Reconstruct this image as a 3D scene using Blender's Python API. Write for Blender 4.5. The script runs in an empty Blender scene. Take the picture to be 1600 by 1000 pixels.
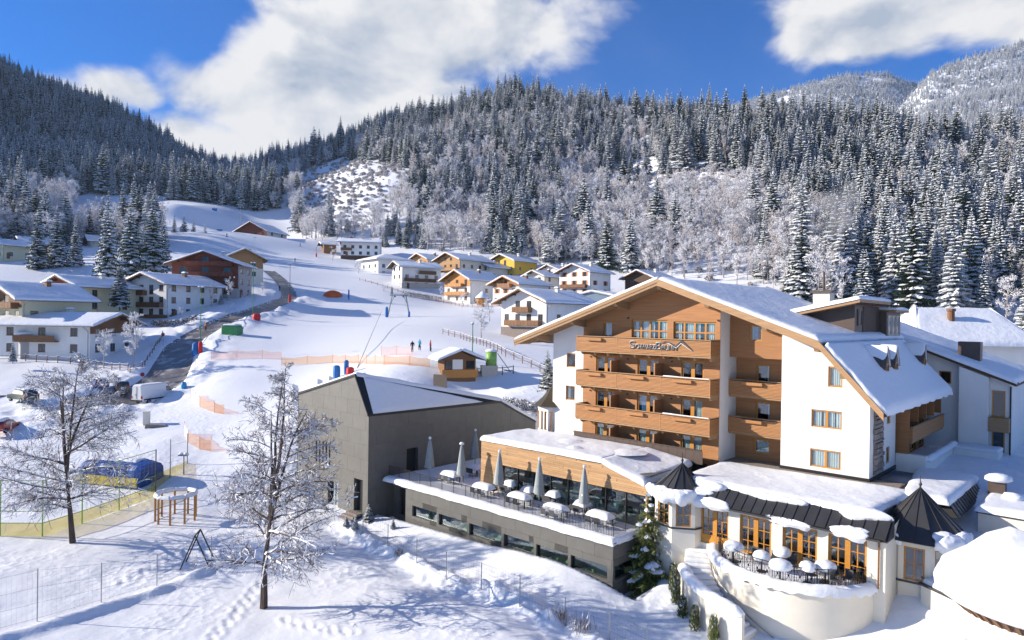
import bpy, math, random
import numpy as np
from mathutils import Vector, Matrix
random.seed(7); np.random.seed(7)
S = bpy.context.scene
COL = S.collection
# ------------------------------------------------------------------ camera
F_PX = 1067.0
ROLL = math.radians(0.8); PITCH = math.radians(-0.2)
cam_d = bpy.data.cameras.new('camera'); cam = bpy.data.objects.new('camera', cam_d); COL.objects.link(cam)
cam_d.sensor_width = 36.0; cam_d.lens = F_PX / 1600 * 36; cam_d.clip_start = 0.5; cam_d.clip_end = 20000
cam.matrix_world = Matrix.Rotation(math.radians(90) + PITCH, 4, 'X') @ Matrix.Rotation(ROLL, 4, 'Z')
S.camera = cam
# ------------------------------------------------------------------ light
SUN_EL = math.radians(21); SUN_AZ = math.radians(-85.8)        # azimuth from +Y, clockwise
to_sun = Vector((math.sin(SUN_AZ) * math.cos(SUN_EL), math.cos(SUN_AZ) * math.cos(SUN_EL), math.sin(SUN_EL)))
sd = bpy.data.lights.new('sun', 'SUN'); sd.energy = 5.0; sd.angle = math.radians(0.5); sd.color = (1.0, 0.905, 0.78)
sun = bpy.data.objects.new('sun', sd); COL.objects.link(sun)
sun.rotation_euler = to_sun.to_track_quat('Z', 'Y').to_euler()
S.view_settings.view_transform = 'Standard'; S.view_settings.look = 'None'
S.view_settings.exposure = 0.80; S.view_settings.gamma = 1.0; S.view_settings.use_curve_mapping = False
S.cycles.max_bounces = 4; S.cycles.diffuse_bounces = 2; S.cycles.glossy_bounces = 2; S.cycles.transparent_max_bounces = 10
S.cycles.transmission_bounces = 2; S.cycles.use_denoising = True; S.cycles.use_adaptive_sampling = True; S.cycles.adaptive_threshold = .02; S.cycles.volume_bounces = 0
W = bpy.data.worlds.new('World'); S.world = W; W.use_nodes = True
wn = W.node_tree; wn.nodes.clear()
def N(t, ty, **kw):
    n = t.nodes.new(ty)
    for k, v in kw.items():
        if k[0] == 'i' and k[1:].isdigit(): n.inputs[int(k[1:])].default_value = v
        else: setattr(n, k, v)
    return n
def L(t, a, b, ao=0, bi=0): t.links.new(a.outputs[ao], b.inputs[bi])
def M2(t, op, a, b, c=None):
    n = t.nodes.new('ShaderNodeMath'); n.operation = op
    for i, v in enumerate((a, b, c)):
        if v is None: continue
        if isinstance(v, (int, float)): n.inputs[i].default_value = v
        else: t.links.new(v, n.inputs[i])
    return n.outputs[0]
def build_sky():
    t = wn
    sky = N(t, 'ShaderNodeTexSky', sky_type='NISHITA', sun_disc=False)
    sky.sun_elevation = SUN_EL; sky.sun_rotation = SUN_AZ; sky.altitude = 900; sky.air_density = 1.0; sky.dust_density = 0.3; sky.ozone_density = 2.5
    tc = N(t, 'ShaderNodeTexCoord')
    sep = N(t, 'ShaderNodeSeparateXYZ'); L(t, tc, sep, 'Generated')
    X, Y, Z = sep.outputs
    az = M2(t, 'ARCTAN2', X, Y); el = M2(t, 'ARCSINE', Z, 0)
    # soft cloud masses (azimuth, elevation, width, height, weight), carried on round the whole sky
    blobs = [(-0.25, 0.34, 0.20, 0.10, 1.25), (-0.36, 0.28, 0.20, 0.08, 1.2), (-0.10, 0.42, 0.17, 0.12, 1.2), (-0.53, 0.27, 0.11, 0.05, 1.15), (-0.45, 0.23, 0.15, 0.055, 1.15), (-0.19, 0.27, 0.24, 0.08, 1.0), (-0.02, 0.37, 0.10, 0.07, .9),
             (0.51, 0.385, 0.15, 0.065, 1.25), (0.64, 0.365, 0.15, 0.055, 1.1), (0.41, 0.36, 0.07, 0.03, .9), (-0.68, 0.40, 0.10, 0.05, .62), (-0.58, 0.30, 0.06, 0.03, .7),
             (1.3, 0.45, .3, .12, 1.1), (2.2, 0.35, .35, .12, 1.1), (-1.6, 0.5, .3, .12, 1.0), (-2.6, 0.4, .4, .12, 1.1), (3.0, .7, .4, .2, 1.0), (0.3, 1.0, .5, .2, .9)]
    acc = None
    for (a, e, sa, se, w) in blobs:
        da = M2(t, 'DIVIDE', M2(t, 'SUBTRACT', az, a), sa); de = M2(t, 'DIVIDE', M2(t, 'SUBTRACT', el, e), se)
        q = M2(t, 'ADD', M2(t, 'MULTIPLY', da, da), M2(t, 'MULTIPLY', de, de))
        g = M2(t, 'MULTIPLY', M2(t, 'EXPONENT', M2(t, 'MULTIPLY', q, -1.0), 0), w)
        acc = g if acc is None else M2(t, 'MAXIMUM', acc, g)
    mp = N(t, 'ShaderNodeMapping'); mp.inputs['Scale'].default_value = (1, 1, 1.5); L(t, tc, mp, 'Generated')
    n1 = N(t, 'ShaderNodeTexNoise'); n1.inputs['Scale'].default_value = 5.5; n1.inputs['Detail'].default_value = 9; n1.inputs['Roughness'].default_value = .52; n1.inputs['Distortion'].default_value = .25
    L(t, mp, n1)
    n2 = N(t, 'ShaderNodeTexNoise'); n2.inputs['Scale'].default_value = 3.0; n2.inputs['Detail'].default_value = 6
    mp2 = N(t, 'ShaderNodeMapping'); mp2.inputs['Location'].default_value = (3.1, 1.7, .4); L(t, tc, mp2, 'Generated'); L(t, mp2, n2)
    # the same noise a little way towards the sun: the difference lights the billows from the left and above
    mp3 = N(t, 'ShaderNodeMapping'); mp3.inputs['Scale'].default_value = (1, 1, 1.5); mp3.inputs['Location'].default_value = (-.035, 0, .03); L(t, tc, mp3, 'Generated')
    n3 = N(t, 'ShaderNodeTexNoise'); n3.inputs['Scale'].default_value = 5.5; n3.inputs['Detail'].default_value = 5; n3.inputs['Roughness'].default_value = .52; n3.inputs['Distortion'].default_value = .25; L(t, mp3, n3)
    d = M2(t, 'ADD', acc, M2(t, 'MULTIPLY', M2(t, 'SUBTRACT', n1.outputs[0], .5), 2.3))
    cov = N(t, 'ShaderNodeMapRange', interpolation_type='SMOOTHSTEP'); cov.inputs[1].default_value = .36; cov.inputs[2].default_value = .80
    t.links.new(d, cov.inputs[0])
    veil = N(t, 'ShaderNodeMapRange', interpolation_type='SMOOTHSTEP'); veil.inputs[1].default_value = .5; veil.inputs[2].default_value = .85; veil.inputs[4].default_value = .16
    L(t, n2, veil)
    cv = M2(t, 'MAXIMUM', cov.outputs[0], veil.outputs[0])
    lit = M2(t, 'ADD', M2(t, 'MULTIPLY', M2(t, 'SUBTRACT', n1.outputs[0], n3.outputs[0]), 5.0), .55)
    thick = N(t, 'ShaderNodeMapRange'); thick.inputs[1].default_value = .7; thick.inputs[2].default_value = 1.7; thick.inputs[3].default_value = .25; thick.inputs[4].default_value = -.25; t.links.new(d, thick.inputs[0])
    litc = N(t, 'ShaderNodeMath', operation='ADD'); litc.use_clamp = True; t.links.new(lit, litc.inputs[0]); L(t, thick, litc, 0, 1)
    ccol = N(t, 'ShaderNodeMixRGB'); ccol.inputs[1].default_value = (3.0, 3.4, 4.1, 1); ccol.inputs[2].default_value = (6.1, 6.0, 5.9, 1)
    L(t, litc, ccol)
    tint = N(t, 'ShaderNodeMixRGB', blend_type='MULTIPLY'); tint.inputs[0].default_value = 1; tint.inputs[2].default_value = (.05, .50, 1.10, 1)
    L(t, sky, tint, 0, 1)
    mix = N(t, 'ShaderNodeMixRGB'); t.links.new(cv, mix.inputs[0]); L(t, tint, mix, 0, 1); L(t, ccol, mix, 0, 2)
    bg = N(t, 'ShaderNodeBackground'); bg.inputs[1].default_value = 0.088; L(t, mix, bg)
    out = N(t, 'ShaderNodeOutputWorld'); L(t, bg, out)
build_sky()
# ------------------------------------------------------------------ pixel <-> world (the measured camera, used for laying out real positions)
_f = np.array([0, math.cos(PITCH), math.sin(PITCH)]); _u0 = np.array([0, -math.sin(PITCH), math.cos(PITCH)]); _r0 = np.array([1., 0, 0])
_R = _r0 * math.cos(ROLL) + _u0 * math.sin(ROLL); _U = -_r0 * math.sin(ROLL) + _u0 * math.cos(ROLL)
def ray(px, py): return _f + _R * ((px - 800) / F_PX) - _U * ((py - 500) / F_PX)
def at(px, py, d): r = ray(px, py); return r * (d / r[1])
def atz(px, py, z): r = ray(px, py); return r * (z / r[2])
def proj(P):
    P = np.asarray(P, float); d = P @ _f
    return 800 + F_PX * (P @ _R) / d, 500 - F_PX * (P @ _U) / d, d
# hotel frame: x = along the gable front to the right, y = into the building, z up (camera height = 0)
HA = math.atan2(-.6818, .7316)
HU = np.array([math.cos(HA), math.sin(HA)]); HD = np.array([-math.sin(HA), math.cos(HA)])
HO = np.array([15.235, 49.834])
def hw(u, y, z=0.0):
    p = HO + HU * u + HD * y; return (p[0], p[1], z)
# ------------------------------------------------------------------ materials
MATS = {}
def mat(name, col, rough=.7, metal=0.0, var=0.0, scale=4.0, bump=0.0, bscale=20.0, stretch=None, spec=.4, col2=None, detail=5, sub=0):
    if name in MATS: return MATS[name]
    m = bpy.data.materials.new(name); m.use_nodes = True; t = m.node_tree
    b = t.nodes['Principled BSDF']; b.inputs['Roughness'].default_value = rough; b.inputs['Metallic'].default_value = metal
    b.inputs['Specular IOR Level'].default_value = spec
    b.inputs['Base Color'].default_value = (*col, 1)
    m.diffuse_color = (*col, 1)
    if var or col2 or bump:
        tc = N(t, 'ShaderNodeTexCoord'); mp = N(t, 'ShaderNodeMapping'); L(t, tc, mp, 'Object')
        if stretch: mp.inputs['Scale'].default_value = stretch
        oi = N(t, 'ShaderNodeObjectInfo')
        ad = N(t, 'ShaderNodeVectorMath', operation='ADD'); L(t, mp, ad); 
        sc = N(t, 'ShaderNodeVectorMath', operation='SCALE'); sc.inputs[0].default_value = (17.3, 9.1, 5.7); t.links.new(oi.outputs['Random'], sc.inputs['Scale']); L(t, sc, ad, 0, 1)
        n = N(t, 'ShaderNodeTexNoise'); n.inputs['Scale'].default_value = scale; n.inputs['Detail'].default_value = detail; n.inputs['Roughness'].default_value = .6
        L(t, ad, n)
        if var or col2:
            rp = N(t, 'ShaderNodeMapRange'); rp.inputs[1].default_value = .3; rp.inputs[2].default_value = .7; L(t, n, rp)
            mx = N(t, 'ShaderNodeMixRGB'); L(t, rp, mx)
            c2 = col2 if col2 else tuple(min(1, c * (1 + var)) for c in col)
            c1 = col if col2 else tuple(c * (1 - var) for c in col)
            mx.inputs[1].default_value = (*c1, 1); mx.inputs[2].default_value = (*c2, 1)
            # each piece its own slight tone
            hs = N(t, 'ShaderNodeHueSaturation'); vr = N(t, 'ShaderNodeMapRange'); vr.inputs[3].default_value = 1 - var * .5; vr.inputs[4].default_value = 1 + var * .5
            t.links.new(oi.outputs['Random'], vr.inputs[0]); t.links.new(vr.outputs[0], hs.inputs['Value']); L(t, mx, hs, 0, 4)
            L(t, hs, b, 0, 'Base Color')
        if bump:
            nb = N(t, 'ShaderNodeTexNoise'); nb.inputs['Scale'].default_value = bscale; nb.inputs['Detail'].default_value = 6; L(t, ad, nb)
            bp = N(t, 'ShaderNodeBump'); bp.inputs['Strength'].default_value = bump; bp.inputs['Distance'].default_value = .05; L(t, nb, bp, 0, 'Height'); L(t, bp, b, 0, 'Normal')
    MATS[name] = m
    return m
def glass_mat(name, tint=(.55, .7, .72), refl=.28, rough=.02):
    if name in MATS: return MATS[name]
    m = bpy.data.materials.new(name); m.use_nodes = True; t = m.node_tree; t.nodes.clear()
    tr = N(t, 'ShaderNodeBsdfTransparent'); tr.inputs[0].default_value = (*tint, 1)
    gl = N(t, 'ShaderNodeBsdfGlossy'); gl.inputs['Roughness'].default_value = rough; gl.inputs[0].default_value = (.9, .95, 1, 1)
    lw = N(t, 'ShaderNodeLayerWeight'); pw = N(t, 'ShaderNodeMath', operation='POWER'); pw.inputs[1].default_value = 4.0; L(t, lw, pw, 'Facing', 0)
    ad = N(t, 'ShaderNodeMath', operation='MULTIPLY_ADD'); ad.inputs[1].default_value = .7; ad.inputs[2].default_value = refl * .5; ad.use_clamp = True; L(t, pw, ad)
    mx = N(t, 'ShaderNodeMixShader'); L(t, ad, mx); L(t, tr, mx, 0, 1); L(t, gl, mx, 0, 2)
    o = N(t, 'ShaderNodeOutputMaterial'); L(t, mx, o); m.diffuse_color = (.1, .2, .25, 1)
    MATS[name] = m; return m
def snow_mat(name, bump=.35, scale=1.2, tracks=False):
    if name in MATS: return MATS[name]
    m = bpy.data.materials.new(name); m.use_nodes = True; t = m.node_tree; b = t.nodes['Principled BSDF']
    b.inputs['Base Color'].default_value = (.81, .83, .86, 1); b.inputs['Roughness'].default_value = .55; b.inputs['Specular IOR Level'].default_value = .25
    tc = N(t, 'ShaderNodeTexCoord'); src = tc.outputs['Object']
    n1 = N(t, 'ShaderNodeTexNoise'); n1.inputs['Scale'].default_value = scale; n1.inputs['Detail'].default_value = 8; n1.inputs['Roughness'].default_value = .55; t.links.new(src, n1.inputs[0])
    h = n1.outputs[0]
    if tracks:
        # trampled lumps and small pits
        v = N(t, 'ShaderNodeTexVoronoi'); v.inputs['Scale'].default_value = 1.9; t.links.new(src, v.inputs[0])
        n3 = N(t, 'ShaderNodeTexNoise'); n3.inputs['Scale'].default_value = .12; n3.inputs['Detail'].default_value = 3; t.links.new(src, n3.inputs[0])
        msk = N(t, 'ShaderNodeMapRange'); msk.inputs[1].default_value = .47; msk.inputs[2].default_value = .62; L(t, n3, msk)
        vv = M2(t, 'MULTIPLY', v.outputs[0], msk.outputs[0])
        h = M2(t, 'ADD', h, M2(t, 'MULTIPLY', vv, .8))
    bp = N(t, 'ShaderNodeBump'); bp.inputs['Strength'].default_value = bump; bp.inputs['Distance'].default_value = .25
    if tracks:      # groomed and untrodden beyond the gardens
        ge = N(t, 'ShaderNodeSeparateXYZ'); L(t, tc, ge, 'Object'); mr = N(t, 'ShaderNodeMapRange'); mr.inputs[1].default_value = 78; mr.inputs[2].default_value = 100; mr.inputs[3].default_value = bump; mr.inputs[4].default_value = bump * .3; L(t, ge, mr, 1, 0); L(t, mr, bp, 0, 'Strength')
    t.links.new(h, bp.inputs['Height']); L(t, bp, b, 0, 'Normal')
    MATS[name] = m; return m
SNOW = snow_mat('snow', .3, 1.6)
GROUND_SNOW = snow_mat('ground_snow', .38, .7, True)
WHITE = mat('white_render', (.80, .78, .74), .85, var=.05, scale=.8, stretch=(1, 1, .3), bump=.08, bscale=60)
CREAM = mat('cream_render', (.74, .69, .58), .85, var=.04, scale=1.2, bump=.08, bscale=60)
YELLOWISH = mat('pale_yellow_render', (.66, .62, .42), .85, var=.04)
YELLOW = mat('yellow_render', (.72, .46, .06), .8, var=.06)
LARCH = mat('larch_cladding', (.32, .138, .050), .65, var=.3, scale=2.2, stretch=(.25, .25, 8), bump=.35, bscale=9, col2=(.44, .21, .082))
SLAT = mat('larch_slat', (.39, .18, .066), .6, var=.16, scale=3, stretch=(.5, .5, 6), col2=(.49, .24, .094))
BOARD = mat('rough_board', (.42, .24, .11), .8, var=.3, scale=2.0, stretch=(.25, .25, 9), bump=.4, bscale=8, col2=(.58, .37, .19))
FASCIA = mat('fascia_board', (.36, .215, .105), .65, var=.15, scale=3, stretch=(.4, .4, 4))
DARKWOOD = mat('dark_wood', (.10, .055, .03), .75, var=.25, scale=3, stretch=(1, 1, 6))
MIDWOOD = mat('brown_wood', (.20, .10, .045), .75, var=.25, scale=3, stretch=(1, 1, 6))
REDWOOD = mat('red_brown_wood', (.16, .045, .025), .7, var=.25, scale=3, stretch=(1, 1, 6))
ORANGEWOOD = mat('orange_wood', (.50, .22, .05), .6, var=.15, scale=3, stretch=(1, 1, 5))
OAK = mat('window_oak', (.50, .22, .035), .45, var=.12, scale=4, stretch=(1, 1, 4))
BRONZE = mat('bronze_sheet', (.105, .075, .06), .5, metal=.25, var=.1, scale=2)
CLAD = mat('grey_cladding', (.135, .13, .115), .5, metal=.15, var=.09, scale=1.3, spec=.5, bump=.05, bscale=5)
SEAM = mat('seam_sheet', (.05, .05, .052), .45, metal=.3, var=.14, scale=1.6, stretch=(1, 1, .4))
DARK = mat('dark_metal', (.03, .03, .032), .45, metal=.4)
BLACK = mat('interior', (.012, .014, .016), .8)
GREYMET = mat('grey_metal', (.3, .31, .32), .45, metal=.6, var=.08)
STONE = mat('stone', (.20, .165, .14), .9, var=.4, scale=5, bump=.6, bscale=8, col2=(.33, .28, .25))
GRAVEL = mat('gravel', (.24, .2, .16), .95, var=.4, scale=14, bump=.8, bscale=30, col2=(.40, .34, .28))
ASPHALT = mat('wet_asphalt', (.085, .075, .066), .42, var=.4, scale=.35, col2=(.24, .215, .19), bump=.15, bscale=8, spec=.5)
def road_mat():
    m = MATS['wet_asphalt']; t = m.node_tree; b = t.nodes['Principled BSDF']; src = b.inputs['Base Color'].links[0].from_socket
    tc = N(t, 'ShaderNodeTexCoord'); n = N(t, 'ShaderNodeTexNoise'); n.inputs['Scale'].default_value = .45; n.inputs['Detail'].default_value = 8; n.inputs['Roughness'].default_value = .7; L(t, tc, n, 'Object')
    mr = N(t, 'ShaderNodeMapRange', interpolation_type='SMOOTHSTEP'); mr.inputs[1].default_value = .50; mr.inputs[2].default_value = .66; mr.inputs[4].default_value = .75; L(t, n, mr)
    mx = N(t, 'ShaderNodeMixRGB'); L(t, mr, mx); t.links.new(src, mx.inputs[1]); mx.inputs[2].default_value = (.55, .53, .50, 1); L(t, mx, b, 0, 'Base Color')
road_mat()
GLASS = glass_mat('window_glass', (.86, .90, .91), .22)
BIGGLASS = glass_mat('facade_glass', (.72, .84, .84), .22)
DGLASS = mat('dark_pane', (.035, .05, .06), .08, spec=.9)
CURTAIN = mat('curtain', (.72, .78, .74), .9, var=.08)
BLUECURTAIN = mat('blue_curtain', (.12, .30, .48), .9, var=.08)
FABRIC = mat('parasol_fabric', (.30, .33, .33), .9, var=.08, scale=3)
BARK = mat('bark', (.085, .062, .05), .9, var=.35, scale=6, stretch=(1, 1, .3), bump=.6, bscale=12)
TWIG = mat('twig', (.15, .098, .082), .85, var=.2)
FROST = mat('frosted_twig', (.86, .85, .86), .8, var=.10, scale=.4)
FROSTWOOD = mat('frosted_bark', (.36, .32, .31), .9, var=.3)
NEEDLE = mat('needles', (.020, .044, .022), .75, var=.5, scale=.7, col2=(.055, .09, .035))
GREEN = mat('light_needles', (.08, .11, .022), .75, var=.4, scale=2, col2=(.17, .19, .045))
ORANGE = mat('orange_net', (.85, .25, .05), .7); RED = mat('red_cover', (.6, .02, .025), .6, var=.1)
BLUE = mat('blue_cover', (.02, .16, .45), .55, var=.15); GREENP = mat('green_paint', (.03, .22, .07), .5, var=.15)
PALEGREEN = mat('tank_green', (.22, .42, .10), .5, var=.15)
# ------------------------------------------------------------------ mesh builder
class MB:
    def __init__(s): s.v = []; s.f = []; s.m = []
    def poly(s, pts, m=0):
        i = len(s.v); s.v += [tuple(p) for p in pts]; s.f.append(tuple(range(i, i + len(pts)))); s.m.append(m)
    def box(s, x0, x1, y0, y1, z0, z1, m=0):
        i = len(s.v)
        s.v += [(x0, y0, z0), (x1, y0, z0), (x1, y1, z0), (x0, y1, z0), (x0, y0, z1), (x1, y0, z1), (x1, y1, z1), (x0, y1, z1)]
        for f in ((0, 3, 2, 1), (4, 5, 6, 7), (0, 1, 5, 4), (1, 2, 6, 5), (2, 3, 7, 6), (3, 0, 4, 7)): s.f.append(tuple(i + k for k in f)); s.m.append(m)
    def hexa(s, P, m=0):   # 8 points, bottom 4 ccw then top 4
        i = len(s.v); s.v += [tuple(p) for p in P]
        for f in ((0, 3, 2, 1), (4, 5, 6, 7), (0, 1, 5, 4), (1, 2, 6, 5), (2, 3, 7, 6), (3, 0, 4, 7)): s.f.append(tuple(i + k for k in f)); s.m.append(m)
    def prism(s, poly, d, m=0):     # polygon (3-D points) swept by vector d
        n = len(poly); i = len(s.v); s.v += [tuple(p) for p in poly] + [tuple(np.add(p, d)) for p in poly]
        s.f.append(tuple(range(i + n - 1, i - 1, -1))); s.m.append(m); s.f.append(tuple(range(i + n, i + 2 * n))); s.m.append(m)
        for k in range(n):
            k2 = (k + 1) % n; s.f.append((i + k, i + k2, i + n + k2, i + n + k)); s.m.append(m)
    def tube(s, p0, p1, r0, r1=None, n=6, m=0, caps=True):
        if r1 is None: r1 = r0
        p0 = np.array(p0, float); p1 = np.array(p1, float); d = p1 - p0; ln = np.linalg.norm(d)
        if ln < 1e-6: return
        d /= ln; a = np.cross(d, (0, 0, 1) if abs(d[2]) < .9 else (1, 0, 0)); a /= np.linalg.norm(a); b = np.cross(d, a); i = len(s.v)
        for p, r in ((p0, r0), (p1, r1)):
            for k in range(n):
                t = 2 * math.pi * k / n; s.v.append(tuple(p + a * (r * math.cos(t)) + b * (r * math.sin(t))))
        for k in range(n):
            k2 = (k + 1) % n; s.f.append((i + k, i + k2, i + n + k2, i + n + k)); s.m.append(m)
        if caps:
            s.f.append(tuple(range(i + n - 1, i - 1, -1))); s.m.append(m); s.f.append(tuple(range(i + n, i + 2 * n))); s.m.append(m)
    def lathe(s, prof, c=(0, 0, 0), n=16, m=0, sx=1, sy=1, a0=0, a1=2 * math.pi, wob=0):
        full = abs(a1 - a0 - 2 * math.pi) < 1e-6; k = n if full else n + 1; i = len(s.v)
        for (r, z) in prof:
            for q in range(k):
                t = a0 + (a1 - a0) * q / n; rr = r * (1 + wob * math.sin(3 * t + 1.3 * c[0]) * .6 + wob * math.sin(5 * t + c[1]) * .4)
                s.v.append((c[0] + rr * sx * math.cos(t), c[1] + rr * sy * math.sin(t), c[2] + z))
        for j in range(len(prof) - 1):
            for q in range(n if full else n):
                q2 = (q + 1) % k if full else q + 1
                s.f.append((i + j * k + q, i + j * k + q2, i + (j + 1) * k + q2, i + (j + 1) * k + q)); s.m.append(m)
    def grid(s, G, m=0):    # G[i][j] points
        nx = len(G); ny = len(G[0]); i0 = len(s.v)
        for r in G: s.v += [tuple(p) for p in r]
        for i in range(nx - 1):
            for j in range(ny - 1):
                a = i0 + i * ny + j; s.f.append((a, a + ny, a + ny + 1, a + 1)); s.m.append(m)
    def mesh(s, name, mats, smooth=False, org=(0, 0, 0)):
        me = bpy.data.meshes.new(name); v = np.array(s.v, float).reshape(-1, 3) - np.array(org)
        me.from_pydata(v.tolist(), [], s.f)
        for q in (mats if isinstance(mats, (list, tuple)) else [mats]): me.materials.append(q)
        if len(me.materials) > 1: me.polygons.foreach_set('material_index', s.m)
        if smooth: me.polygons.foreach_set('use_smooth', [True] * len(me.polygons))
        me.update(); return me
    def build(s, name, mats, parent=None, smooth=False, label=None, local=False):
        org = ORG.get(parent.name, (0, 0, 0)) if parent and not local else (0, 0, 0)
        o = bpy.data.objects.new(name, s.mesh(name, mats, smooth, org)); COL.objects.link(o)
        if parent: o.parent = parent; ORG[o.name] = org
        if label: o['label'] = label
        return o
ORG = {}
def tag(o, label, cat, group=None, kind=None):
    if label: o['label'] = label
    if cat: o['category'] = cat
    if group: o['group'] = group
    if kind: o['kind'] = kind
    return o
def thing(name, label, cat, loc=(0, 0, 0), rz=0, group=None, org=None):
    o = bpy.data.objects.new(name, None); COL.objects.link(o); o.location = loc; o.rotation_euler = (0, 0, rz); o.empty_display_size = .3
    if org is not None: ORG[o.name] = org
    return tag(o, label, cat, group)
def hthing(name, label, cat, u, y, z, group=None):      # thing in the hotel frame: parts are given in (u, depth, z)
    return thing(name, label, cat, hw(u, y, z), HA, group, (u, y, z))
def single(name, mb, mats, label, cat, base, rz=0, group=None, smooth=False, kind=None):   # one-mesh thing, mesh given around its base
    o = bpy.data.objects.new(name, mb.mesh(name, mats, smooth)); COL.objects.link(o); o.location = base; o.rotation_euler = (0, 0, rz)
    return tag(o, label, cat, group, kind)
def hsingle(name, mb, mats, label, cat, u, y, z, group=None, smooth=False):
    o = bpy.data.objects.new(name, mb.mesh(name, mats, smooth, (u, y, z))); COL.objects.link(o); o.location = hw(u, y, z); o.rotation_euler = (0, 0, HA)
    return tag(o, label, cat, group)
def inst(name, me, parent, loc, rot=(0, 0, 0), scale=(1, 1, 1)):
    o = bpy.data.objects.new(name, me); COL.objects.link(o); o.parent = parent
    g = ORG.get(parent.name, (0, 0, 0)); o.location = tuple(np.subtract(loc, g)); o.rotation_euler = rot; o.scale = scale
    ORG[o.name] = (0, 0, 0); return o
def copy_tree(o, parent=None):
    c = o.copy(); COL.objects.link(c); c.parent = parent
    if parent: c.matrix_parent_inverse = o.matrix_parent_inverse.copy()
    for ch in list(o.children): copy_tree(ch, c)
    return c
def nz(x, y, s=1.0):      # cheap smooth noise, about -1..1
    return (math.sin(x * 1.7 * s + 1.3 * math.sin(y * 1.1 * s + .7)) + math.sin(y * 2.3 * s + 1.7 * math.sin(x * .9 * s + 2.1)) + .5 * math.sin(x * 5.1 * s + y * 4.3 * s)) / 2.5
def snow_patch(mb, A, B, C, D, T=.3, nx=10, ny=10, edge=.35, over=.08, rough=.06, m=0, seed=0, ragged=0.0, droop=.06):
    """snow lying on the quad A-B-C-D (A->B first axis, A->D second): lumpy top, rounded edges, skirt down to the surface"""
    A, B, C, D = [np.array(p, float) for p in (A, B, C, D)]
    la = (np.linalg.norm(B - A) + np.linalg.norm(C - D)) / 2; lb = (np.linalg.norm(D - A) + np.linalg.norm(C - B)) / 2
    def prm(n, ln):
        e = min(edge / max(ln, .01), .3); q = [0, e * .12, e * .45, e]
        return q + list(np.linspace(e, 1 - e, n)[1:-1]) + [1 - k for k in reversed(q)]
    pa = prm(nx, la); pb = prm(ny, lb); G = []
    ea = (B - A) / max(la, .01); eb = (D - A) / max(lb, .01); c0 = A[0] * .37 + A[1] * .61 + seed
    def pt(a, b):
        return (A * (1 - a) + B * a) * (1 - b) + (D * (1 - a) + C * a) * b
    def prof(x): x = max(0, min(1, x)); return math.sqrt(max(0, 1 - (1 - x) ** 2.4))
    for a in pa:
        row = []
        for b in pb:
            p = pt(a, b); s_, t_ = a * la, b * lb
            e = min(a, 1 - a) * la; e2 = min(b, 1 - b) * lb
            k = prof(e / edge) * prof(e2 / edge)
            rg = ragged * (1 + nz(s_ * 1.3 + c0, t_ * 1.3, 1)) * .5
            push = np.zeros(3)
            if a < .02: push -= ea * (over - rg)
            if a > .98: push += ea * (over - rg)
            if b < .02: push -= eb * (over - rg)
            if b > .98: push += eb * (over - rg)
            h = T * k * (1 + rough / max(T, .05) * nz(s_ * .8 + c0, t_ * .8 + c0, .9))
            p = p + push + np.array([0, 0, h - (droop if k < .05 else 0)])
            row.append(p)
        G.append(row)
    mb.grid(G, m)
    n, k = len(pa), len(pb)
    ring = [G[i][0] for i in range(n)] + [G[n - 1][j] for j in range(1, k)] + [G[i][k - 1] for i in range(n - 2, -1, -1)] + [G[0][j] for j in range(k - 2, 0, -1)]
    mb.poly([p - np.array([0, 0, .02]) for p in reversed(ring)], m)
def clip(poly, hp):      # polygon of (x,z), keep a*x+b*z<=c
    a, b, c = hp; out = []
    for i in range(len(poly)):
        p, q = poly[i], poly[(i + 1) % len(poly)]; dp = a * p[0] + b * p[1] - c; dq = a * q[0] + b * q[1] - c
        if dp <= 1e-9: out.append(p)
        if (dp < -1e-9 and dq > 1e-9) or (dp > 1e-9 and dq < -1e-9): t = dp / (dp - dq); out.append((p[0] + t * (q[0] - p[0]), p[1] + t * (q[1] - p[1])))
    return out
def wall(mb, to3, x0, x1, z0, z1, holes=(), planes=(), depth=.16, m=0, mr=None):
    """wall sheet with real window openings; to3(x, z, d) gives the 3-D point, d = distance behind the face"""
    hs = [h for h in holes]
    xs = sorted(set([x0, x1] + [h[0] for h in hs] + [h[1] for h in hs])); zs = sorted(set([z0, z1] + [h[2] for h in hs] + [h[3] for h in hs]))
    xs = [x for x in xs if x0 <= x <= x1]; zs = [z for z in zs if z0 <= z <= z1]
    for i in range(len(xs) - 1):
        for j in range(len(zs) - 1):
            cx, cz = (xs[i] + xs[i + 1]) / 2, (zs[j] + zs[j + 1]) / 2
            if any(h[0] < cx < h[1] and h[2] < cz < h[3] for h in hs): continue
            p = [(xs[i], zs[j]), (xs[i + 1], zs[j]), (xs[i + 1], zs[j + 1]), (xs[i], zs[j + 1])]
            for hp in planes: p = clip(p, hp) if p else p
            if len(p) >= 3: mb.poly([to3(a, b, 0) for a, b in p], m)
    for (a, b, c, d) in hs:
        r = m if mr is None else mr
        for (p, q) in (((a, c), (b, c)), ((b, c), (b, d)), ((b, d), (a, d)), ((a, d), (a, c))):
            mb.poly([to3(*p, 0), to3(*p, depth), to3(*q, depth), to3(*q, 0)], r)
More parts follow.
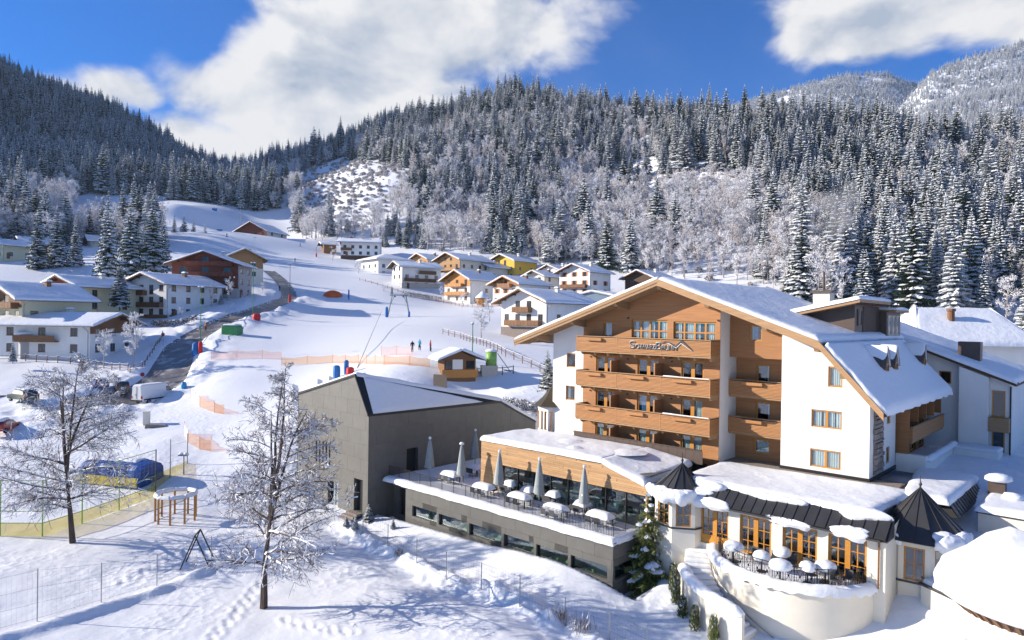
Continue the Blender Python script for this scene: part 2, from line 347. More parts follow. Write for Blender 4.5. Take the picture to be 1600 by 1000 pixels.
def window(parent, to3, a, b, c, d, inset=.10, fw=.09, cols=2, rows=1, frame=None, glass=None, curtain=None, room=True, bar=.05, ft=.07, name='window', wide_mid=False, sill=False):
    """framed window filling the opening a..b, c..d; parts under it: pane, curtain, room"""
    frame = frame or OAK; mb = MB()
    def bx(x0, x1, z0, z1, d0, d1): mb.hexa([to3(x0, z0, d1), to3(x1, z0, d1), to3(x1, z0, d0), to3(x0, z0, d0), to3(x0, z1, d1), to3(x1, z1, d1), to3(x1, z1, d0), to3(x0, z1, d0)])
    i0, i1 = inset - ft * .5, inset + ft * .5
    bx(a, a + fw, c, d, i0, i1); bx(b - fw, b, c, d, i0, i1); bx(a + fw, b - fw, c, c + fw, i0, i1); bx(a + fw, b - fw, d - fw, d, i0, i1)
    for k in range(1, cols):
        x = a + (b - a) * k / cols; w = bar * (1.8 if (wide_mid and k * 2 == cols) else 1) * .5; bx(x - w, x + w, c + fw, d - fw, i0 + .01, i1 - .01)
    for k in range(1, rows):
        z = c + (d - c) * k / rows; bx(a + fw, b - fw, z - bar * .35, z + bar * .35, i0 + .015, i1 - .015)
    if sill: bx(a - .06, b + .06, c - .06, c - .002, -.08, inset)
    o = mb.build(name, frame, parent)
    p = MB(); bxp = [to3(a + fw * .5, c + fw * .5, inset + .012), to3(b - fw * .5, c + fw * .5, inset + .012), to3(b - fw * .5, d - fw * .5, inset + .012), to3(a + fw * .5, d - fw * .5, inset + .012)]
    q = [to3(x, z, inset) for (x, z) in ((a + fw * .5, c + fw * .5), (b - fw * .5, c + fw * .5), (b - fw * .5, d - fw * .5), (a + fw * .5, d - fw * .5))]
    p.hexa([bxp[0], bxp[1], q[1], q[0], bxp[3], bxp[2], q[2], q[3]])
    p.build('pane', glass or GLASS, o)
    if room:
        r = MB(); dd = inset + .05; D = 1.2
        P = lambda x, z, q: to3(x, z, q)
        r.poly([P(a, c, dd + D), P(b, c, dd + D), P(b, d, dd + D), P(a, d, dd + D)]); r.poly([P(a, c, dd), P(a, c, dd + D), P(a, d, dd + D), P(a, d, dd)]); r.poly([P(b, c, dd), P(b, c, dd + D), P(b, d, dd + D), P(b, d, dd)])
        r.poly([P(a, c, dd), P(b, c, dd), P(b, c, dd + D), P(a, c, dd + D)]); r.poly([P(a, d, dd), P(b, d, dd), P(b, d, dd + D), P(a, d, dd + D)])
        r.build('room_interior', BLACK, o)
    if curtain:
        cm, spans = curtain
        for (s0, s1) in spans:
            k = MB(); n = max(6, int((s1 - s0) * (b - a) / .05)); G = []
            for i in range(n + 1):
                x = a + fw + (b - a - 2 * fw) * (s0 + (s1 - s0) * i / n); dp = inset + .12 + .03 * math.sin(i * 1.9)
                G.append([to3(x, c + fw * .5, dp), to3(x, d - fw * .5, dp)])
            k.grid(G); k.build('curtain', cm, o)
    return o
# ------------------------------------------------------------------ terrain
def hpy(px): return 496 + .014 * (px - 800)
CTRL = []
def colm(px, lst):
    for (d, z) in lst:
        x = at(px, 500, d)[0]; CTRL.append((x, d, z))
left = [(8, -17.8), (20, -17.8), (39, -17.6), (50, -17.2), (62, -16.8), (75, -15.2), (88, -13.2), (93, -11.6), (112, -8.8), (120, -7), (140, -3.5), (165, 1), (190, 5), (230, 16), (290, 36), (360, 55), (450, 85), (600, 150), (760, 250), (950, 290), (1300, 250)]
lf2 = [q for q in left if q[0] < 440] + [(450, 95), (600, 330), (760, 480), (950, 500), (1300, 400)]  # unseen hill past the left edge, raised to cast shade on the left hillside
colm(-600, lf2); colm(-300, lf2); colm(0, left)
colm(130, [(20, -17.8), (45, -17.5), (60, -17), (75, -15), (90, -12.2), (100, -11.2), (115, -8.3), (130, -5), (158, -.8), (185, 4), (230, 15), (300, 34), (400, 62), (520, 100), (650, 165), (800, 235), (1000, 260)])
colm(240, [(20, -17.8), (45, -17.5), (60, -17), (72, -15), (85, -13.3), (97, -12.7), (112, -9.5), (130, -5.6), (158, -1.3), (185, 4.5), (240, 18), (320, 42), (450, 76), (540, 98), (700, 165), (860, 205), (1100, 200)])
colm(345, [(20, -17.8), (40, -17.6), (55, -17.2), (65, -16.4), (75, -14.6), (88, -12.2), (100, -9.8), (120, -6.2), (150, -.9), (172, 3.2), (200, 9.5), (290, 28), (330, 36), (400, 56), (460, 76), (520, 86), (620, 108), (800, 148), (1000, 180), (1300, 185)])
colm(450, [(20, -17.6), (40, -17.5), (56, -17.2), (70, -14.5), (85, -11.8), (98, -10), (125, -6), (160, -1), (200, 5), (260, 17), (310, 29), (400, 53), (520, 92), (650, 130), (850, 188), (1100, 185)])
colm(600, [(20, -17.5), (45, -17.2), (56, -17.1), (85, -8.6), (100, -6.5), (140, -3), (175, 0), (215, 6), (245, 12), (300, 25), (350, 46), (420, 86), (480, 105), (620, 162), (800, 155), (1100, 150)])
colm(710, [(20, -17), (40, -16.9), (82, -8.2), (92, -7.2), (120, -4.6), (160, -1), (225, 4.5), (260, 14), (310, 30), (380, 62), (460, 103), (620, 172), (800, 165)])
colm(800, [(20, -16.8), (40, -16.7), (80, -9.5), (95, -7.2), (120, -5), (145, -4), (205, 4), (275, 16), (320, 34), (380, 62), (450, 102), (560, 158), (640, 192), (850, 175), (1100, 150)])
colm(900, [(140, -5), (222, 6), (270, 17), (320, 38), (400, 80), (480, 124), (580, 172), (800, 160)])
colm(1000, [(20, -17), (75, -9.8), (140, -3.5), (200, 3), (250, 13), (300, 32), (380, 72), (430, 102), (500, 140), (700, 130), (1000, 120)])
colm(1200, [(15, -17.7), (75, -10), (120, -8), (170, -1), (220, 9), (280, 35), (330, 62), (400, 100), (470, 128), (700, 120), (1000, 110)])
colm(1400, [(15, -17.8), (70, -10.3), (120, -9.5), (160, -5), (200, 6), (260, 32), (330, 66), (420, 107), (650, 100), (1000, 100)])
rt = [(15, -17.8), (62, -10.4), (90, -10.2), (120, -10), (150, -8), (180, 0), (240, 25), (320, 62), (420, 102), (520, 120), (700, 105), (1000, 100)]
colm(1600, rt); colm(1900, rt)
for (u, v, z) in [(-25, 14, -17.2), (-38, 14, -17.1), (-12, 13, -16.9), (-2, 13, -16.6), (2, 13, -17.4), (8, 15, -17.7), (16, 13, -17.8), (-38, 0, -14.2), (-39, -10, -11.5), (-25, -10, -11.2), (-20, -14, -10.4), (-16, -4, -10.9), (0, -22, -10.3), (12, -8, -10.7), (18, -10, -10.6), (22, -20, -10.4), (-10, -25, -9.7), (20, 0, -11.5)]:
    p = hw(u, -v); CTRL.append((p[0], p[1], z))
CTRL = np.array(CTRL)
def _tc(x, y):
    a = np.clip(np.arctan2(x, y), -.95, .95); r = np.sqrt(x * x + y * y)
    return np.stack([a * 2.2, np.log(np.maximum(r, 6.0)) * 1.5], -1)
_K = _tc(CTRL[:, 0], CTRL[:, 1])
def _phi(r2): return np.where(r2 > 1e-12, .5 * r2 * np.log(np.maximum(r2, 1e-12)), 0)
_D = ((_K[:, None] - _K[None]) ** 2).sum(-1); _n = len(_K)
_A = np.zeros((_n + 3, _n + 3)); _A[:_n, :_n] = _phi(_D) + np.eye(_n) * 2e-3; _A[:_n, _n] = 1; _A[:_n, _n + 1:] = _K; _A[_n, :_n] = 1; _A[_n + 1:, :_n] = _K.T
# far heights are softened in the fit so that near ground stays exact
_sc = lambda z: np.sign(z + 17) * np.log1p(np.abs(z + 17) / 12.0)
_isc = lambda s: np.sign(s) * 12.0 * np.expm1(np.abs(s)) - 17
_w = np.linalg.solve(_A, np.concatenate([_sc(CTRL[:, 2]), np.zeros(3)]))
def tps(x, y):
    k = _tc(x, y); out = np.empty(len(k))
    for i in range(0, len(k), 20000):
        q = k[i:i + 20000]; d = ((q[:, None] - _K[None]) ** 2).sum(-1); out[i:i + 20000] = _phi(d) @ _w[:_n] + _w[_n] + q @ _w[_n + 1:]
    return _isc(np.clip(out, -.3, 4.1))
# road centre line from measured points (pixel, depth)
ROAD_PX = [(120, 650, 90), (180, 628, 95), (236, 608, 102), (262, 580, 110), (275, 553, 119), (292, 527, 129), (330, 504, 141), (375, 484, 155), (410, 465, 168), (436, 446, 184), (452, 436, 200), (440, 424, 222), (418, 417, 240)]
ROAD = np.array([(at(px, py, d)[0], d) for px, py, d in ROAD_PX]); ROAD_W = [3.4, 3.6, 3.9, 3.0, 2.7, 2.5, 2.3, 2.2, 2.1, 2, 1.9, 1.8, 1.8]
def road_dist(x, y):
    best = np.full(x.shape, 1e9)
    for i in range(len(ROAD) - 1):
        a, b = ROAD[i], ROAD[i + 1]; d = b - a; t = np.clip(((x - a[0]) * d[0] + (y - a[1]) * d[1]) / (d @ d), 0, 1)
        w = ROAD_W[i] * (1 - t) + ROAD_W[i + 1] * t
        best = np.minimum(best, np.hypot(x - a[0] - t * d[0], y - a[1] - t * d[1]) - w)
    return best
def _vn(x, y, s, seed=0):    # value noise, vectorised
    X = x / s + seed * 17.13; Y = y / s + seed * 5.7; xi = np.floor(X).astype(np.int64); yi = np.floor(Y).astype(np.int64); fx = X - xi; fy = Y - yi
    fx = fx * fx * (3 - 2 * fx); fy = fy * fy * (3 - 2 * fy)
    h = lambda a, b: (np.sin(a * 127.1 + b * 311.7 + seed * 3.1) * 43758.5453) % 1.0
    return (h(xi, yi) * (1 - fx) + h(xi + 1, yi) * fx) * (1 - fy) + (h(xi, yi + 1) * (1 - fx) + h(xi + 1, yi + 1) * fx) * fy - .5
def huv(x, y):
    dx, dy = x - HO[0], y - HO[1]; return dx * HU[0] + dy * HU[1], -(dx * HD[0] + dy * HD[1])
def sstep(x, a, b): t = np.clip((x - a) / (b - a), 0, 1); return t * t * (3 - 2 * t)
BANK = np.array([atz(px, py, -17.2)[:2] for px, py in ((535, 818), (565, 836), (610, 858), (655, 884), (700, 908), (755, 925), (815, 950), (890, 982), (960, 1010))])
BANK2 = np.array([atz(px, py, -17.3)[:2] for px, py in ((-80, 1010), (58, 974), (158, 944), (245, 918), (330, 888), (420, 862))])
def line_dist(x, y, P):
    best = np.full(x.shape, 1e9)
    for a, b in zip(P[:-1], P[1:]):
        d = b - a; t = np.clip(((x - a[0]) * d[0] + (y - a[1]) * d[1]) / (d @ d), 0, 1); best = np.minimum(best, np.hypot(x - a[0] - t * d[0], y - a[1] - t * d[1]))
    return best
def ground(x, y, fine=True):
    x = np.atleast_1d(np.asarray(x, float)); y = np.atleast_1d(np.asarray(y, float))
    z = tps(x, y); r = np.hypot(x, y)
    u, v = huv(x, y)
    # under the front wing and the terrace the ground stays below the floors
    inside = sstep(u, -1, 1.5) * (1 - sstep(u, 18, 20)) * sstep(v, -3.5, -1) * (1 - sstep(v, 6.5, 8))
    z = z * (1 - inside) + np.minimum(z, -12.5) * inside
    inside = sstep(u, -27, -25) * (1 - sstep(u, -1, 1)) * sstep(v, -14, -10) * (1 - sstep(v, 11.25, 11.6))
    z = z * (1 - inside) + np.minimum(z, -17.6) * inside
    inside = sstep(u, -38.5, -36.5) * (1 - sstep(u, -26, -25.5)) * sstep(v, -10, -7) * (1 - sstep(v, 11, 12.6))
    z = z * (1 - inside) + np.minimum(z, -17.4) * inside
    far = sstep(r, 180, 420)
    z = z + far * (_vn(x, y, 60, 1) * 14 + _vn(x, y, 25, 2) * 5)
    if fine:
        near = 1 - sstep(r, 120, 260)
        rd = road_dist(x, y)
        lump = sstep(rd, .2, 1.2) * (1 - sstep(rd, 4, 9)) * (.6 + _vn(x, y, 2.2, 4) * .9 + _vn(x, y, .8, 6) * .5)
        pst = sstep(r, 86, 96) * sstep(rd, 2.5, 5) * sstep(x, -62, -50); near = near * (1 - .85 * pst); lump = lump * (1 - .6 * pst)
        z = z + near * (_vn(x, y, 7, 3) * .26 + _vn(x, y, 2.3, 5) * .09 + _vn(x, y, .9, 8) * .04)
        bk = line_dist(x, y, BANK); z = z + np.exp(-(bk / .55) ** 2) * (.36 + _vn(x, y, .9, 12) * .55) - np.exp(-((bk - 1.5) / .8) ** 2) * .18 + np.exp(-(bk / 1.6) ** 2) * _vn(x, y, .45, 14) * .35
        bk = line_dist(x, y, BANK2); z = z + np.exp(-(bk / .5) ** 2) * (.28 + _vn(x, y, 1.3, 13) * .35)
        z = z + np.maximum(lump, 0) * .8 * (r < 220) - .18 * (1 - sstep(rd, -.3, .25)) * (r < 320)
    return z
_tr = random.Random(12); STEPS = []
for (ax, ay, bx_, by_) in ((300, 1000, 420, 905), (180, 905, 330, 830), (560, 985, 440, 955)):
    a_, b_ = atz(ax, ay, -17.3)[:2], atz(bx_, by_, -17.3)[:2]; n_ = int(np.hypot(*(b_ - a_)) / .42); d_ = (b_ - a_) / max(np.hypot(*(b_ - a_)), .1); s_ = np.array([-d_[1], d_[0]])
    for k_ in range(n_): STEPS.append(a_ + (b_ - a_) * k_ / n_ + s_ * ((.14 if k_ % 2 else -.14) + .5 * math.sin(k_ * .13 + ax)) + np.array([_tr.gauss(0, .05), _tr.gauss(0, .05)]))
STEPS = np.array(STEPS)
def footprints(x, y, z):
    near = np.where((np.hypot(x, y) < 75) & (y > 20) & (np.abs(x) < 50))[0]
    for i in range(0, len(near), 4000):
        q = near[i:i + 4000]; d2 = ((x[q][:, None] - STEPS[None, :, 0]) ** 2 + (y[q][:, None] - STEPS[None, :, 1]) ** 2).min(1); z[q] -= .075 * np.exp(-d2 / .022) - .05 * np.exp(-(np.sqrt(d2) - .34) ** 2 / .02)
    return z
def G(x, y): return float(ground(x, y)[0])
def onground(px, py, d0=20, d1=900):      # first hit of a pixel's ray with the terrain
    r = ray(px, py); ds = np.geomspace(d0, d1, 700); P = r[None] * (ds / r[1])[:, None]
    s = P[:, 2] - ground(P[:, 0], P[:, 1]); k = np.argmax(s < 0)
    if not (s < 0).any(): k = len(ds) - 1
    a, b = (s[k - 1], s[k]) if k else (1, 0); t = a / (a - b) if a != b else 0
    p = P[k - 1] * (1 - t) + P[k] * t if k else P[0]
    return np.array([p[0], p[1], G(p[0], p[1])])
def make_ground():
    az = np.concatenate([np.linspace(-math.pi, -1.0, 60)[:-1], np.linspace(-1.0, -.72, 40)[:-1], np.linspace(-.72, .72, 520), np.linspace(.72, 1.0, 40)[1:], np.linspace(1.0, math.pi, 60)[1:-1]])
    rr = np.concatenate([[2, 6, 12, 17, 20], np.geomspace(22, 130, 330), np.geomspace(130, 1500, 230)[1:], [2000, 2600]])
    A, Rr = np.meshgrid(az, rr); x = (np.sin(A) * Rr).ravel(); y = (np.cos(A) * Rr).ravel()
    z = footprints(x, y, ground(x, y)); fd = sstep(np.hypot(x, y), 1300, 1900); back = sstep(np.abs(A.ravel()), 1.0, 1.9) * sstep(np.hypot(x, y), 60, 200)
    z = z * (1 - fd) + 60 * fd; z = z * (1 - back) + (-22) * back
    na, nr = len(az), len(rr); idx = np.arange(na * nr).reshape(nr, na)
    a = idx[:-1, :]; b = np.roll(idx, -1, 1)[:-1, :]; c = np.roll(idx, -1, 1)[1:, :]; d = idx[1:, :]
    faces = np.stack([a, d, c, b], -1).reshape(-1, 4)[:, ::-1]
    me = bpy.data.meshes.new('ground'); nv = na * nr
    me.vertices.add(nv); me.vertices.foreach_set('co', np.stack([x, y, z], -1).ravel())
    me.loops.add(faces.size); me.polygons.add(len(faces)); me.loops.foreach_set('vertex_index', faces.ravel().astype(np.int32))
    me.polygons.foreach_set('loop_start', np.arange(0, faces.size, 4, dtype=np.int32)); me.polygons.foreach_set('use_smooth', np.ones(len(faces), bool))
    me.update(calc_edges=True); me.validate(); me.materials.append(GROUND_SNOW)
    o = bpy.data.objects.new('ground', me); COL.objects.link(o); tag(o, 'snow-covered ground of the valley, piste and hillsides', None, kind='structure')
make_ground()
def make_road():
    mb = MB(); pts = []
    P = [np.array(p) for p in ROAD]; W_ = ROAD_W; rows = []
    for i in range(len(P) - 1):
        p0, p1, p2, p3 = P[max(i - 1, 0)], P[i], P[i + 1], P[min(i + 2, len(P) - 1)]
        for k in range(14):
            t = k / 14; q = .5 * ((2 * p1) + (-p0 + p2) * t + (2 * p0 - 5 * p1 + 4 * p2 - p3) * t * t + (-p0 + 3 * p1 - 3 * p2 + p3) * t ** 3)
            tg = .5 * ((-p0 + p2) + 2 * (2 * p0 - 5 * p1 + 4 * p2 - p3) * t + 3 * (-p0 + 3 * p1 - 3 * p2 + p3) * t * t); tg /= np.linalg.norm(tg)
            w = W_[i] * (1 - t) + W_[i + 1] * t; rows.append((q, np.array([tg[1], -tg[0]]), w))
    G_ = []
    for (q, n, w) in rows:
        xs = [q + n * (w + .3) * s for s in np.linspace(-1, 1, 11)]
        zc = ground([p[0] for p in xs], [p[1] for p in xs]); 
        G_.append([(p[0], p[1], z + .05) for p, z in zip(xs, zc)])
    mb.grid(G_); o = mb.build('road', ASPHALT, None, True); tag(o, 'wet brown village road climbing past the chalets', None, kind='structure')
make_road()
# far mountains at the right
def make_mountain(name, label, ridge, depth, base_z, mat_, seed, width):
    xs = np.linspace(ridge[0][0], ridge[-1][0], 150); zr = np.interp(xs, [p[0] for p in ridge], [p[1] for p in ridge]); rows = []
    ts = np.linspace(0, 1, 60); G_ = []
    for t in ts:
        y = depth - width * (1 - t); prof = t ** 1.15
        x = xs * (y / depth)
        z = base_z + (zr - base_z) * prof + (_vn(x, np.full_like(x, y), 260, seed) * 90 + _vn(x, np.full_like(x, y), 90, seed + 1) * 40) * math.sin(math.pi * min(t, .97)) + _vn(x, np.full_like(x, y), 40, seed + 2) * 9
        G_.append(np.stack([x, np.full_like(x, y), z], -1))
    for t in (.3, 1.0):
        y = depth + 450 * t; G_.append(np.stack([xs * (y / depth), np.full_like(xs, y), base_z + (zr - base_z) * (1 - t)], -1))
    mb = MB(); mb.grid([[tuple(p) for p in r] for r in G_]); o = mb.build(name, mat_, None, True); tag(o, label, None, kind='structure'); return np.array(G_[:60])
def ridge_at(pts, d): return [(at(px, py, d)[0], at(px, py, d)[2]) for px, py in pts]
MTN = snow_mat('mountain_snow', .6, .02)
MG1 = make_mountain('mountain', 'pale snowy forested mountain rising at the right edge', ridge_at([(1150, 330), (1260, 280), (1330, 240), (1400, 172), (1450, 118), (1510, 88), (1600, 62), (1700, 52), (1900, 60), (2100, 80)], 1450), 1450, 40, MTN, 11, 750)
MG2 = make_mountain('mountain', 'rounded snowy forested mountain behind the right-hand wood', ridge_at([(900, 280), (1000, 240), (1080, 196), (1150, 166), (1230, 140), (1330, 117), (1385, 118), (1420, 128), (1500, 160), (1650, 220)], 1750), 1750, 60, MTN, 21, 800)
MG3 = make_mountain('hill', 'distant dark wooded ridge behind the middle of the slope', ridge_at([(340, 320), (420, 270), (520, 226), (590, 192), (650, 180), (720, 192), (800, 178), (850, 160), (920, 176), (1000, 216), (1150, 280)], 1000), 1000, 60, MTN, 31, 350)
# ------------------------------------------------------------------ hotel
FR = lambda y0: (lambda x, z, d: (x, y0 + d, z))          # face looking to the front (towards -y)
RT = lambda x0: (lambda s, z, d: (x0 - d, s, z))          # face looking to the right (+x)
LF = lambda x0: (lambda s, z, d: (x0 + d, s, z))
hotel = hthing('hotel', 'large white and larch-clad alpine hotel with stacked slatted balconies under one wide gable', 'hotel', -3, 0, -10.15)
BASE = -10.15
RID = (-4.1, 2.75); SLL = .347; SLR = .366; KINK = (7.6, -1.50); EAVE = (11.4, -5.65); EAVEL = (-18.6, 2.75 - 14.5 * .347)
pl_l = (-SLL, 1, RID[1] - SLL * RID[0] - .02)      # -s*x + z <= c  (left slope underside)
pl_r = (SLR, 1, RID[1] + SLR * RID[0] - .02)
ks = (EAVE[1] - KINK[1]) / (EAVE[0] - KINK[0]); pl_k = (-ks, 1, KINK[1] - ks * KINK[0] - .02)
GAB = [pl_l, pl_r, pl_k]
ROOF_Y0, ROOF_Y1 = -2.1, 18.2
# front of the left block
holes_white = [(-14.25, -13.28, -4.24, -3.01), (-14.3, -13.3, -7.09, -5.84)]
doors = []
for (fl, top) in ((-5.32, -3.10), (-8.12, -5.92), (-10.12, -8.62)):
    for (a, b) in ((-11.05, -9.15), (-7.0, -5.05), (-3.1, -1.26)): doors.append((a, b, fl, top))
attic = [(-10.33, -9.48, -1.75, -.25), (-7.6, -4.33, -1.75, -.03), (-3.83, -.34, -1.75, -.12)]
mb = MB(); wall(mb, FR(0), -15.75, -12.4, -17.5, 4, holes_white, GAB, .2); mb.build('front_wall', WHITE, hotel, label='white rendered strip of the gable front')
mb = MB(); wall(mb, FR(-.05), -12.4, 0, BASE - .5, 4, doors + attic, GAB, .2)
mb.poly([(-12.4, -.05, BASE - .5), (-12.4, 0, BASE - .5), (-12.4, 0, .1), (-12.4, -.05, .1)]); mb.poly([(0, -.05, BASE - .5), (0, 0, BASE - .5), (0, 0, 1.2), (0, -.05, 1.2)])
mb.build('wood_cladding', LARCH, hotel, label='larch-clad gable front')
mb = MB(); wall(mb, RT(0.0), 0, 3.2, BASE - .3, 3, (), [(0, 1, RID[1] - SLR * 4.1 - .03)]); mb.build('side_wall', WHITE, hotel, label='white side wall of the projecting gable block')
mb = MB(); wall(mb, LF(-15.75), 0, 18, -17.5, -1.35); mb.poly([(-15.75, 18, -17.5), (9.7, 18, -17.5), (9.7, 18, -4.6), (7.6, 18, -1.6), (-4.1, 18, 2.7), (-15.75, 18, -1.35)]); mb.build('rear_wall', WHITE, hotel)
for i, h in enumerate(holes_white): window(hotel, FR(0), *h, inset=.12, cols=1, curtain=(CURTAIN, [(0, .3)]) if i else None)
for i, h in enumerate(doors):
    cu = {0: None, 1: None, 4: (BLUECURTAIN, [(0.02, .42)]), 5: (CURTAIN, [(.6, .95)]), 7: None}.get(i, None)
    if i >= 6: cu = (CURTAIN, [(.02, .98)])
    window(hotel, FR(-.05), *h, inset=.12, fw=.13, bar=.3, cols=2, curtain=cu, name='balcony_door')
window(hotel, FR(-.05), *attic[0], inset=.12, cols=1, curtain=(BLUECURTAIN, [(0.1, .9)]))
for h in attic[1:]: window(hotel, FR(-.05), *h, inset=.14, fw=.12, cols=4, rows=2, bar=.14, curtain=(CURTAIN, [(.05, .14), (.28, .47), (.53, .62), (.82, .97)]))
# recessed bay and right block
rec = [(1.56, 2.6, -4.9, -3.21), (1.55, 2.68, -7.7, -5.97), (1.45, 2.67, -9.85, -8.74)]
mb = MB(); wall(mb, FR(2.7), 0, 3.95, BASE - .3, -2.6, rec, [], .2); mb.build('recess_wall', LARCH, hotel, label='larch wall set back behind the small balconies')
for i, h in enumerate(rec): window(hotel, FR(2.7), *h, inset=.12, cols=1, fw=.12, curtain=(CURTAIN, [(.05, .95)]) if i == 2 else (CURTAIN, [(.8, .98)]))
bx_h = [(1.53, 2.45, -1.44, -.33)]
mb = MB(); wall(mb, FR(1.5), .02, 3.95, -2.7, 3, bx_h, GAB, .2); mb.poly([(.02, 1.5, -2.7), (3.95, 1.5, -2.7), (3.95, 2.7, -2.7), (.02, 2.7, -2.7)]); mb.build('oriel_box', LARCH, hotel, label='larch-clad upper box beside the gable block')
window(hotel, FR(1.5), *bx_h[0], inset=.1, cols=1, curtain=(BLUECURTAIN, [(0.05, .6)]))
wr = [(6.02, 8.0, -7.17, -5.97), (5.98, 7.97, -9.88, -8.65), (7.08, 8.0, -4.36, -2.98)]
mb = MB(); wall(mb, FR(1.4), 3.95, 9.7, BASE, 3, wr, GAB, .2); mb.poly([(3.95, 1.4, BASE), (3.95, 2.7, BASE), (3.95, 2.7, -.4), (3.95, 1.4, -.4)]); mb.build('front_wall', WHITE, hotel, label='plain white right-hand front wall')
window(hotel, FR(1.4), *wr[0], inset=.1, cols=2, bar=.16, curtain=(CURTAIN, [(.03, .30), (.36, .47), (.53, .75), (.8, .97)])); window(hotel, FR(1.4), *wr[1], inset=.1, cols=2, bar=.16, curtain=(CURTAIN, [(.03, .47), (.53, .97)])); window(hotel, FR(1.4), *wr[2], inset=.1, cols=1, fw=.11, curtain=(CURTAIN, [(.05, .95)]))
mb = MB(); mb.box(3.9, 9.76, 1.34, 1.46, BASE - .25, BASE + .02); mb.box(9.66, 9.78, 1.46, 7.6, BASE - .25, BASE + .02); mb.build('plinth', DARK, hotel)
# right flank
fl_h = [(5.3, 6.2, -9.75, -8.6), (5.4, 6.3, -7.0, -6.2)]
mb = MB(); wall(mb, RT(9.7), 1.4, 7.6, BASE, -3.9, fl_h, [], .2); mb.build('flank_wall', WHITE, hotel, label='shaded white right flank')
for h in fl_h: window(hotel, RT(9.7), *h, inset=.1, cols=1)
mb = MB(); wall(mb, RT(9.3), 7.6, 18, BASE, -3.9, [(8.6 + 2.5 * k, 10.4 + 2.5 * k, z, z + 2.1) for k in range(4) for z in (-10.1, -7.3)], [], .3); mb.poly([(9.3, 7.6, BASE), (9.7, 7.6, BASE), (9.7, 7.6, -3.9), (9.3, 7.6, -3.9)]); mb.build('flank_wall', LARCH, hotel, label='larch wall behind the flank balcony')
for k in range(4):
    for z in (-10.1, -7.3): window(hotel, RT(9.3), 8.6 + 2.5 * k, 10.4 + 2.5 * k, z, z + 2.1, inset=.15, cols=2, bar=.2)
# natural stone strip on the flank: single stones
rs = random.Random(3)
mb = MB(); mb.box(9.7, 9.74, 2.25, 4.3, BASE + .1, -5.6); strip = mb.build('stone_strip', STONE, hotel, label='vertical strip of rough natural stone')
z = BASE + .12
while z < -5.7:
    h = rs.uniform(.22, .42); y = 2.25 + rs.uniform(-.15, .1)
    while y < 4.2:
        w = rs.uniform(.3, .75); y2 = min(y + w, 4.35 + rs.uniform(-.15, .1)); dp = rs.uniform(.05, .13)
        mb = MB(); mb.hexa([(9.74, y, z), (9.74 + dp, y + .03, z + .02), (9.74 + dp, y2 - .05, z + .03), (9.74, y2 - .02, z), (9.74, y, z + h - .03), (9.74 + dp, y + .04, z + h - .06), (9.74 + dp, y2 - .06, z + h - .05), (9.74, y2 - .02, z + h - .03)])
        mb.build('stone', STONE, strip); y = y2
    z += h
# roof: timber slab, fascia, snow
def slab(P0, P1, y0, y1, th, name, matr, parent, label=None):
    mb = MB(); n = np.array([-(P1[1] - P0[1]), P1[0] - P0[0]]); n = n / np.linalg.norm(n) * (1 if n[1] > 0 else -1)
    a, b = np.array(P0), np.array(P1); c, d = b + n * th, a + n * th
    mb.prism([(p[0], y0, p[1]) for p in (a, b, c, d)], (0, y1 - y0, 0)); return mb.build(name, matr, parent, label=label)
RU = np.array(RID); RK = np.array(KINK); RE = np.array(EAVE); RLf = np.array(EAVEL)
roof_l = slab(RLf, RU, ROOF_Y0 + .12, ROOF_Y1, .22, 'roof', DARKWOOD, hotel, 'left roof slope with boarded soffit')
roof_r = slab(RU, RK, ROOF_Y0 + .12, ROOF_Y1, .22, 'roof', DARKWOOD, hotel, 'right roof slope')
roof_s = slab(RK, RE, ROOF_Y0 + .12, 16.6, .22, 'roof', DARKWOOD, hotel, 'steep lower right roof slope')
def fascia(P0, P1, y, h, parent):
    mb = MB(); a, b = np.array(P0), np.array(P1)
    for (o0, o1, dy) in ((-.20, .04, 0), (.02, .30, -.05)):
        mb.prism([(a[0], y + dy, a[1] + o0), (b[0], y + dy, b[1] + o0), (b[0], y + dy, b[1] + o1), (a[0], y + dy, a[1] + o1)], (0, .12 + dy * -1, 0))
    mb.build('bargeboard', FASCIA, parent)
fascia(RLf, RU, ROOF_Y0, .4, roof_l); fascia(RU, RK, ROOF_Y0, .4, roof_r); fascia(RK, RE, ROOF_Y0, .4, roof_s)
mb = MB()   # soffit rafters along the left overhang
for k in range(6):
    yy = ROOF_Y0 + .35 + k * .36
    if yy < -.1: mb.prism([(RLf[0] + .1, yy, RLf[1] - .12), (RU[0], yy, RU[1] - .12), (RU[0], yy, RU[1] - .002), (RLf[0] + .1, yy, RLf[1] - .002)], (0, .12, 0))
mb.build('rafter', FASCIA, roof_l)
def purlin(u, z, side, y_in=0.0):
    mb = MB(); mb.prism([(u - .16, ROOF_Y0 + .15, z - .1), (u - .16, ROOF_Y0 + .32, z - .38), (u - .16, y_in, z - .62), (u - .16, y_in, z)], (.32, 0, 0)); mb.prism([(u - .16, ROOF_Y0 + .15, z), (u - .16, y_in, z), (u - .16, y_in, z - .08), (u - .16, ROOF_Y0 + .15, z - .08)], (.32, 0, 0))
    mb.build('purlin', FASCIA, hotel)
purlin(-4.1, 2.66, 0)
for u in (-8.0, -12.3, -16.2): purlin(u, RID[1] + (u - RID[0]) * SLL - .03, -1)
purlin(-.2, RID[1] - (-.2 - RID[0]) * SLR - .03, 1); purlin(4.0, RID[1] - (4.0 - RID[0]) * SLR - .03, 1, 1.4); purlin(7.4, RID[1] - (7.4 - RID[0]) * SLR - .06, 1, 1.4)
for u in (9.0,): purlin(u, KINK[1] + (u - KINK[0]) * ks - .12, 1, 1.4)
T = .24
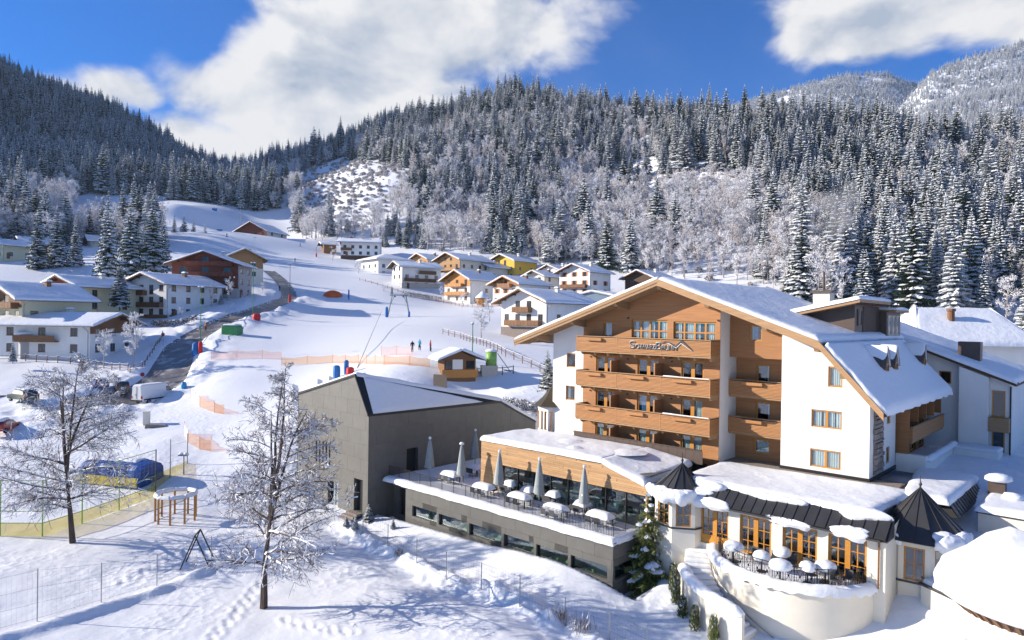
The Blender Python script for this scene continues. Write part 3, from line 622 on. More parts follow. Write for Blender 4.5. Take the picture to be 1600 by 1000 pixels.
def roof_snow(P0, P1, y0, y1, parent, T=.30, nx=26, ny=30, seed=0, off=.24, ragged=.05, label=None):
    mb = MB(); n = np.array([-(P1[1] - P0[1]), P1[0] - P0[0]]); n = n / np.linalg.norm(n) * (1 if n[1] > 0 else -1); a, b = np.array(P0) + n * off, np.array(P1) + n * off
    snow_patch(mb, (a[0], y0, a[1]), (b[0], y0, b[1]), (b[0], y1, b[1]), (a[0], y1, a[1]), T, nx, ny, .4, .05, .035, seed=seed, ragged=ragged)
    return mb.build('roof_snow', SNOW, parent, True, label)
roof_snow(RLf, RU + (0.1, 0.035), ROOF_Y0 + .02, ROOF_Y1, roof_l, .34, seed=1); roof_snow(RU, RK + (-.02, .0), ROOF_Y0 + .02, ROOF_Y1, roof_r, .34, seed=2); roof_snow(RK + (.12, -.12), RE + (.06, -.06), ROOF_Y0 + .02, 16.7, roof_s, .36, seed=3, ragged=.2)
# ---- balconies of slats
SL_H = .098; SL_GAP = .024; NSL = 11
def slat_mesh(lx, ly, name='slat'):
    mb = MB(); mb.box(-lx / 2, lx / 2, -ly / 2, ly / 2, 0, SL_H - SL_GAP); return mb.mesh(name, SLAT)
SM4 = slat_mesh(3.94, .035); SMS = slat_mesh(.035, 1.46); SM39 = slat_mesh(3.86, .035)
def balcony(u0, u1, yf, yb, top, seps, slats_mesh, ends=(True, True), beams=True, label=None, planters=True):
    h = SL_H * NSL + .06; zb = top - h - .06; mb = MB()
    mb.box(u0 - .01, u1 + .01, yf - .03, yf + .12, top - .04, top + .02)             # cap rail
    for e, uu in zip(ends, (u0, u1)):
        if e: mb.box(uu - .03 if uu == u0 else uu - .1, uu + .1 if uu == u0 else uu + .03, yf + .12, yb, top - .04, top + .019)
    mb.box(u0, u1, yf + .08, yb, zb - .12, zb + .02)                                  # floor
    b = mb.build('balcony', FASCIA, hotel, label=label); mb = MB()
    mb.box(u0 + .05, u1 - .05, yf + .05, yf + .075, zb + .03, top - .05)
    for e, uu in zip(ends, (u0, u1)):
        if e: s = .05 if uu == u0 else -.075; mb.box(uu + s, uu + s + .025, yf + .08, yb, zb + .03, top - .05)
    mb.build('backing', DARKWOOD, b)
    for k in range(len(seps) - 1):
        c = (seps[k] + seps[k + 1]) / 2
        for j in range(NSL): inst('slat', slats_mesh, b, (c, yf + .018, zb + .03 + j * SL_H))
    for e, uu in zip(ends, (u0, u1)):
        if e:
            for j in range(NSL): inst('slat', SMS, b, (uu + (.018 if uu == u0 else -.018), (yf + .05 + yf + 1.51) / 2, zb + .03 + j * SL_H))
    for s in seps: pm = MB(); pm.box(s - .025, s + .025, yf - .012, yf + .05, zb, top - .03); pm.build('post', SLAT, b)
    if beams:
        n = int((u1 - u0) / 1.32)
        for k in range(n + 1):
            uu = u0 + .35 + k * (u1 - u0 - .5) / n; q = MB(); q.prism([(uu - .08, yf + .25, zb - .13), (uu - .08, yf + .4, zb - .34), (uu - .08, yb, zb - .38), (uu - .08, yb, zb - .13)], (.16, 0, 0)); q.build('beam', FASCIA, b)
    if planters:
        for k in range(len(seps) - 1):
            if planters == 'first' and k: continue
            c = (seps[k] + seps[k + 1]) / 2; q = MB(); q.hexa([(c - .85, yf - .24, top - .36), (c + .65, yf - .24, top - .36), (c + .65, yf - .014, top - .36), (c - .85, yf - .014, top - .36), (c - .85, yf - .28, top - .14), (c + .65, yf - .28, top - .14), (c + .65, yf - .014, top - .14), (c - .85, yf - .014, top - .14)]); q.build('flower_box', SLAT, b)
    return b
for i, top in enumerate((-1.42, -4.25, -7.05)):
    b = balcony(-12, 0, -1.55, -.05, top, [-12, -8, -4, 0], SM4, planters='first' if i == 0 else True, label=['top balcony carrying the hotel name', 'middle slatted balcony', 'lower slatted balcony'][i])
    if i == 0: TOPBALC = b
    if i:
        q = MB(); snow_patch(q, (-3.8, -1.58, top + .02), (-.05, -1.58, top + .02), (-.05, -1.43, top + .02), (-3.8, -1.43, top + .02), .05, 20, 3, .05, .0, .02); q.build('rail_snow', SNOW, b, True)
for (z0, z1) in ((-5.3, -3.35), (-8.1, -6.15), (-10.1, -8.75)):
    for uu in (-8.75, -4.72):
        mb = MB(); mb.box(uu - .04, uu + .04, -1.2, -.05, z0, z1); mb.box(uu - .06, uu + .06, -1.27, -1.2, z0, z1 + .03); mb.build('partition', LARCH, hotel)
for i, top in enumerate((-4.33, -7.06)):
    balcony(.05, 3.93, 1.4, 2.7, top, [.05, 3.93], SM39, (False, False), False, label=['upper', 'lower'][i] + ' small balcony of the recess')
for z in (-3.35, -6.2): 
    for u in (-11.6, -7.9, -3.9):
        mb = MB(); mb.tube((u, -.05, z + .15), (u, -.14, z + .15), .06, n=8); mb.build('wall_lamp', DARK, hotel)
for (u, z) in ((-7.95, .1), (-.15, .0)): mb = MB(); mb.tube((u, -.05, z), (u, -.14, z), .07, n=8); mb.build('wall_lamp', DARK, hotel)
# ---- hotel name and mountain emblem on the top balcony
def text_mesh(s, size, ext):
    c = bpy.data.curves.new('txt', 'FONT'); c.body = s; c.size = size; c.extrude = ext; o = bpy.data.objects.new('txt', c); COL.objects.link(o)
    dg = bpy.context.evaluated_depsgraph_get(); me = bpy.data.meshes.new_from_object(o.evaluated_get(dg)); COL.objects.unlink(o); bpy.data.objects.remove(o); bpy.data.curves.remove(c); return me
SIGNM = mat('sign_steel', (.10, .10, .10), .35, metal=.7); SIGNL = mat('sign_edge', (.72, .72, .70), .4, metal=.3)
def put_text(s, size, u0, width, z, parent, y, matr, name='sign_letters', ext=.02):
    me = text_mesh(s, size, ext); me.materials.clear(); me.materials.append(matr)
    v = np.empty(len(me.vertices) * 3); me.vertices.foreach_get('co', v); v = v.reshape(-1, 3); k = width / (v[:, 0].max() - v[:, 0].min()); x = (v[:, 0] - v[:, 0].min()) * k
    P = np.stack([x, -v[:, 2], v[:, 1]], -1); me.vertices.foreach_set('co', P.ravel()); me.update()
    o = bpy.data.objects.new(name, me); COL.objects.link(o); o.parent = parent; o.location = tuple(np.subtract((u0, y, z), ORG.get(parent.name, (0, 0, 0)))); return o
SG = put_text('S', .86, -6.75, .5, -2.28, TOPBALC, -1.60, SIGNM); put_text('CHWARZ', .52, -6.2, 1.75, -2.28, TOPBALC, -1.60, SIGNM); put_text('B', .8, -4.4, .46, -2.28, TOPBALC, -1.60, SIGNM); put_text('RUNN', .52, -3.9, 1.25, -2.28, TOPBALC, -1.60, SIGNM)
put_text('S', .86, -6.78, .5, -2.25, TOPBALC, -1.575, SIGNL); put_text('CHWARZ', .52, -6.23, 1.75, -2.25, TOPBALC, -1.575, SIGNL); put_text('B', .8, -4.43, .46, -2.25, TOPBALC, -1.575, SIGNL); put_text('RUNN', .52, -3.93, 1.25, -2.25, TOPBALC, -1.575, SIGNL)
def ribbon(pts, y, th, name, matr, parent, ext=.04):
    mb = MB()
    for i in range(len(pts) - 1):
        (x0, z0, w0), (x1, z1, w1) = pts[i], pts[i + 1]; mb.hexa([(x0, y - ext, z0 - w0), (x1, y - ext, z1 - w1), (x1, y, z1 - w1), (x0, y, z0 - w0), (x0, y - ext, z0 + w0), (x1, y - ext, z1 + w1), (x1, y, z1 + w1), (x0, y, z0 + w0)])
    mb.build(name, matr, parent)
ribbon([(-3.95, -1.78, .01), (-3.6, -1.66, .035), (-3.25, -1.72, .05), (-2.75, -1.98, .06), (-2.35, -1.60, .05), (-2.2, -1.56, .05), (-1.85, -1.85, .05), (-1.35, -2.22, .012)], -1.585, .04, 'emblem', SIGNM, TOPBALC)
ribbon([(-3.5, -1.72, .008), (-3.1, -1.84, .03), (-2.7, -2.07, .03), (-2.3, -1.72, .025), (-1.9, -1.97, .02), (-1.4, -2.27, .008)], -1.58, .04, 'emblem', SIGNL, TOPBALC)
# ---- flank balcony, dormers, upper box
b = None
mb = MB(); mb.box(10.62, 10.65, 8.1, 18.2, -8.45, -7.45); mb.box(9.35, 10.6, 8.12, 8.15, -8.45, -7.45); mb.box(10.55, 10.72, 8.1, 18.3, -7.42, -7.36); mb.box(9.3, 10.6, 8.15, 18.2, -8.6, -8.48)
b = mb.build('balcony', FASCIA, hotel, label='long slatted balcony on the shaded flank')
SLF = (lambda: (lambda m_: (m_.box(-.018, .018, -5.05, 5.05, 0, .086), m_.mesh('slat', SLAT))[1])(MB()))(); SLE = (lambda: (lambda m_: (m_.box(-.63, .63, -.018, .018, 0, .086), m_.mesh('slat', SLAT))[1])(MB()))()
for j in range(10): inst('slat', SLF, b, (10.67, 13.15, -8.44 + j * .098)); inst('slat', SLE, b, (9.98, 8.1, -8.44 + j * .098))
for k in range(5): mb = MB(); yy = 8.0 + 2.5 * k; mb.box(9.3, 10.5, yy - .05, yy + .05, -7.3 if k else -10, -5.4); mb.build('partition', LARCH, hotel)
mb = MB(); mb.box(9.7, 11.6, 7.7, 8.3, BASE - .4, -9.3); mb.box(11.4, 11.6, 8.3, 17.5, BASE - .4, -9.6); pw = mb.build('planter_wall', WHITE, hotel)
mb = MB(); snow_patch(mb, (11.3, 8.2, -9.6), (11.75, 8.2, -9.6), (11.75, 17.6, -9.6), (11.3, 17.6, -9.6), .2, 3, 20, .2); mb.build('ledge_snow', SNOW, pw, True)
def zsteep(u): return KINK[1] + (u - KINK[0]) * ks + .24
for k, yy in enumerate((4.6, 6.9, 15.2)):       # little pointed dormers in the steep slope
    u = 9.3; z0 = zsteep(9.85); z1 = zsteep(8.55) + .25; w = .55; mb = MB()
    mb.poly([(9.85, yy - w, z0), (9.85, yy + w, z0), (9.85, yy + w, z0 + .75), (9.85, yy, z1 + .35), (9.85, yy - w, z0 + .75)])
    for s in (-1, 1): mb.poly([(9.85, yy + s * w, z0), (9.85, yy + s * w, z0 + .75), (9.1, yy + s * w, z0 + .75)])
    d_ = mb.build('dormer', BRONZE, hotel); q = MB()
    for s in (-1, 1): q.hexa([(9.95, yy, z1 + .33), (9.95, yy + s * (w + .1), z0 + .68), (8.5, yy + s * (w + .1), z0 + .75), (8.4, yy, z1 + .33), (9.95, yy, z1 + .40), (9.95, yy + s * (w + .14), z0 + .76), (8.5, yy + s * (w + .14), z0 + .83), (8.4, yy, z1 + .40)])
    q.build('dormer_roof', BRONZE, d_)
    window(d_, RT(9.87), yy - .28, yy + .28, z0 + .15, z0 + .95, inset=-.02, cols=1, fw=.07, room=False, glass=DGLASS)
    for s in (-1, 1):
        q = MB(); snow_patch(q, (8.4, yy, z1 + .41), (9.9, yy, z1 + .41), (9.9, yy + s * w, z0 + .85), (8.5, yy + s * w, z0 + .9), .16, 8, 5, .2, .04); q.build('dormer_snow', SNOW, d_, True)
ub = MB(); ub.poly([(3.3, 7.0, .4), (7.05, 7.0, -1.4), (7.05, 7.0, 1.35), (3.3, 7.0, .55)]); ub.poly([(7.05, 7.0, -1.5), (7.05, 13.1, -1.5), (7.05, 13.1, 1.35), (7.05, 7.0, 1.35)]); ub.poly([(7.05, 13.1, -1.5), (7.05, 13.1, 1.35), (3.3, 13.1, .5)])
ub.box(6.0, 7.6, 13.15, 17.3, -1.5, .85)
ubo = ub.build('upper_box', BRONZE, hotel, label='bronze sheet-clad roof box with flat snowy roof')
rbm = MB(); rbm.box(7.06, 7.11, -.04, .04, 0, 2.55); rib = rbm.mesh('rib', BRONZE)
for k in range(22): inst('rib', rib, ubo, (0, 8.95 + k * .19, -1.3))
window(ubo, RT(7.06), 7.6, 8.6, -.25, 1.0, inset=-.03, cols=3, fw=.1, frame=BRONZE, room=False, glass=DGLASS)
for yy in (13.4, 14.6, 15.8): window(ubo, RT(7.61), yy, yy + 1.0, -1.0, .6, inset=-.03, cols=1, fw=.08, frame=mat('pale_frame', (.5, .45, .38), .6), room=False, glass=DGLASS)
q = MB(); q.prism([(2.6, 5.9, .62), (7.7, 5.9, 1.72), (7.7, 5.9, 1.45), (2.6, 5.9, .35)], (0, 8.0, 0)); urf = q.build('box_roof', FASCIA, ubo)
q = MB(); q.box(5.6, 8.1, 13.95, 17.9, .85, 1.1); q.build('box_roof', FASCIA, ubo)
for k in range(14): q = MB(); q.box(7.3, 7.75, 6.3 + k * .52, 6.45 + k * .52, 1.3, 1.44); q.build('rafter_end', DARKWOOD, urf)
q = MB(); snow_patch(q, (2.6, 5.9, .63), (7.68, 5.9, 1.73), (7.68, 13.9, 1.73), (2.6, 13.9, .63), .3, 14, 16, .35, .06); q.build('box_snow', SNOW, urf, True)
q = MB(); snow_patch(q, (5.6, 13.95, 1.1), (8.1, 13.95, 1.1), (8.1, 17.9, 1.1), (5.6, 17.9, 1.1), .14, 8, 8, .3, .02); q.build('box_snow', SNOW, urf, True)
q = MB(); q.box(1.2, 2.6, 15.2, 16.4, .6, 2.55); chm = q.build('chimney', CREAM, hotel); q = MB(); q.box(1.0, 2.8, 15.0, 16.6, 2.55, 2.75); q.tube((1.9, 15.8, 2.75), (1.9, 15.8, 4.4), .09, n=6); q.build('chimney_cap', BRONZE, chm)
# ---- little turret bay at the far left corner
tb = MB(); R_ = 1.35; cx, cy = -16.5, .9
ring = lambda r, z: [(cx + r * math.cos(math.radians(a)), cy + r * math.sin(math.radians(a)), z) for a in range(-157, 203, 45)]
a_, b_ = ring(R_, -12.5), ring(R_, -7.85)
for k in range(8): tb.poly([a_[k], a_[(k + 1) % 8], b_[(k + 1) % 8], b_[k]])
tur = tb.build('turret', WHITE, hotel, label='small eight-sided corner turret')
q = MB(); prof = [(1.75, -7.85), (1.45, -7.6), (.95, -7.15), (.5, -6.6), (.12, -6.2), (.02, -5.9)]
q.lathe(prof, (cx, cy, 0), 8); q.build('turret_roof', mat('copper_brown', (.10, .08, .05), .45, metal=.4, var=.15), tur)
for a in (-112.5, -67.5, -157.5 + 0):
    a0, a1 = math.radians(a - 19), math.radians(a + 19); rr = R_ * .925
    p0 = np.array([cx + rr * math.cos(a0), cy + rr * math.sin(a0)]); p1 = np.array([cx + rr * math.cos(a1), cy + rr * math.sin(a1)]); dn = np.array([math.cos(math.radians(a)), math.sin(math.radians(a))]); ln = np.linalg.norm(p1 - p0)
    window(tur, (lambda p0, p1, dn, ln: (lambda x, z, d: tuple(p0 + (p1 - p0) * x / ln - dn * (d - .06)) + (z,)))(p0, p1, dn, ln), .05, ln - .05, -9.9, -8.3, inset=-.02, cols=1, rows=2, fw=.07, room=False, glass=DGLASS)
# ---- bronze parapet in front of the gable (standing panels)
pr = MB(); pr.box(-12.1, -.6, -1.58, -1.5, -10.4, -9.42); pr.box(-12.14, -.56, -1.66, -1.44, -9.42, -9.36); par = pr.build('parapet', BRONZE, hotel, label='bronze sheet parapet below the gable balconies')
pm = (lambda m_: (m_.box(-.335, .335, -.025, 0, -.5, .44), m_.mesh('parapet_panel', BRONZE))[1])(MB())
for k in range(17): inst('parapet_panel', pm, par, (-11.75 + k * .685, -1.585, -9.88))
# ------------------------------------------------------------------ dark angular building
dk = hthing('angular_building', 'dark grey-green panel-clad angular building with pointed snowy roof', 'building', -31, -12.75, -17.3)
UR, ULt, YF = -25.4, -36.95, -12.75
front_poly = [(ULt, -7.54), (-27.44, -5.11), (UR, -8.4)]
hp_l = (-(front_poly[1][1] - front_poly[0][1]) / (front_poly[1][0] - front_poly[0][0]), 1, 0); hp_l = (hp_l[0], 1, front_poly[0][1] + hp_l[0] * front_poly[0][0])
s2 = (front_poly[2][1] - front_poly[1][1]) / (front_poly[2][0] - front_poly[1][0]); hp_r = (-s2, 1, front_poly[1][1] - s2 * front_poly[1][0])
fdoor = (-27.45, -26.15, -16.9, -14.1); fwin = (-31.6, -29.9, -17.2, -15.0)
mb = MB(); wall(mb, FR(YF + .05), ULt, UR, -18.5, -4, [fdoor, fwin], [hp_l, hp_r], .5)
rd_door = (8.55 * -1 - .0, -7.25, -14.0, -11.85)     # door on the right face (y = -v)
rholes = [(-8.6, -7.3, -14.0, -11.85)]
mb2 = RT(UR - .05); wall(mb, mb2, YF + .05, 8.9, -18.5, -8.45, rholes, [(.47, 1, -8.45 + .47 * 3.4)], .5)
mb.poly([(ULt, YF, -18.5), (ULt, 8.9, -18.5), (ULt, 8.9, -9.5), (ULt, YF, -7.6)]); mb.poly([(ULt, 8.9, -18.5), (UR - .05, 8.9, -18.5), (UR - .05, 8.9, -11.1), (ULt, 8.9, -9.5)])
dkw = mb.build('wall', CLAD, dk)
# cladding panels on the two visible faces, each its own sheet
def clad(face, x0, x1, z0, z1, holes, planes, parent, pw=1.55, ph=1.05, off=-.02, seed=0, gap=.007):
    rr = random.Random(seed); z = z0; k = 0
    while z < z1:
        x = x0 - (pw * .5 if k % 2 else 0) - rr.uniform(0, .3); zt = min(z + ph, z1)
        while x < x1:
            a, b = max(x, x0), min(x + pw, x1); x += pw
            if b - a < .1: continue
            p = [(a + gap, z + gap), (b - gap, z + gap), (b - gap, zt - gap), (a + gap, zt - gap)]
            skip = False; parts = [p]
            for h in holes:
                if a < h[1] and b > h[0] and z < h[3] and zt > h[2]:
                    nxt = []
                    for pp in parts:
                        for hp in ((1, 0, h[0]), (-1, 0, -h[1])):
                            q = clip(pp, hp); 
                            if len(q) > 2: nxt.append(q)
                        mid = clip(clip(pp, (-1, 0, -h[0])) or pp, (1, 0, h[1]))
                        for hp in ((0, 1, h[2]), (0, -1, -h[3])):
                            q = clip(mid, hp) if len(mid) > 2 else []
                            if len(q) > 2: nxt.append(q)
                    parts = nxt
            for pp in parts:
                for hp in planes: pp = clip(pp, hp) if len(pp) > 2 else []
                if len(pp) < 3: continue
                mbp = MB(); fr = [face(q[0], q[1], off) for q in pp]; bk = [face(q[0], q[1], 0) for q in pp]; d = np.subtract(bk[0], fr[0]); mbp.prism(fr, d); mbp.build('cladding_panel', CLAD, parent)
        z += ph; k += 1
clad(FR(YF + .05), ULt, UR, -17.3, -5, [fdoor, fwin], [(hp_l[0], 1, hp_l[2] - .08), (hp_r[0], 1, hp_r[2] - .08)], dkw, 1.9, 1.25, seed=4)
clad(RT(UR - .05), YF + .09, 8.9, -17.3, -8.5, rholes, [(.47, 1, -8.5 + .47 * 3.4)], dkw, 2.1, 1.25, seed=5)
mb = MB(); mb.box(fdoor[0], fdoor[1], YF + .4, YF + .5, fdoor[2], fdoor[3]); mb.build('door', BLACK, dk); mb = MB(); mb.box(UR - .5, UR - .42, -8.6, -7.3, -14, -11.85); mb.build('door', BLACK, dk)
window(dk, FR(YF + .05), *fwin, inset=.3, cols=2, fw=.06, frame=DARK, glass=BIGGLASS)
for k in range(3): mb = MB(); mb.box(-27.5 + .15 * k - .5, -26.1, YF - 1.3 + .35 * k, YF - .0, -17.6, -17.25 + .17 * k); mb.build('step', STONE, dk)
for k in range(5): mb = MB(); mb.box(-33.6 + k * .55, -33.52 + k * .55, YF - .03, YF + .05, -13.6, -11.6); mb.build('slot', BLACK, dk)
# roof: right-hand triangle, far slope, rim
ap = (-27.44, YF, -5.11); ec = (UR, YF, -8.4); en = (UR, 3.4, -8.55); lf = (ULt, YF, -7.54); lb = (ULt, 8.9, -9.4); be = (UR, 8.9, -11.1)
mb = MB(); mb.poly([ap, ec, en]); mb.poly([ap, en, be, lb, lf]); rf = mb.build('roof', DARK, dk)
def bary_snow(A, B, C, T, n, parent, inset=.06, seed=0, hole=None):
    A, B, C = [np.array(p, float) for p in (A, B, C)]; cen = (A + B + C) / 3; A, B, C = [cen + (p - cen) * (1 - inset) for p in (A, B, C)]
    mb = MB(); idx = {}
    for i in range(n + 1):
        for j in range(n + 1 - i):
            a, b = i / n, j / n; c = 1 - a - b; p = A * a + B * b + C * c; e = min(a, b, c) * 9
            h = T * math.sqrt(max(0, 1 - (1 - min(1, e)) ** 2)) * (1 + .18 * nz(p[0], p[1], .8)); idx[i, j] = len(mb.v); mb.v.append((p[0], p[1], p[2] + h + .02))
    for i in range(n):
        for j in range(n - i):
            mb.f.append((idx[i, j], idx[i + 1, j], idx[i, j + 1])); mb.m.append(0)
            if i + j < n - 1: mb.f.append((idx[i + 1, j], idx[i + 1, j + 1], idx[i, j + 1])); mb.m.append(0)
    return mb.build('roof_snow', SNOW, parent, True)
A_, B_, C_ = [np.array(p) for p in (ap, ec, en)]
bary_snow(A_ * .93 + B_ * .03 + C_ * .04, B_ * .975 + C_ * .025, C_ * .86 + B_ * .12 + A_ * .02, .2, 30, rf, .02)
mb = MB(); L0 = np.array(ap) + (-.05, 0, .02); L1 = np.array(en) + (-.1, 0, .05)
snow_patch(mb, L0 + (-.5, .1, -.1), L0 + (.12, .1, -.12), L1 + (.1, 0, 0), L1 + (-.9, 0, .1), .3, 4, 34, .2, .05, .05); snow_patch(mb, L1 + (-.9, 0, .1), L1 + (.1, 0, 0), np.array(be) + (.05, 0, .05), np.array(be) + (-.9, 0, .2), .3, 4, 12, .2, .03, .05)
mb.build('ridge_snow', SNOW, rf, True)
mb = MB(); snow_patch(mb, np.array(lf) + (0, .1, .02), np.array(ap) + (-.6, .1, -.1), np.array(en) + (-1, 0, .1), np.array(lb) + (0, 0, .05), .25, 16, 20, .3, .0); mb.build('roof_snow', SNOW, rf, True)
mb = MB()
def rim(p, q, w=.12, h=.16):
    p, q = np.array(p), np.array(q); mb.hexa([p + (-w, -.02, -h), p + (.04, -.02, -h), q + (.04, 0, -h), q + (-w, 0, -h), p + (-w, -.02, .04), p + (.04, -.02, .04), q + (.04, 0, .04), q + (-w, 0, .04)])
rim(ec, en); rim(en, be); mb.build('roof_rim', DARK, rf)
mb = MB()
for (p, q) in ((lf, ap), (ap, ec)): p, q = np.array(p), np.array(q); mb.hexa([p + (0, -.1, -.12), q + (0, -.1, -.12), q + (0, .1, -.12), p + (0, .1, -.12), p + (0, -.1, .05), q + (0, -.1, .05), q + (0, .1, .05), p + (0, .1, .05)])
mb.build('roof_rim', DARK, rf)
# ------------------------------------------------------------------ pool building with roof terrace
TZ = -14.0
pb = hthing('pool_building', 'long low dark-clad pool building with a ribbon of windows under the terrace', 'building', -12, -11.26, -17.4)
PX0, PX1, PY = -22.2, -1.45, -11.26
rib_z0, rib_z1 = -16.42, -15.55; edges = [-21.4, -18.1, -14.6, -11.0, -7.9, -4.9, -1.75]
rh = [(edges[i] + .12, edges[i + 1] - .12, rib_z0, rib_z1) for i in range(6)]
mb = MB(); wall(mb, FR(PY + .05), PX0, PX1, -18.4, TZ - .12, rh, [], .45); wall(mb, RT(PX1 - .05), PY + .05, -7.4, -18.4, TZ - .12, [(PY + .3, -8.4, rib_z0, rib_z1)], [], .45)
mb.poly([(PX0, PY, TZ - .12), (PX1, PY, TZ - .12), (PX1, -7.4, TZ - .12), (PX0, -7.4, TZ - .12)])
wall(mb, FR(-10.0), UR - .1, PX0, -18.4, TZ - .12, [(-24.6, -22.6, -17.2, -14.9)], [], .5); mb.poly([(PX0, PY, -18.4), (PX0, -10, -18.4), (PX0, -10, TZ - .12), (PX0, PY, TZ - .12)])
pbw = mb.build('wall', CLAD, pb)
clad(FR(PY + .05), PX0, PX1, -17.45, TZ - .14, rh, [], pbw, 2.3, .78, seed=8); clad(RT(PX1 - .05), PY + .1, -7.4, -17.45, TZ - .14, [(PY + .3, -8.4, rib_z0, rib_z1)], [], pbw, 1.8, .78, seed=9)
mb = MB(); mb.box(-24.6, -22.6, -9.62, -9.5, -17.2, -14.9); mb.build('door', BLACK, pb); window(pb, FR(-10.0), -24.5, -23.6, -17.2, -14.95, inset=.2, cols=1, fw=.06, frame=DARK, room=False, glass=BIGGLASS)
PALE = mat('pool_hall', (.25, .27, .26), .8); POOLW = mat('lounger', (.45, .5, .25), .7)
for h in rh:
    w = window(pb, FR(PY + .05), *h, inset=.2, cols=1, fw=.04, frame=DARK, room=False, glass=BIGGLASS)
    mb = MB(); mb.box(h[0], h[1], PY + 3.2, PY + 3.3, -17.4, -14.6); mb.box(h[0], h[1], PY + .5, PY + 3.2, -16.9, -16.8); mb.build('pool_room', PALE, w)
    for k in range(2): mb = MB(); a = h[0] + .7 + k * 1.2; mb.hexa([(a, PY + .9, -16.75), (a + .5, PY + .9, -16.75), (a + .5, PY + 2.1, -16.75), (a, PY + 2.1, -16.75), (a, PY + .9, -16.45), (a + .5, PY + .9, -16.45), (a + .5, PY + 2.1, -16.1), (a, PY + 2.1, -16.1)]); mb.build('lounger', POOLW, w)
window(pb, RT(PX1 - .05), PY + .3, -8.4, rib_z0, rib_z1, inset=.2, cols=1, fw=.04, frame=DARK, glass=BIGGLASS)
# terrace slab and edge snow
mb = MB(); mb.box(-25.3, PX1 + .02, PY - .02, -7.5, TZ - .12, TZ - .02); mb.box(-25.3, -17.15, -7.5, 12, TZ - .12, TZ - .02); ts = mb.build('terrace_slab', GREYMET, pb)
mb = MB(); snow_patch(mb, (-25.2, PY - .08, TZ - .1), (PX1 + .1, PY - .08, TZ - .1), (PX1 + .1, PY + .75, TZ - .02), (-25.2, PY + .75, TZ - .02), .3, 90, 4, .25, .08, .07, ragged=.16, droop=.1); snow_patch(mb, (PX1 - .55, PY + .5, TZ - .02), (PX1 + .12, PY + .5, TZ - .1), (PX1 + .12, -7.6, TZ - .1), (PX1 - .55, -7.6, TZ - .02), .28, 4, 14, .2, .06, .05, ragged=.1); mb.build('edge_snow', SNOW, ts, True)
mb = MB(); snow_patch(mb, (-25.2, PY + .6, TZ - .02), (PX1 - .4, PY + .6, TZ - .02), (PX1 - .4, -7.45, TZ - .02), (-25.2, -7.45, TZ - .02), .16, 60, 14, .1, 0, .06); snow_patch(mb, (-25.2, -7.5, TZ - .02), (-17.2, -7.5, TZ - .02), (-17.2, 11, TZ - .02), (-25.2, 11, TZ - .02), .15, 20, 30, .1, 0, .05); mb.build('terrace_snow', SNOW, ts, True)
# railing of single bars
def railing(pts, z, h=1.05, step=.14, name='railing', label='thin dark bar railing along the terrace edge', cat='railing', bar=.011):
    r = hthing(name, label, cat, pts[0][0], pts[0][1], z); tot = 0
    bm_ = MB(); bm_.box(-bar, bar, -bar, bar, 0, h - .03); bme = bm_.mesh('bar', DARK); pm_ = MB(); pm_.box(-.022, .022, -.022, .022, -.1, h); pme = pm_.mesh('post', DARK); nb = 0
    for i in range(len(pts) - 1):
        a, b = np.array(pts[i]), np.array(pts[i + 1]); ln = np.linalg.norm(b - a); mb = MB()
        for zz in (h, .1): mb.tube((*a, z + zz), (*b, z + zz), .02, n=4)
        mb.build('rail', DARK, r); n = int(ln / step)
        for k in range(n + 1):
            p = a + (b - a) * k / n
            if k % 11 == 0: inst('post', pme, r, (p[0], p[1], z))
            elif nb < 290: inst('bar', bme, r, (p[0], p[1], z)); nb += 1
    return r
railing([(-25.0, PY + .45), (PX1 - .3, PY + .45), (PX1 - .3, -7.9)], TZ, step=.125)
# ------------------------------------------------------------------ restaurant box
rb = hthing('restaurant_building', 'low timber-clad restaurant with a long glass front and flat snowy roof', 'restaurant', -9, -7.46, TZ)
RZ = -10.0
pts_top = [(-17.1, -10.0), (-4.8, -10.05), (-1.3, -11.1)]
gl = (-14.9, -1.5, TZ + .02, -11.75)
mb = MB(); wall(mb, FR(-7.46), -17.1, -1.3, TZ - .1, -10.1, [gl], [((pts_top[1][1] - pts_top[2][1]) / (pts_top[2][0] - pts_top[1][0]), 1, pts_top[1][1] + (pts_top[1][1] - pts_top[2][1]) / (pts_top[2][0] - pts_top[1][0]) * pts_top[1][0])], .35); mb.poly([(-17.1, -7.46, TZ), (-17.1, -1.0, TZ), (-17.1, -1.0, -10.1), (-17.1, -7.46, -10.1)])
rbw = mb.build('wall', BOARD, rb)
bmh = MB(); hgt = .148
k = 0; z = -11.75; rr = random.Random(5)
while z < -10.15:            # cladding boards above the glass, one by one
    x = -17.1
    while x < -1.4:
        w = rr.uniform(2.2, 4.2); x1 = min(x + w, -1.35); zt = min(z + hgt - .012, -10.12)
        top_lim = lambda xx: -10.08 if xx < -4.8 else -10.08 + (xx + 4.8) / 3.5 * -1.05
        if zt < top_lim(x) - .0 and zt < top_lim(x1) + .0:
            mb = MB(); dp = rr.uniform(.02, .045); mb.box(x + .006, x1 - .006, -7.46 - dp, -7.45, z, zt); mb.build('board', BOARD, rbw)
        x = x1
    z += hgt
z = TZ + .05
while z < -11.76:
    mb = MB(); mb.box(-17.1, -14.95, -7.46 - rr.uniform(.02, .045), -7.45, z, min(z + hgt - .012, -11.76)); mb.build('board', BOARD, rbw); z += hgt
mb = MB(); mb.box(-17.14, -16.2, -7.52, -7.43, TZ, -10.1); 
g = MB(); g.box(gl[0], gl[1], -7.2, -7.185, gl[2], gl[3]); go = g.build('glass_front', BIGGLASS, rb)
for k in range(9): q = MB(); x = gl[0] + (gl[1] - gl[0]) * k / 8; q.box(x - .035, x + .035, -7.28, -7.12, gl[2], gl[3]); q.build('mullion', DARK, go)
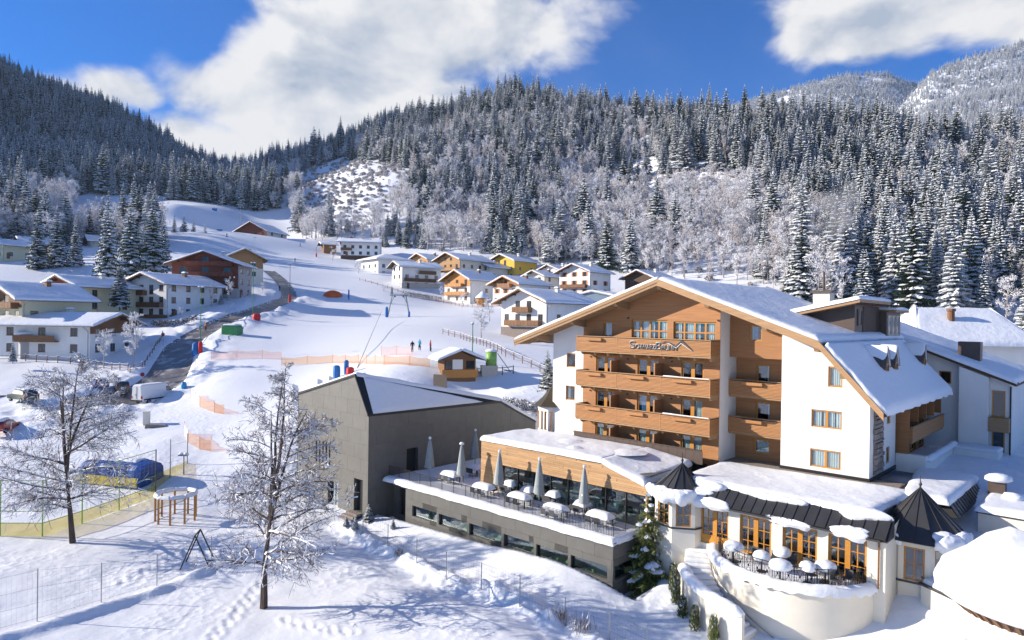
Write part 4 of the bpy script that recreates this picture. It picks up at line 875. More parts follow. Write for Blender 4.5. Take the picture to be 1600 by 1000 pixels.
q = MB(); q.box(gl[0], gl[1], -7.28, -7.12, gl[3] - .08, gl[3] + .02); q.box(gl[0], gl[1], -7.28, -7.12, gl[2], gl[2] + .08); q.build('frame', DARK, go)
q = MB(); q.box(-17, -1.4, -1.6, -1.5, TZ, RZ - .4); q.box(-17, -1.4, -7.1, -1.6, TZ - .06, TZ); q.box(-17, -1.4, -7.1, -1.6, RZ - .5, RZ - .45); q.build('dining_room', mat('dining_room', (.10, .10, .095), .8, var=.4, scale=1.0), rb)
TBL = mat('white_tablecloth', (.55, .56, .55), .8)
for k in range(6):
    q = MB(); x = -13.6 + k * 2.1; q.lathe([(0, .75), (.5, .75), (.5, .5), (.06, .5), (.06, 0), (.3, 0)], (x, -5.2 + (k % 2) * .9, TZ), 10); q.build('dining_table', TBL, rb)
mb = MB(); mb.prism([(-17.1, -7.52, -10.12), (-4.8, -7.52, -10.15), (-1.25, -7.52, -11.2), (-1.25, -7.52, -11.05), (-4.8, -7.52, -9.98), (-17.1, -7.52, -9.98)], (0, 6.0, 0)); rf = mb.build('roof', BRONZE, rb)
mb = MB(); snow_patch(mb, (-17.2, -7.6, -9.98), (-4.9, -7.6, -9.98), (-4.9, -1.62, -9.98), (-17.2, -1.62, -9.98), .3, 40, 20, .35, .06, .05, ragged=.12, droop=.1); snow_patch(mb, (-5.15, -7.6, -9.98), (-1.5, -7.6, -11.03), (-1.2, -1.62, -10.4), (-5.1, -1.62, -9.98), .3, 14, 16, .3, .05, .05, ragged=.12, droop=.1)
for (x, y, r_) in ((-10.5, -4.2, .8), (-4.9, -4.5, .9), (-8.5, -6.2, .5)): mb.lathe([(r_ * 1.6, .26), (r_, .36), (r_ * .5, .42), (0, .44)], (x, y, -9.98), 12, wob=.1)
mb.build('roof_snow', SNOW, rf, True)
# ------------------------------------------------------------------ parasols
def parasol_meshes(snowcap):
    c = MB(); n = 12; rings = [(.43, 0), (.40, .25), (.33, .9), (.24, 1.6), (.13, 2.2), (.05, 2.45)]; i0 = len(c.v)
    for (r, z) in rings:
        for k in range(n): q = r * (1.0 if k % 2 else .62) + (.03 if k % 4 == 1 and z < .3 else 0); c.v.append((q * math.cos(2 * math.pi * k / n), q * math.sin(2 * math.pi * k / n), z + (.06 if (k % 2 and z < .1) else 0)))
    for j in range(len(rings) - 1):
        for k in range(n): c.f.append((i0 + j * n + k, i0 + j * n + (k + 1) % n, i0 + (j + 1) * n + (k + 1) % n, i0 + (j + 1) * n + k)); c.m.append(0)
    c.f.append(tuple(i0 + (len(rings) - 1) * n + k for k in range(n))); c.m.append(0)
    p = MB(); p.tube((0, 0, 0), (0, 0, 1.3), .035, n=8); p.box(-.35, .35, -.35, .35, 0, .08)
    b = MB(); b.lathe([(.25, .55), (.27, .6), (.25, .65)], (0, 0, 0), 10)
    s = MB(); s.lathe([(.06, 2.4), (.13, 2.45), (.14, 2.55), (.08, 2.63), (0, 2.65)], (0, 0, 0), 10)
    return c.mesh('canopy', FABRIC, True), p.mesh('pole', GREYMET), b.mesh('tie_strap', GREYMET), s.mesh('snow_cap', SNOW, True)
PAR = parasol_meshes(True)
def parasol(u, y, z, label, sc=1.0, cap=.6, tilt=0):
    t = hthing('parasol', label, 'parasol', u, y, z, 'closed grey parasols on the terrace'); t.scale = (sc, sc, sc); t.rotation_euler = (tilt, tilt * .5, HA + u)
    for nm, me, zz in (('canopy', PAR[0], 1.1), ('pole', PAR[1], 0), ('tie_strap', PAR[2], 1.1), ('snow_cap', PAR[3], 1.1)):
        o = bpy.data.objects.new(nm, me); COL.objects.link(o); o.parent = t; o.location = (0, 0, zz)
        if nm == 'snow_cap': o.scale = (.75 + cap * .4,) * 2 + (1,)
    return t
def hz(px, py, z):
    p = atz(px, py, z); d = np.array([p[0], p[1]]) - HO; return float(d @ HU), float(d @ HD)
for (px, py, lb, cap) in ((671, 752, 'closed grey parasol at the left railing, the leftmost one', .3), (721, 764, 'closed grey parasol with the roundest snow knob, second along the railing', 1.6), (742, 735, 'closed grey parasol behind the others against the dark wall, left of the timber corner', .3), (779, 780, 'closed grey parasol in front of the timber corner of the restaurant', .3), (842, 796, 'closed grey parasol in front of the middle of the glass front', .2), (912, 812, 'closed grey parasol nearest to the spruce, rightmost one', .2)):
    u, y = hz(px, py, TZ); parasol(u, y, TZ, lb, 1.02, cap, random.uniform(-.01, .01))
parasol(-19.5, 6.0, TZ, 'closed grey parasol whose tip shows beyond the restaurant roof, nearer the timber corner', 1.0); parasol(-18.2, 10.5, TZ, 'closed grey parasol whose tip shows beyond the restaurant roof beside the turret', 1.0)
# ------------------------------------------------------------------ terrace furniture
def table_meshes(w, d, h, T):
    f = MB(); f.box(-w / 2, w / 2, -d / 2, d / 2, h - .05, h)
    l = MB(); l.box(-.025, .025, -.025, .025, 0, h - .05)
    s = MB(); snow_patch(s, (-w / 2, -d / 2, h), (w / 2, -d / 2, h), (w / 2, d / 2, h), (-w / 2, d / 2, h), T, 8, 6, .28, .06, .05, seed=w)
    return f.mesh('table_top', DARK), l.mesh('leg', DARK), s.mesh('snow_cover', SNOW, True)
TM = table_meshes(1.7, .85, .74, .32); TM2 = table_meshes(1.0, .9, .74, .30)
CH = MB(); CH.box(-.22, .22, -.22, .22, .42, .45); CH.box(-.22, .22, .2, .23, .45, .85); chs = CH.mesh('seat', mat('chair_mesh', (.06, .06, .06), .7)); cl = MB(); cl.box(-.012, .012, -.012, .012, 0, .44); chl = cl.mesh('leg', GREYMET)
csn = MB(); snow_patch(csn, (-.2, -.2, .45), (.2, -.2, .45), (.2, .2, .45), (-.2, .2, .45), .14, 4, 4, .12, .01, .02); csn = csn.mesh('seat_snow', SNOW, True)
def chair(u, y, z, rz, label, snow=True):
    t = hthing('terrace_chair', label, 'chair', u, y, z, 'dark terrace chairs round the snowy tables'); t.rotation_euler = (0, 0, HA + rz)
    for nm, me, lc in [('seat', chs, (0, 0, 0))] + [('leg', chl, (sx * .2, sy * .2, 0)) for sx in (-1, 1) for sy in (-1, 1)] + ([('seat_snow', csn, (0, 0, 0))] if snow else []):
        o = bpy.data.objects.new(nm, me); COL.objects.link(o); o.parent = t; o.location = lc
def table(u, y, z, me, lw, ld, label, rz=0, nch=4, group='snow-topped terrace tables'):
    t = hthing('terrace_table', label, 'table', u, y, z, group); t.rotation_euler = (0, 0, HA + rz)
    for nm, m_, lc in [('table_top', me[0], (0, 0, 0)), ('snow_cover', me[2], (0, 0, 0))] + [('leg', me[1], (sx * (lw / 2 - .1), sy * (ld / 2 - .1), 0)) for sx in (-1, 1) for sy in (-1, 1)]:
        o = bpy.data.objects.new(nm, m_); COL.objects.link(o); o.parent = t; o.location = lc
    for k in range(nch):
        side = 1 if k % 2 else -1; ox = (-.38 + .76 * (k // 2)) * lw / 1.7; a = rz
        dx, dy = ox, side * (ld / 2 + .28); chair(u + dx * math.cos(a) - dy * math.sin(a), y + dx * math.sin(a) + dy * math.cos(a), z, rz + (math.pi if side < 0 else 0), 'dark chair at the ' + label, random.random() < .7)
for i, (px, py, small, lb) in enumerate(((704, 756, 0, 'snow-topped table between the two left parasols'), (756, 777, 0, 'long snow-topped table at the railing left of the third parasol'), (798, 772, 1, 'small snow-topped table by the timber corner'), (812, 793, 0, 'long snow-topped table at the railing behind the middle rail post'), (826, 782, 1, 'small snow-topped table against the glass front'), (866, 790, 1, 'snow-topped table right of the middle parasol, near the glass'), (868, 812, 0, 'long snow-topped table at the railing left of the right parasol'), (910, 805, 1, 'snow-topped table behind the right parasol'), (938, 824, 0, 'snow-topped table at the right end near the spruce'), (745, 745, 1, 'snow-topped table at the back left beside the timber wall'))):
    u, y = hz(px, py, TZ); y = max(PY + 1.3, y); table(u, y, TZ + .05, TM2 if small else TM, 1.0 if small else 1.7, .9 if small else .85, lb, 0, 4)
# ------------------------------------------------------------------ front wing with seamed roof, bays and round terrace
fw_ = hthing('front_wing', 'cream single-storey wing with dark seamed mansard roof and tall glazed doors', 'building', 7, -7.2, -17.6)
WY = -7.2
dh = [(2.35, 4.2, -13.95, -11.66), (4.92, 6.85, -13.95, -11.66), (7.5, 9.44, -13.95, -11.66), (10.02, 12.0, -13.95, -11.66)]
mb = MB(); wall(mb, FR(WY), 1.6, 12.9, -18.2, -11.2, dh, [], .25); mb.poly([(12.9, WY, -18.2), (12.9, -3, -18.2), (12.9, -3, -10.6), (12.9, WY, -11.2)]); fww = mb.build('wall', CREAM, fw_)
for i, h in enumerate(dh):
    o = window(fw_, FR(WY), *h, inset=.14, fw=.13, cols=4, rows=3, bar=.06, wide_mid=False, name='glazed_door', curtain=None)
    c = (h[0] + h[1]) / 2; q = MB(); q.box(c - .14, c + .14, WY + .09, WY + .19, h[2], h[3] - .1); 
    if i == 0: q.box(h[0] + .1, h[1] - .1, WY + .1, WY + .18, h[2], h[2] + .55)
    q.build('door_stile', OAK, o)
def panels(P0, P1, Q0, Q1, n, parent, name='roof_panel'):   # seamed sheets between lower edge P0-P1 and upper edge Q0-Q1
    P0, P1, Q0, Q1 = [np.array(p, float) for p in (P0, P1, Q0, Q1)]
    nr = np.cross(P1 - P0, Q0 - P0); nr /= np.linalg.norm(nr); nr *= 1 if nr[2] > 0 else -1
    for k in range(n):
        a, b = k / n, (k + 1) / n; g = .012 / max(np.linalg.norm(P1 - P0), .1)
        c = [P0 + (P1 - P0) * (a + g), P0 + (P1 - P0) * (b - g), Q0 + (Q1 - Q0) * (b - g), Q0 + (Q1 - Q0) * (a + g)]
        if np.linalg.norm(Q1 - Q0) < .05: c = c[:3]
        m_ = MB(); m_.prism([q for q in c], nr * .03)
        e0, e1 = P0 + (P1 - P0) * b, Q0 + (Q1 - Q0) * b; w = (P1 - P0) / np.linalg.norm(P1 - P0) * .018
        m_.hexa([e0 - w, e0 + w, e1 + w, e1 - w, e0 - w + nr * .075, e0 + w + nr * .075, e1 + w + nr * .075, e1 - w + nr * .075])
        m_.build(name, SEAM, parent)
mz0, mz1, my0, my1 = -11.3, -10.3, -7.75, -6.35
mb = MB(); mb.prism([(0.9, my0, mz0 - .1), (0.9, my1, mz1 - .03), (.9, my1, mz0 - .1)], (12.2, 0, 0)); mb.prism([(12.9, 7, -11.2), (15.0, 7, -11.2), (14.4, 7, -10.35), (12.9, 7, -10.35)], (0, -7.6, 0)); ms = mb.build('mansard_roof', SEAM, fw_)
panels((1.0, my0, mz0), (13.0, my0, mz0), (1.0, my1, mz1), (13.0, my1, mz1), 20, ms)
panels((15.05, -.6, -11.18), (15.05, 7, -11.18), (14.42, -.6, -10.32), (14.42, 7, -10.32), 12, ms)
mb = MB(); mb.box(1.2, 12.8, my0 - .08, my0 + .04, mz0 - .12, mz0 - .02); mb.build('gutter', SEAM, ms)
mb = MB(); mb.tube((12.6, WY - .1, -11.3), (12.6, WY - .1, -14.0), .05, n=8); mb.build('downpipe', MIDWOOD, fw_)
# flat roof, its snow, the gravel strip
mb = MB(); mb.box(.05, 12.4, my1 - .05, 3.0, -10.75, -10.4); mb.box(12.4, 14.4, -.6, 3.0, -10.75, -10.4); fr = mb.build('flat_roof', SEAM, fw_)
mb = MB(); snow_patch(mb, (0.6, my1 - .25, -10.38), (12.1, my1 - .25, -10.38), (12.6, .55, -10.42), (0.2, .2, -10.42), .26, 50, 24, .45, .12, .035, ragged=.15, droop=.08); snow_patch(mb, (12.2, -.9, -10.4), (14.55, -.9, -10.4), (14.6, 8.2, -10.4), (11.0, 8.2, -10.4), .34, 8, 30, .4, .15, .05, ragged=.1); mb.build('roof_snow', SNOW, fr, True)
def lump(rx, ry, h, seed, n=26, m=9, hang=.25):
    mb = MB(); G_ = []
    for i in range(m + 1):
        t = i / m; row = []
        for k in range(n):
            a = 2 * math.pi * k / n; w = 1 + .16 * math.sin(2 * a + seed) + .12 * math.sin(3 * a + 2.1 * seed) + .07 * math.sin(6 * a + seed * 3)
            if t < .25: r = (.86 + .14 * t / .25); z = -hang + hang * t / .25
            else: q = (t - .25) / .75; r = math.cos(q * math.pi / 2) ** .6; z = h * math.sin(q * math.pi / 2) ** .9
            x, y = r * w * math.cos(a), r * w * math.sin(a); row.append((x * rx, y * ry, z + (.16 * h * nz(x * 2.2 + seed, y * 2.2, 1) + .05 * nz(x * 7 + seed, y * 7, 1) if t > .2 else .12 * nz(a * 3 + seed, 1))))
        row.append(row[0]); G_.append(row)
    mb.grid(G_); return mb
for n_, (x, y, rx, ry, h, z, tilt) in enumerate(((1.9, -7.15, 1.15, .55, .3, -10.98, .5), (3.2, -7.6, 1.2, .42, .28, -11.28, .5), (8.0, -7.74, 1.3, .2, .13, -11.36, .4), (11.3, -7.6, 1.2, .34, .24, -11.28, .5), (11.6, -6.55, 1.2, .5, .36, -10.45, .1), (2.3, -6.5, 1.6, .5, .36, -10.45, .1), (6.5, -6.5, 2.2, .38, .22, -10.42, .1))):
    o = lump(rx, ry, h, n_ * 1.7).build('sliding_snow', SNOW, fr, True, local=True); o.location = tuple(np.subtract((x, y, z), ORG[fw_.name])); o.rotation_euler = (tilt, 0, 0)
mb = MB(); mb.poly([(.05, .0, -10.33), (4.2, -.25, -10.33), (9.5, -.35, -10.33), (11.6, .5, -10.33), (11.4, 2.6, -10.33), (9.7, 1.3, -10.33), (3.95, 1.3, -10.33), (3.95, 2.65, -10.33), (.05, 2.65, -10.33)]); mb.prism([(.05, -.02, -10.45), (11.5, -.2, -10.45), (11.5, 2.6, -10.45), (.05, 2.6, -10.45)], (0, 0, .1)); g = mb.build('gravel_strip', GRAVEL, fw_, label='strip of bare gravel along the hotel wall')
# octagonal bays
def bay(cu, cv, R, a0, z0, zs, z1, apex, label, faces, parent, nroof=3, over=.35, roof_base=None):
    V = [(cu + R * math.cos(math.radians(a0 + 45 * k)), -(cv + R * math.sin(math.radians(a0 + 45 * k)))) for k in range(8)]
    mb = MB(); holes_of = {}
    objs = []
    for k in range(8):
        p0, p1 = np.array(V[k]), np.array(V[(k + 1) % 8]); ln = np.linalg.norm(p1 - p0); mid = (p0 + p1) / 2; n = mid - np.array([cu, -cv]); n /= np.linalg.norm(n)
        f = (lambda p0, p1, n, ln: (lambda x, z, d: tuple(p0 + (p1 - p0) * x / ln - n * d) + (z,)))(p0, p1, n, ln)
        h = [(ln * .17, ln * .83, zs, z1 - .35)] if k in faces else []
        wall(mb, f, 0, ln, z0, z1, h, [], .2); 
        if h: holes_of[k] = (f, h[0])
    b = mb.build('bay', CREAM, parent, label=label)
    for k, (f, h) in holes_of.items():
        window(b, f, *h, inset=.08, fw=.09, cols=2, rows=2, bar=.06)
    s = MB(); W2 = [(cu + (R + .08) * math.cos(math.radians(a0 + 45 * k)), -(cv + (R + .08) * math.sin(math.radians(a0 + 45 * k)))) for k in range(8)]
    s.prism([(p[0], p[1], zs - .14) for p in reversed(W2)], (0, 0, .1)); s.build('sill_band', SEAM, b)
    rv = [(cu + (R + over) * math.cos(math.radians(a0 + 45 * k)), -(cv + (R + over) * math.sin(math.radians(a0 + 45 * k)))) for k in range(8)]
    core = MB(); core.lathe([(R + over - .05, 0), (.02, apex - z1 - .04)], (cu, -cv, z1 - .02), 8, a0=math.radians(-a0), a1=math.radians(-a0) + 2 * math.pi); core.poly([(p[0], p[1], z1 - .03) for p in rv]); rc = core.build('bay_roof', SEAM, b)
    for k in range(8):
        p0, p1 = rv[k], rv[(k + 1) % 8]; panels((p1[0], p1[1], z1), (p0[0], p0[1], z1), (cu, -cv, apex), (cu, -cv, apex), nroof, rc)
    q = MB(); q.lathe([(.07, -.05), (.05, .15), (.1, .25), (.03, .4), (.015, .75)], (cu, -cv, apex), 8); q.build('finial', SEAM, rc)
    return b, rc
b1, r1 = bay(.7, 6.6, 1.85, 80, -18.2, -13.0, -11.2, -9.4, 'left octagonal bay with pointed seamed roof', (0, 1, 7), fw_, 2, over=.15)
b2, r2 = bay(13.6, 3.2, 1.98, 108, -18.2, -13.9, -11.75, -9.25, 'right octagonal bay with pointed seamed roof', (0, 6, 7, 5), fw_, 2, over=.42)
for (cu, cv, R, z, a, w, hgt) in ((.7, 6.6, 1.9, -11.1, 95, .95, .55), (.7, 6.6, 1.9, -11.1, 60, .8, .6), (.7, 6.6, 1.9, -11.1, 135, .7, .5), (13.6, 3.2, 2.0, -11.7, 40, 1.0, .62), (13.6, 3.2, 2.0, -11.75, 128, .8, .42), (13.6, 3.2, 2.1, -11.7, 8, .9, .6)):
    o = lump(w, w * .55, hgt * .8, a * .1, hang=.3).build('eave_snow', SNOW, r1 if cu < 5 else r2, True, local=True); ca, sa = math.cos(math.radians(a)), math.sin(math.radians(a)); o.location = tuple(np.subtract((cu + R * ca, -(cv + R * sa), z), ORG[fw_.name])); o.rotation_euler = (.35, 0, math.radians(90 - a))
# round terrace
CU, CV, TR = 7.75, 5.5, 4.9
rt_ = hthing('round_terrace', 'curved cream terrace wall with a thick roll of snow on its rim', 'terrace', CU, -CV - 4, -17.8)
angs = np.radians(np.linspace(-8, 168, 61)); arc = lambda r, z: [(CU + r * math.cos(a), -(CV + r * math.sin(a)), z) for a in angs]
mb = MB(); mb.grid([arc(TR, -18.3), arc(TR, -14.35)]); mb.grid([arc(TR, -14.35), arc(TR + .1, -14.35), arc(TR + .1, -14.1), arc(TR - .3, -14.1)]); mb.grid([arc(TR - .3, -14.1), [(CU, -CV, -14.1)] * 61]); rtw = mb.build('terrace_wall', CREAM, rt_, True)
mb = MB(); S_ = []; na = 90
for i in range(na + 1):
    a = math.radians(-6 + 172 * i / na); row = []
    e = min(1, min(i, na - i) / 4)
    for j in range(9):
        t = math.pi * j / 8; rr_ = TR - .12 + (-math.cos(t)) * .34 * (1 + .12 * nz(i * .35, 2)) * (.5 + .5 * e); hh = .36 * math.sin(t) ** .8 * (1 + .16 * nz(i * .4, 5)) * e - .06 - (.13 * (1 + nz(i * .9, 1)) if j == 8 else 0)
        row.append((CU + rr_ * math.cos(a), -(CV + rr_ * math.sin(a)), -14.1 + hh))
    S_.append(row)
mb.grid(S_); mb.build('rim_snow', SNOW, rtw, True)
mb = MB(); mb.lathe([(TR - .4, 0), (TR - .6, .1), (2.5, .13), (0, .12)], (CU, -CV, -14.1), 40, a0=math.radians(-168), a1=math.radians(8)); mb.build('floor_snow', SNOW, rtw, True)
rl = hthing('terrace_railing', 'dark iron railing with crossed bars around the round terrace', 'railing', CU, -CV - 4, -14.05)
RR = TR - .42; aa = np.radians(np.linspace(0, 158, 23))
pt = lambda a, z, r=RR: (CU + r * math.cos(a), -(CV + r * math.sin(a)), z)
mb = MB()
for i in range(22):
    for zz in (-13.1, -13.28, -13.95): mb.tube(pt(aa[i], zz), pt(aa[i + 1], zz), .022 if zz > -13.2 else .014, n=4)
mb.build('handrail', DARK, rl)
for i in range(23): mb = MB(); mb.tube(pt(aa[i], -14.1), pt(aa[i], -13.05), .022, n=5); mb.build('post', DARK, rl)
for i in range(22):
    a, b = aa[i], aa[i + 1]; mb = MB(); c = (a + b) / 2
    a1, b1_ = a + (b - a) * .22, a + (b - a) * .78
    mb.tube(pt(a1, -13.95), pt(b1_, -13.3), .012, n=4); mb.tube(pt(a1, -13.3), pt(b1_, -13.95), .012, n=4)
    for q in (a1, b1_): mb.tube(pt(q, -13.95), pt(q, -13.3), .012, n=4)
    mb.tube(pt(c, -13.66, RR - .02), pt(c, -13.58, RR + .02), .05, n=6); mb.build('crossed_bars', DARK, rl)
mb = MB(); mb.tube(pt(math.radians(163), -14.0), pt(math.radians(163), -12.95), .03, n=6); mb.tube(pt(math.radians(163), -12.95), pt(math.radians(170), -13.0, RR + .4), .03, n=6); mb.tube(pt(math.radians(170), -13.0, RR + .4), pt(math.radians(170), -14.2, RR + .4), .03, n=6); mb.build('stair_rail', GREYMET, rl)
RTM = MB(); RTM.lathe([(0, .7), (.42, .7), (.42, .74), (0, .74)], (0, 0, 0), 14); RTM.tube((0, 0, 0), (0, 0, .7), .04, n=6); RTM.lathe([(.28, 0), (.28, .04), (0, .05)], (0, 0, 0), 10); rtm = RTM.mesh('table_top', DARK)
RSN = MB(); RSN.lathe([(.44, .7), (.50, .78), (.50, .92), (.42, 1.06), (.25, 1.15), (0, 1.18)], (0, 0, 0), 18, wob=.05); rsn = RSN.mesh('snow_dome', SNOW, True)
spots = [(1146, 853, 1.15, 'leftmost snow-domed round table, beside the glazed entrance door'), (1190, 868, .95, 'lumpy snow-covered round table behind the railing, second from the left'), (1222, 862, 1.0, 'snow-domed round table nearest the glazed doors, in front of the third pair'), (1219, 882, 1.2, 'broad snow-domed round table at the middle of the curved railing'), (1262, 885, .85, 'low snow-topped table between the two big domes at the railing'), (1290, 884, 1.1, 'rightmost snow-domed round table')]
for i, (px, py, sc, lb) in enumerate(spots):
    u, y = hz(px, py, -13.1); t = hthing('round_table', lb, 'table', u, y, -14.0, 'snow-domed tables on the round terrace'); t.scale = (sc, sc, 1)
    for nm, me in (('table_top', rtm), ('snow_dome', rsn)): o = bpy.data.objects.new(nm, me); COL.objects.link(o); o.parent = t; o.rotation_euler = (0, 0, i * 1.3)
for (u, y, rz) in ((5.2, -8.3, .4), (6.2, -8.2, -.3), (7.4, -8.0, .2), (8.3, -7.9, 0), (9.0, -8.0, -.4), (9.9, -8.0, .3), (10.6, -8.0, .1), (11.3, -8.1, -.2), (11.0, -8.9, 1.2), (9.8, -9.0, 2.6)): chair(u, y, -14.0, rz, 'dark mesh chair on the round terrace by the glazed doors', False)
# curved stair with outer wall
st = hthing('curved_stair', 'snowed-in curved stair winding down beside the round terrace', 'stair', CU - 5, -CV - 3, -17.6)
for k in range(17):
    a0, a1 = math.radians(172 - k * 4.6), math.radians(172 - (k + 1) * 4.6 - .6); zt = -14.1 - k * .17; mb = MB()
    P = [(CU + r * math.cos(a), -(CV + r * math.sin(a))) for (r, a) in ((4.95, a0), (6.5, a0), (6.5, a1), (4.95, a1))]
    mb.prism([(p[0], p[1], zt - 1.5) for p in P], (0, 0, 1.5)); o = mb.build('step', CREAM, st); mb = MB(); snow_patch(mb, (*P[0], zt), (*P[1], zt), (*P[2], zt), (*P[3], zt), .13, 6, 4, .12, .0, .02); mb.build('step_snow', SNOW, o, True)
sw = hthing('stair_wall', 'curved cream garden wall with a round snow cap, outside the stair', 'wall', CU - 4, -CV - 5, -17.8)
an = [math.radians(a) for a in np.linspace(146, 93, 25)]; top = lambda a: -14.95 - .55 * (math.radians(146) - a) / math.radians(53)
mb = MB()
Wl = [[(CU + r * math.cos(a), -(CV + r * math.sin(a)), z) for (r, z) in ((6.75, -18.3), (6.75, top(a)), (6.45, top(a)), (6.45, -18.3))] for a in an]; mb.grid(Wl); mb.poly(Wl[0]); mb.poly(Wl[-1]); mb.build('wall_body', CREAM, sw)
mb = MB(); S_ = []
for i, a in enumerate(np.linspace(an[0], an[-1], 50)):
    row = []; e = min(1, min(i, 49 - i) / 3)
    for j in range(8):
        t = math.pi * j / 7; rr_ = 6.6 - math.cos(t) * .36 * (.6 + .4 * e) * (1 + .1 * nz(i * .5, 3)); row.append((CU + rr_ * math.cos(a), -(CV + rr_ * math.sin(a)), top(a) - .08 + (.45 * math.sin(t) ** .8 * (1 + .15 * nz(i * .45, 7))) * (.4 + .6 * e)))
    S_.append(row)
mb.grid(S_); mb.poly([p for p in S_[0]]); mb.poly([p for p in S_[-1]]); mb.build('wall_snow', SNOW, sw, True)
mb = MB(); 
hr = [(CU + 5.02 * math.cos(a), -(CV + 5.02 * math.sin(a)), -14.1 - (math.radians(140) - a) / math.radians(60) * 2.6 - .35) for a in [math.radians(q) for q in np.linspace(140, 70, 16)]]
hrt = hthing('handrail', 'grey metal handrail following the curved terrace wall', 'handrail', *hr[0])
for i in range(15): mb.tube(hr[i], hr[i + 1], .03, n=6)
mb.build('rail', GREYMET, hrt)
for i in (2, 7, 12): q = MB(); a = hr[i]; b_ = np.array([CU, -CV]) + (np.array(a[:2]) - np.array([CU, -CV])) * (4.89 / 5.02); q.tube(a, (b_[0], b_[1], a[2] - .05), .015, n=5); q.build('bracket', GREYMET, hrt)
# small columnar yews outside the stair wall
def tuft(h, r, n, seed, mg=(GREEN,), snow=.3):
    rr = random.Random(seed); mb = MB()
    for k in range(n):
        a = rr.uniform(0, 6.283); z = h * rr.random() ** .8; rad = r * (1 - .55 * (z / h) ** 2) * rr.uniform(.55, 1.0); p = np.array([rad * math.cos(a), rad * math.sin(a), z]); d = np.array([math.cos(a) * .5, math.sin(a) * .5, 1.0]) * rr.uniform(.12, .22); w = np.array([-math.sin(a), math.cos(a), 0]) * .035
        mb.poly([p - w, p + w, p + d], 1 if rr.random() < snow * (z / h) else 0)
    return mb
ymesh = [tuft(1.35, .3, 900, k).mesh('foliage', [GREEN, SNOW]) for k in range(2)]; ys = MB(); ys.tube((0, 0, 0), (0, 0, 1.0), .05, .02, 6); ystem = ys.mesh('stem', BARK)
ylab = ['columnar yew farthest from the camera at the stair wall, next to the spruce', 'second columnar yew at the stair wall counted from the spruce', 'third columnar yew at the stair wall counted from the spruce', 'fourth columnar yew at the stair wall counted from the spruce', 'fifth columnar yew at the stair wall counted from the spruce', 'nearest columnar yew at the stair wall, at the lower picture edge']
for i, a in enumerate((153, 147, 138, 128, 117, 105)):
    a = math.radians(a); u, y = CU + 7.15 * math.cos(a), -(CV + 7.15 * math.sin(a)); w = hw(u, y); z = G(w[0], w[1]) - .05
    t = thing('columnar_yew', ylab[i], 'shrub', (w[0], w[1], z), i, 'small columnar yews along the stair wall'); t.scale = (1, 1, .85 + .1 * (i % 3))
    for nm, me in (('foliage', ymesh[i % 2]), ('stem', ystem)): o = bpy.data.objects.new(nm, me); COL.objects.link(o); o.parent = t
# lower parts right: glazed door under the bay, annex, side roof
d2 = (12.3, 14.1, -17.6, -15.55)
mb = MB(); mb.box(12.1, 14.35, -5.32, -5.05, -18.2, -15.3); lo = mb.build('lower_wall', CREAM, fw_); window(fw_, FR(-5.33), *d2, inset=-.05, fw=.12, cols=1, frame=DARK, room=False, glass=BIGGLASS, name='garden_door')
ax = hthing('garden_annex', 'low cream annex with a snow-covered ledge at the lower right', 'building', 16, -6, -18)
AP = [(14.15, -5.35), (16.3, -6.9), (20, -5.6), (20, -1.5), (15.4, -2)]
mb = MB(); mb.prism([(p[0], p[1], -18.6) for p in reversed(AP)], (0, 0, 4.75)); axw = mb.build('wall', CREAM, ax); mb = MB(); mb.prism([(p[0] + (.08 if p[0] > 15 else -.1), p[1] - .12, -13.86) for p in reversed(AP)], (0, 0, .1)); mb.build('coping', SEAM, axw)
mb = MB(); snow_patch(mb, (14.2, -5.3, -13.75), (16.3, -6.85, -13.75), (20, -2, -13.75), (15.4, -2.2, -13.75), .28, 10, 12, .3, .0); mb.build('ledge_snow', SNOW, axw, True)
mb = MB(); mb.box(14.9, 16.0, -6.35, -6.1, -18, -16.6); 
sr = hthing('side_annex', 'flat-roofed cream annex behind the right bay with snow on its roof', 'building', 18, 3, -17)
mb = MB(); mb.box(15.6, 24, 1.6, 10.5, -18, -11.15); srw = mb.build('wall', CREAM, sr); mb = MB(); mb.box(15.5, 24.1, 1.5, 10.6, -11.15, -11.0); rfx = mb.build('roof', SEAM, srw); mb = MB(); snow_patch(mb, (15.5, 1.5, -11.0), (24, 1.5, -11.0), (24, 10.5, -11.0), (15.5, 10.5, -11.0), .3, 16, 16, .35, .08, .05); mb.build('roof_snow', SNOW, rfx, True)
vt = hthing('roof_vent', 'squat roof vent wearing a mushroom of snow behind the right bay', 'vent', 15.9, 6.3, -10.9)
mb = MB(); mb.box(15.45, 16.35, 5.9, 6.7, -11.2, -10.0); mb.build('vent_body', BRONZE, vt); mb = MB(); mb.lathe([(.6, 0), (.78, .1), (.75, .3), (.5, .45), (0, .5)], (15.9, 6.3, -10.0), 16, wob=.06); mb.build('snow_cap', SNOW, vt, True)
mb = MB(); mb.lathe([(.5, -.2), (.62, .1), (.5, .32), (0, .4)], (0, 0, 0), 14, wob=.08); hsingle('snow_heap', mb, SNOW, 'rounded heap of snow on the coping beside the roof vent', 'snow heap', 0, 0, 0, smooth=True).location = hw(16.9, 5.0, -10.75)
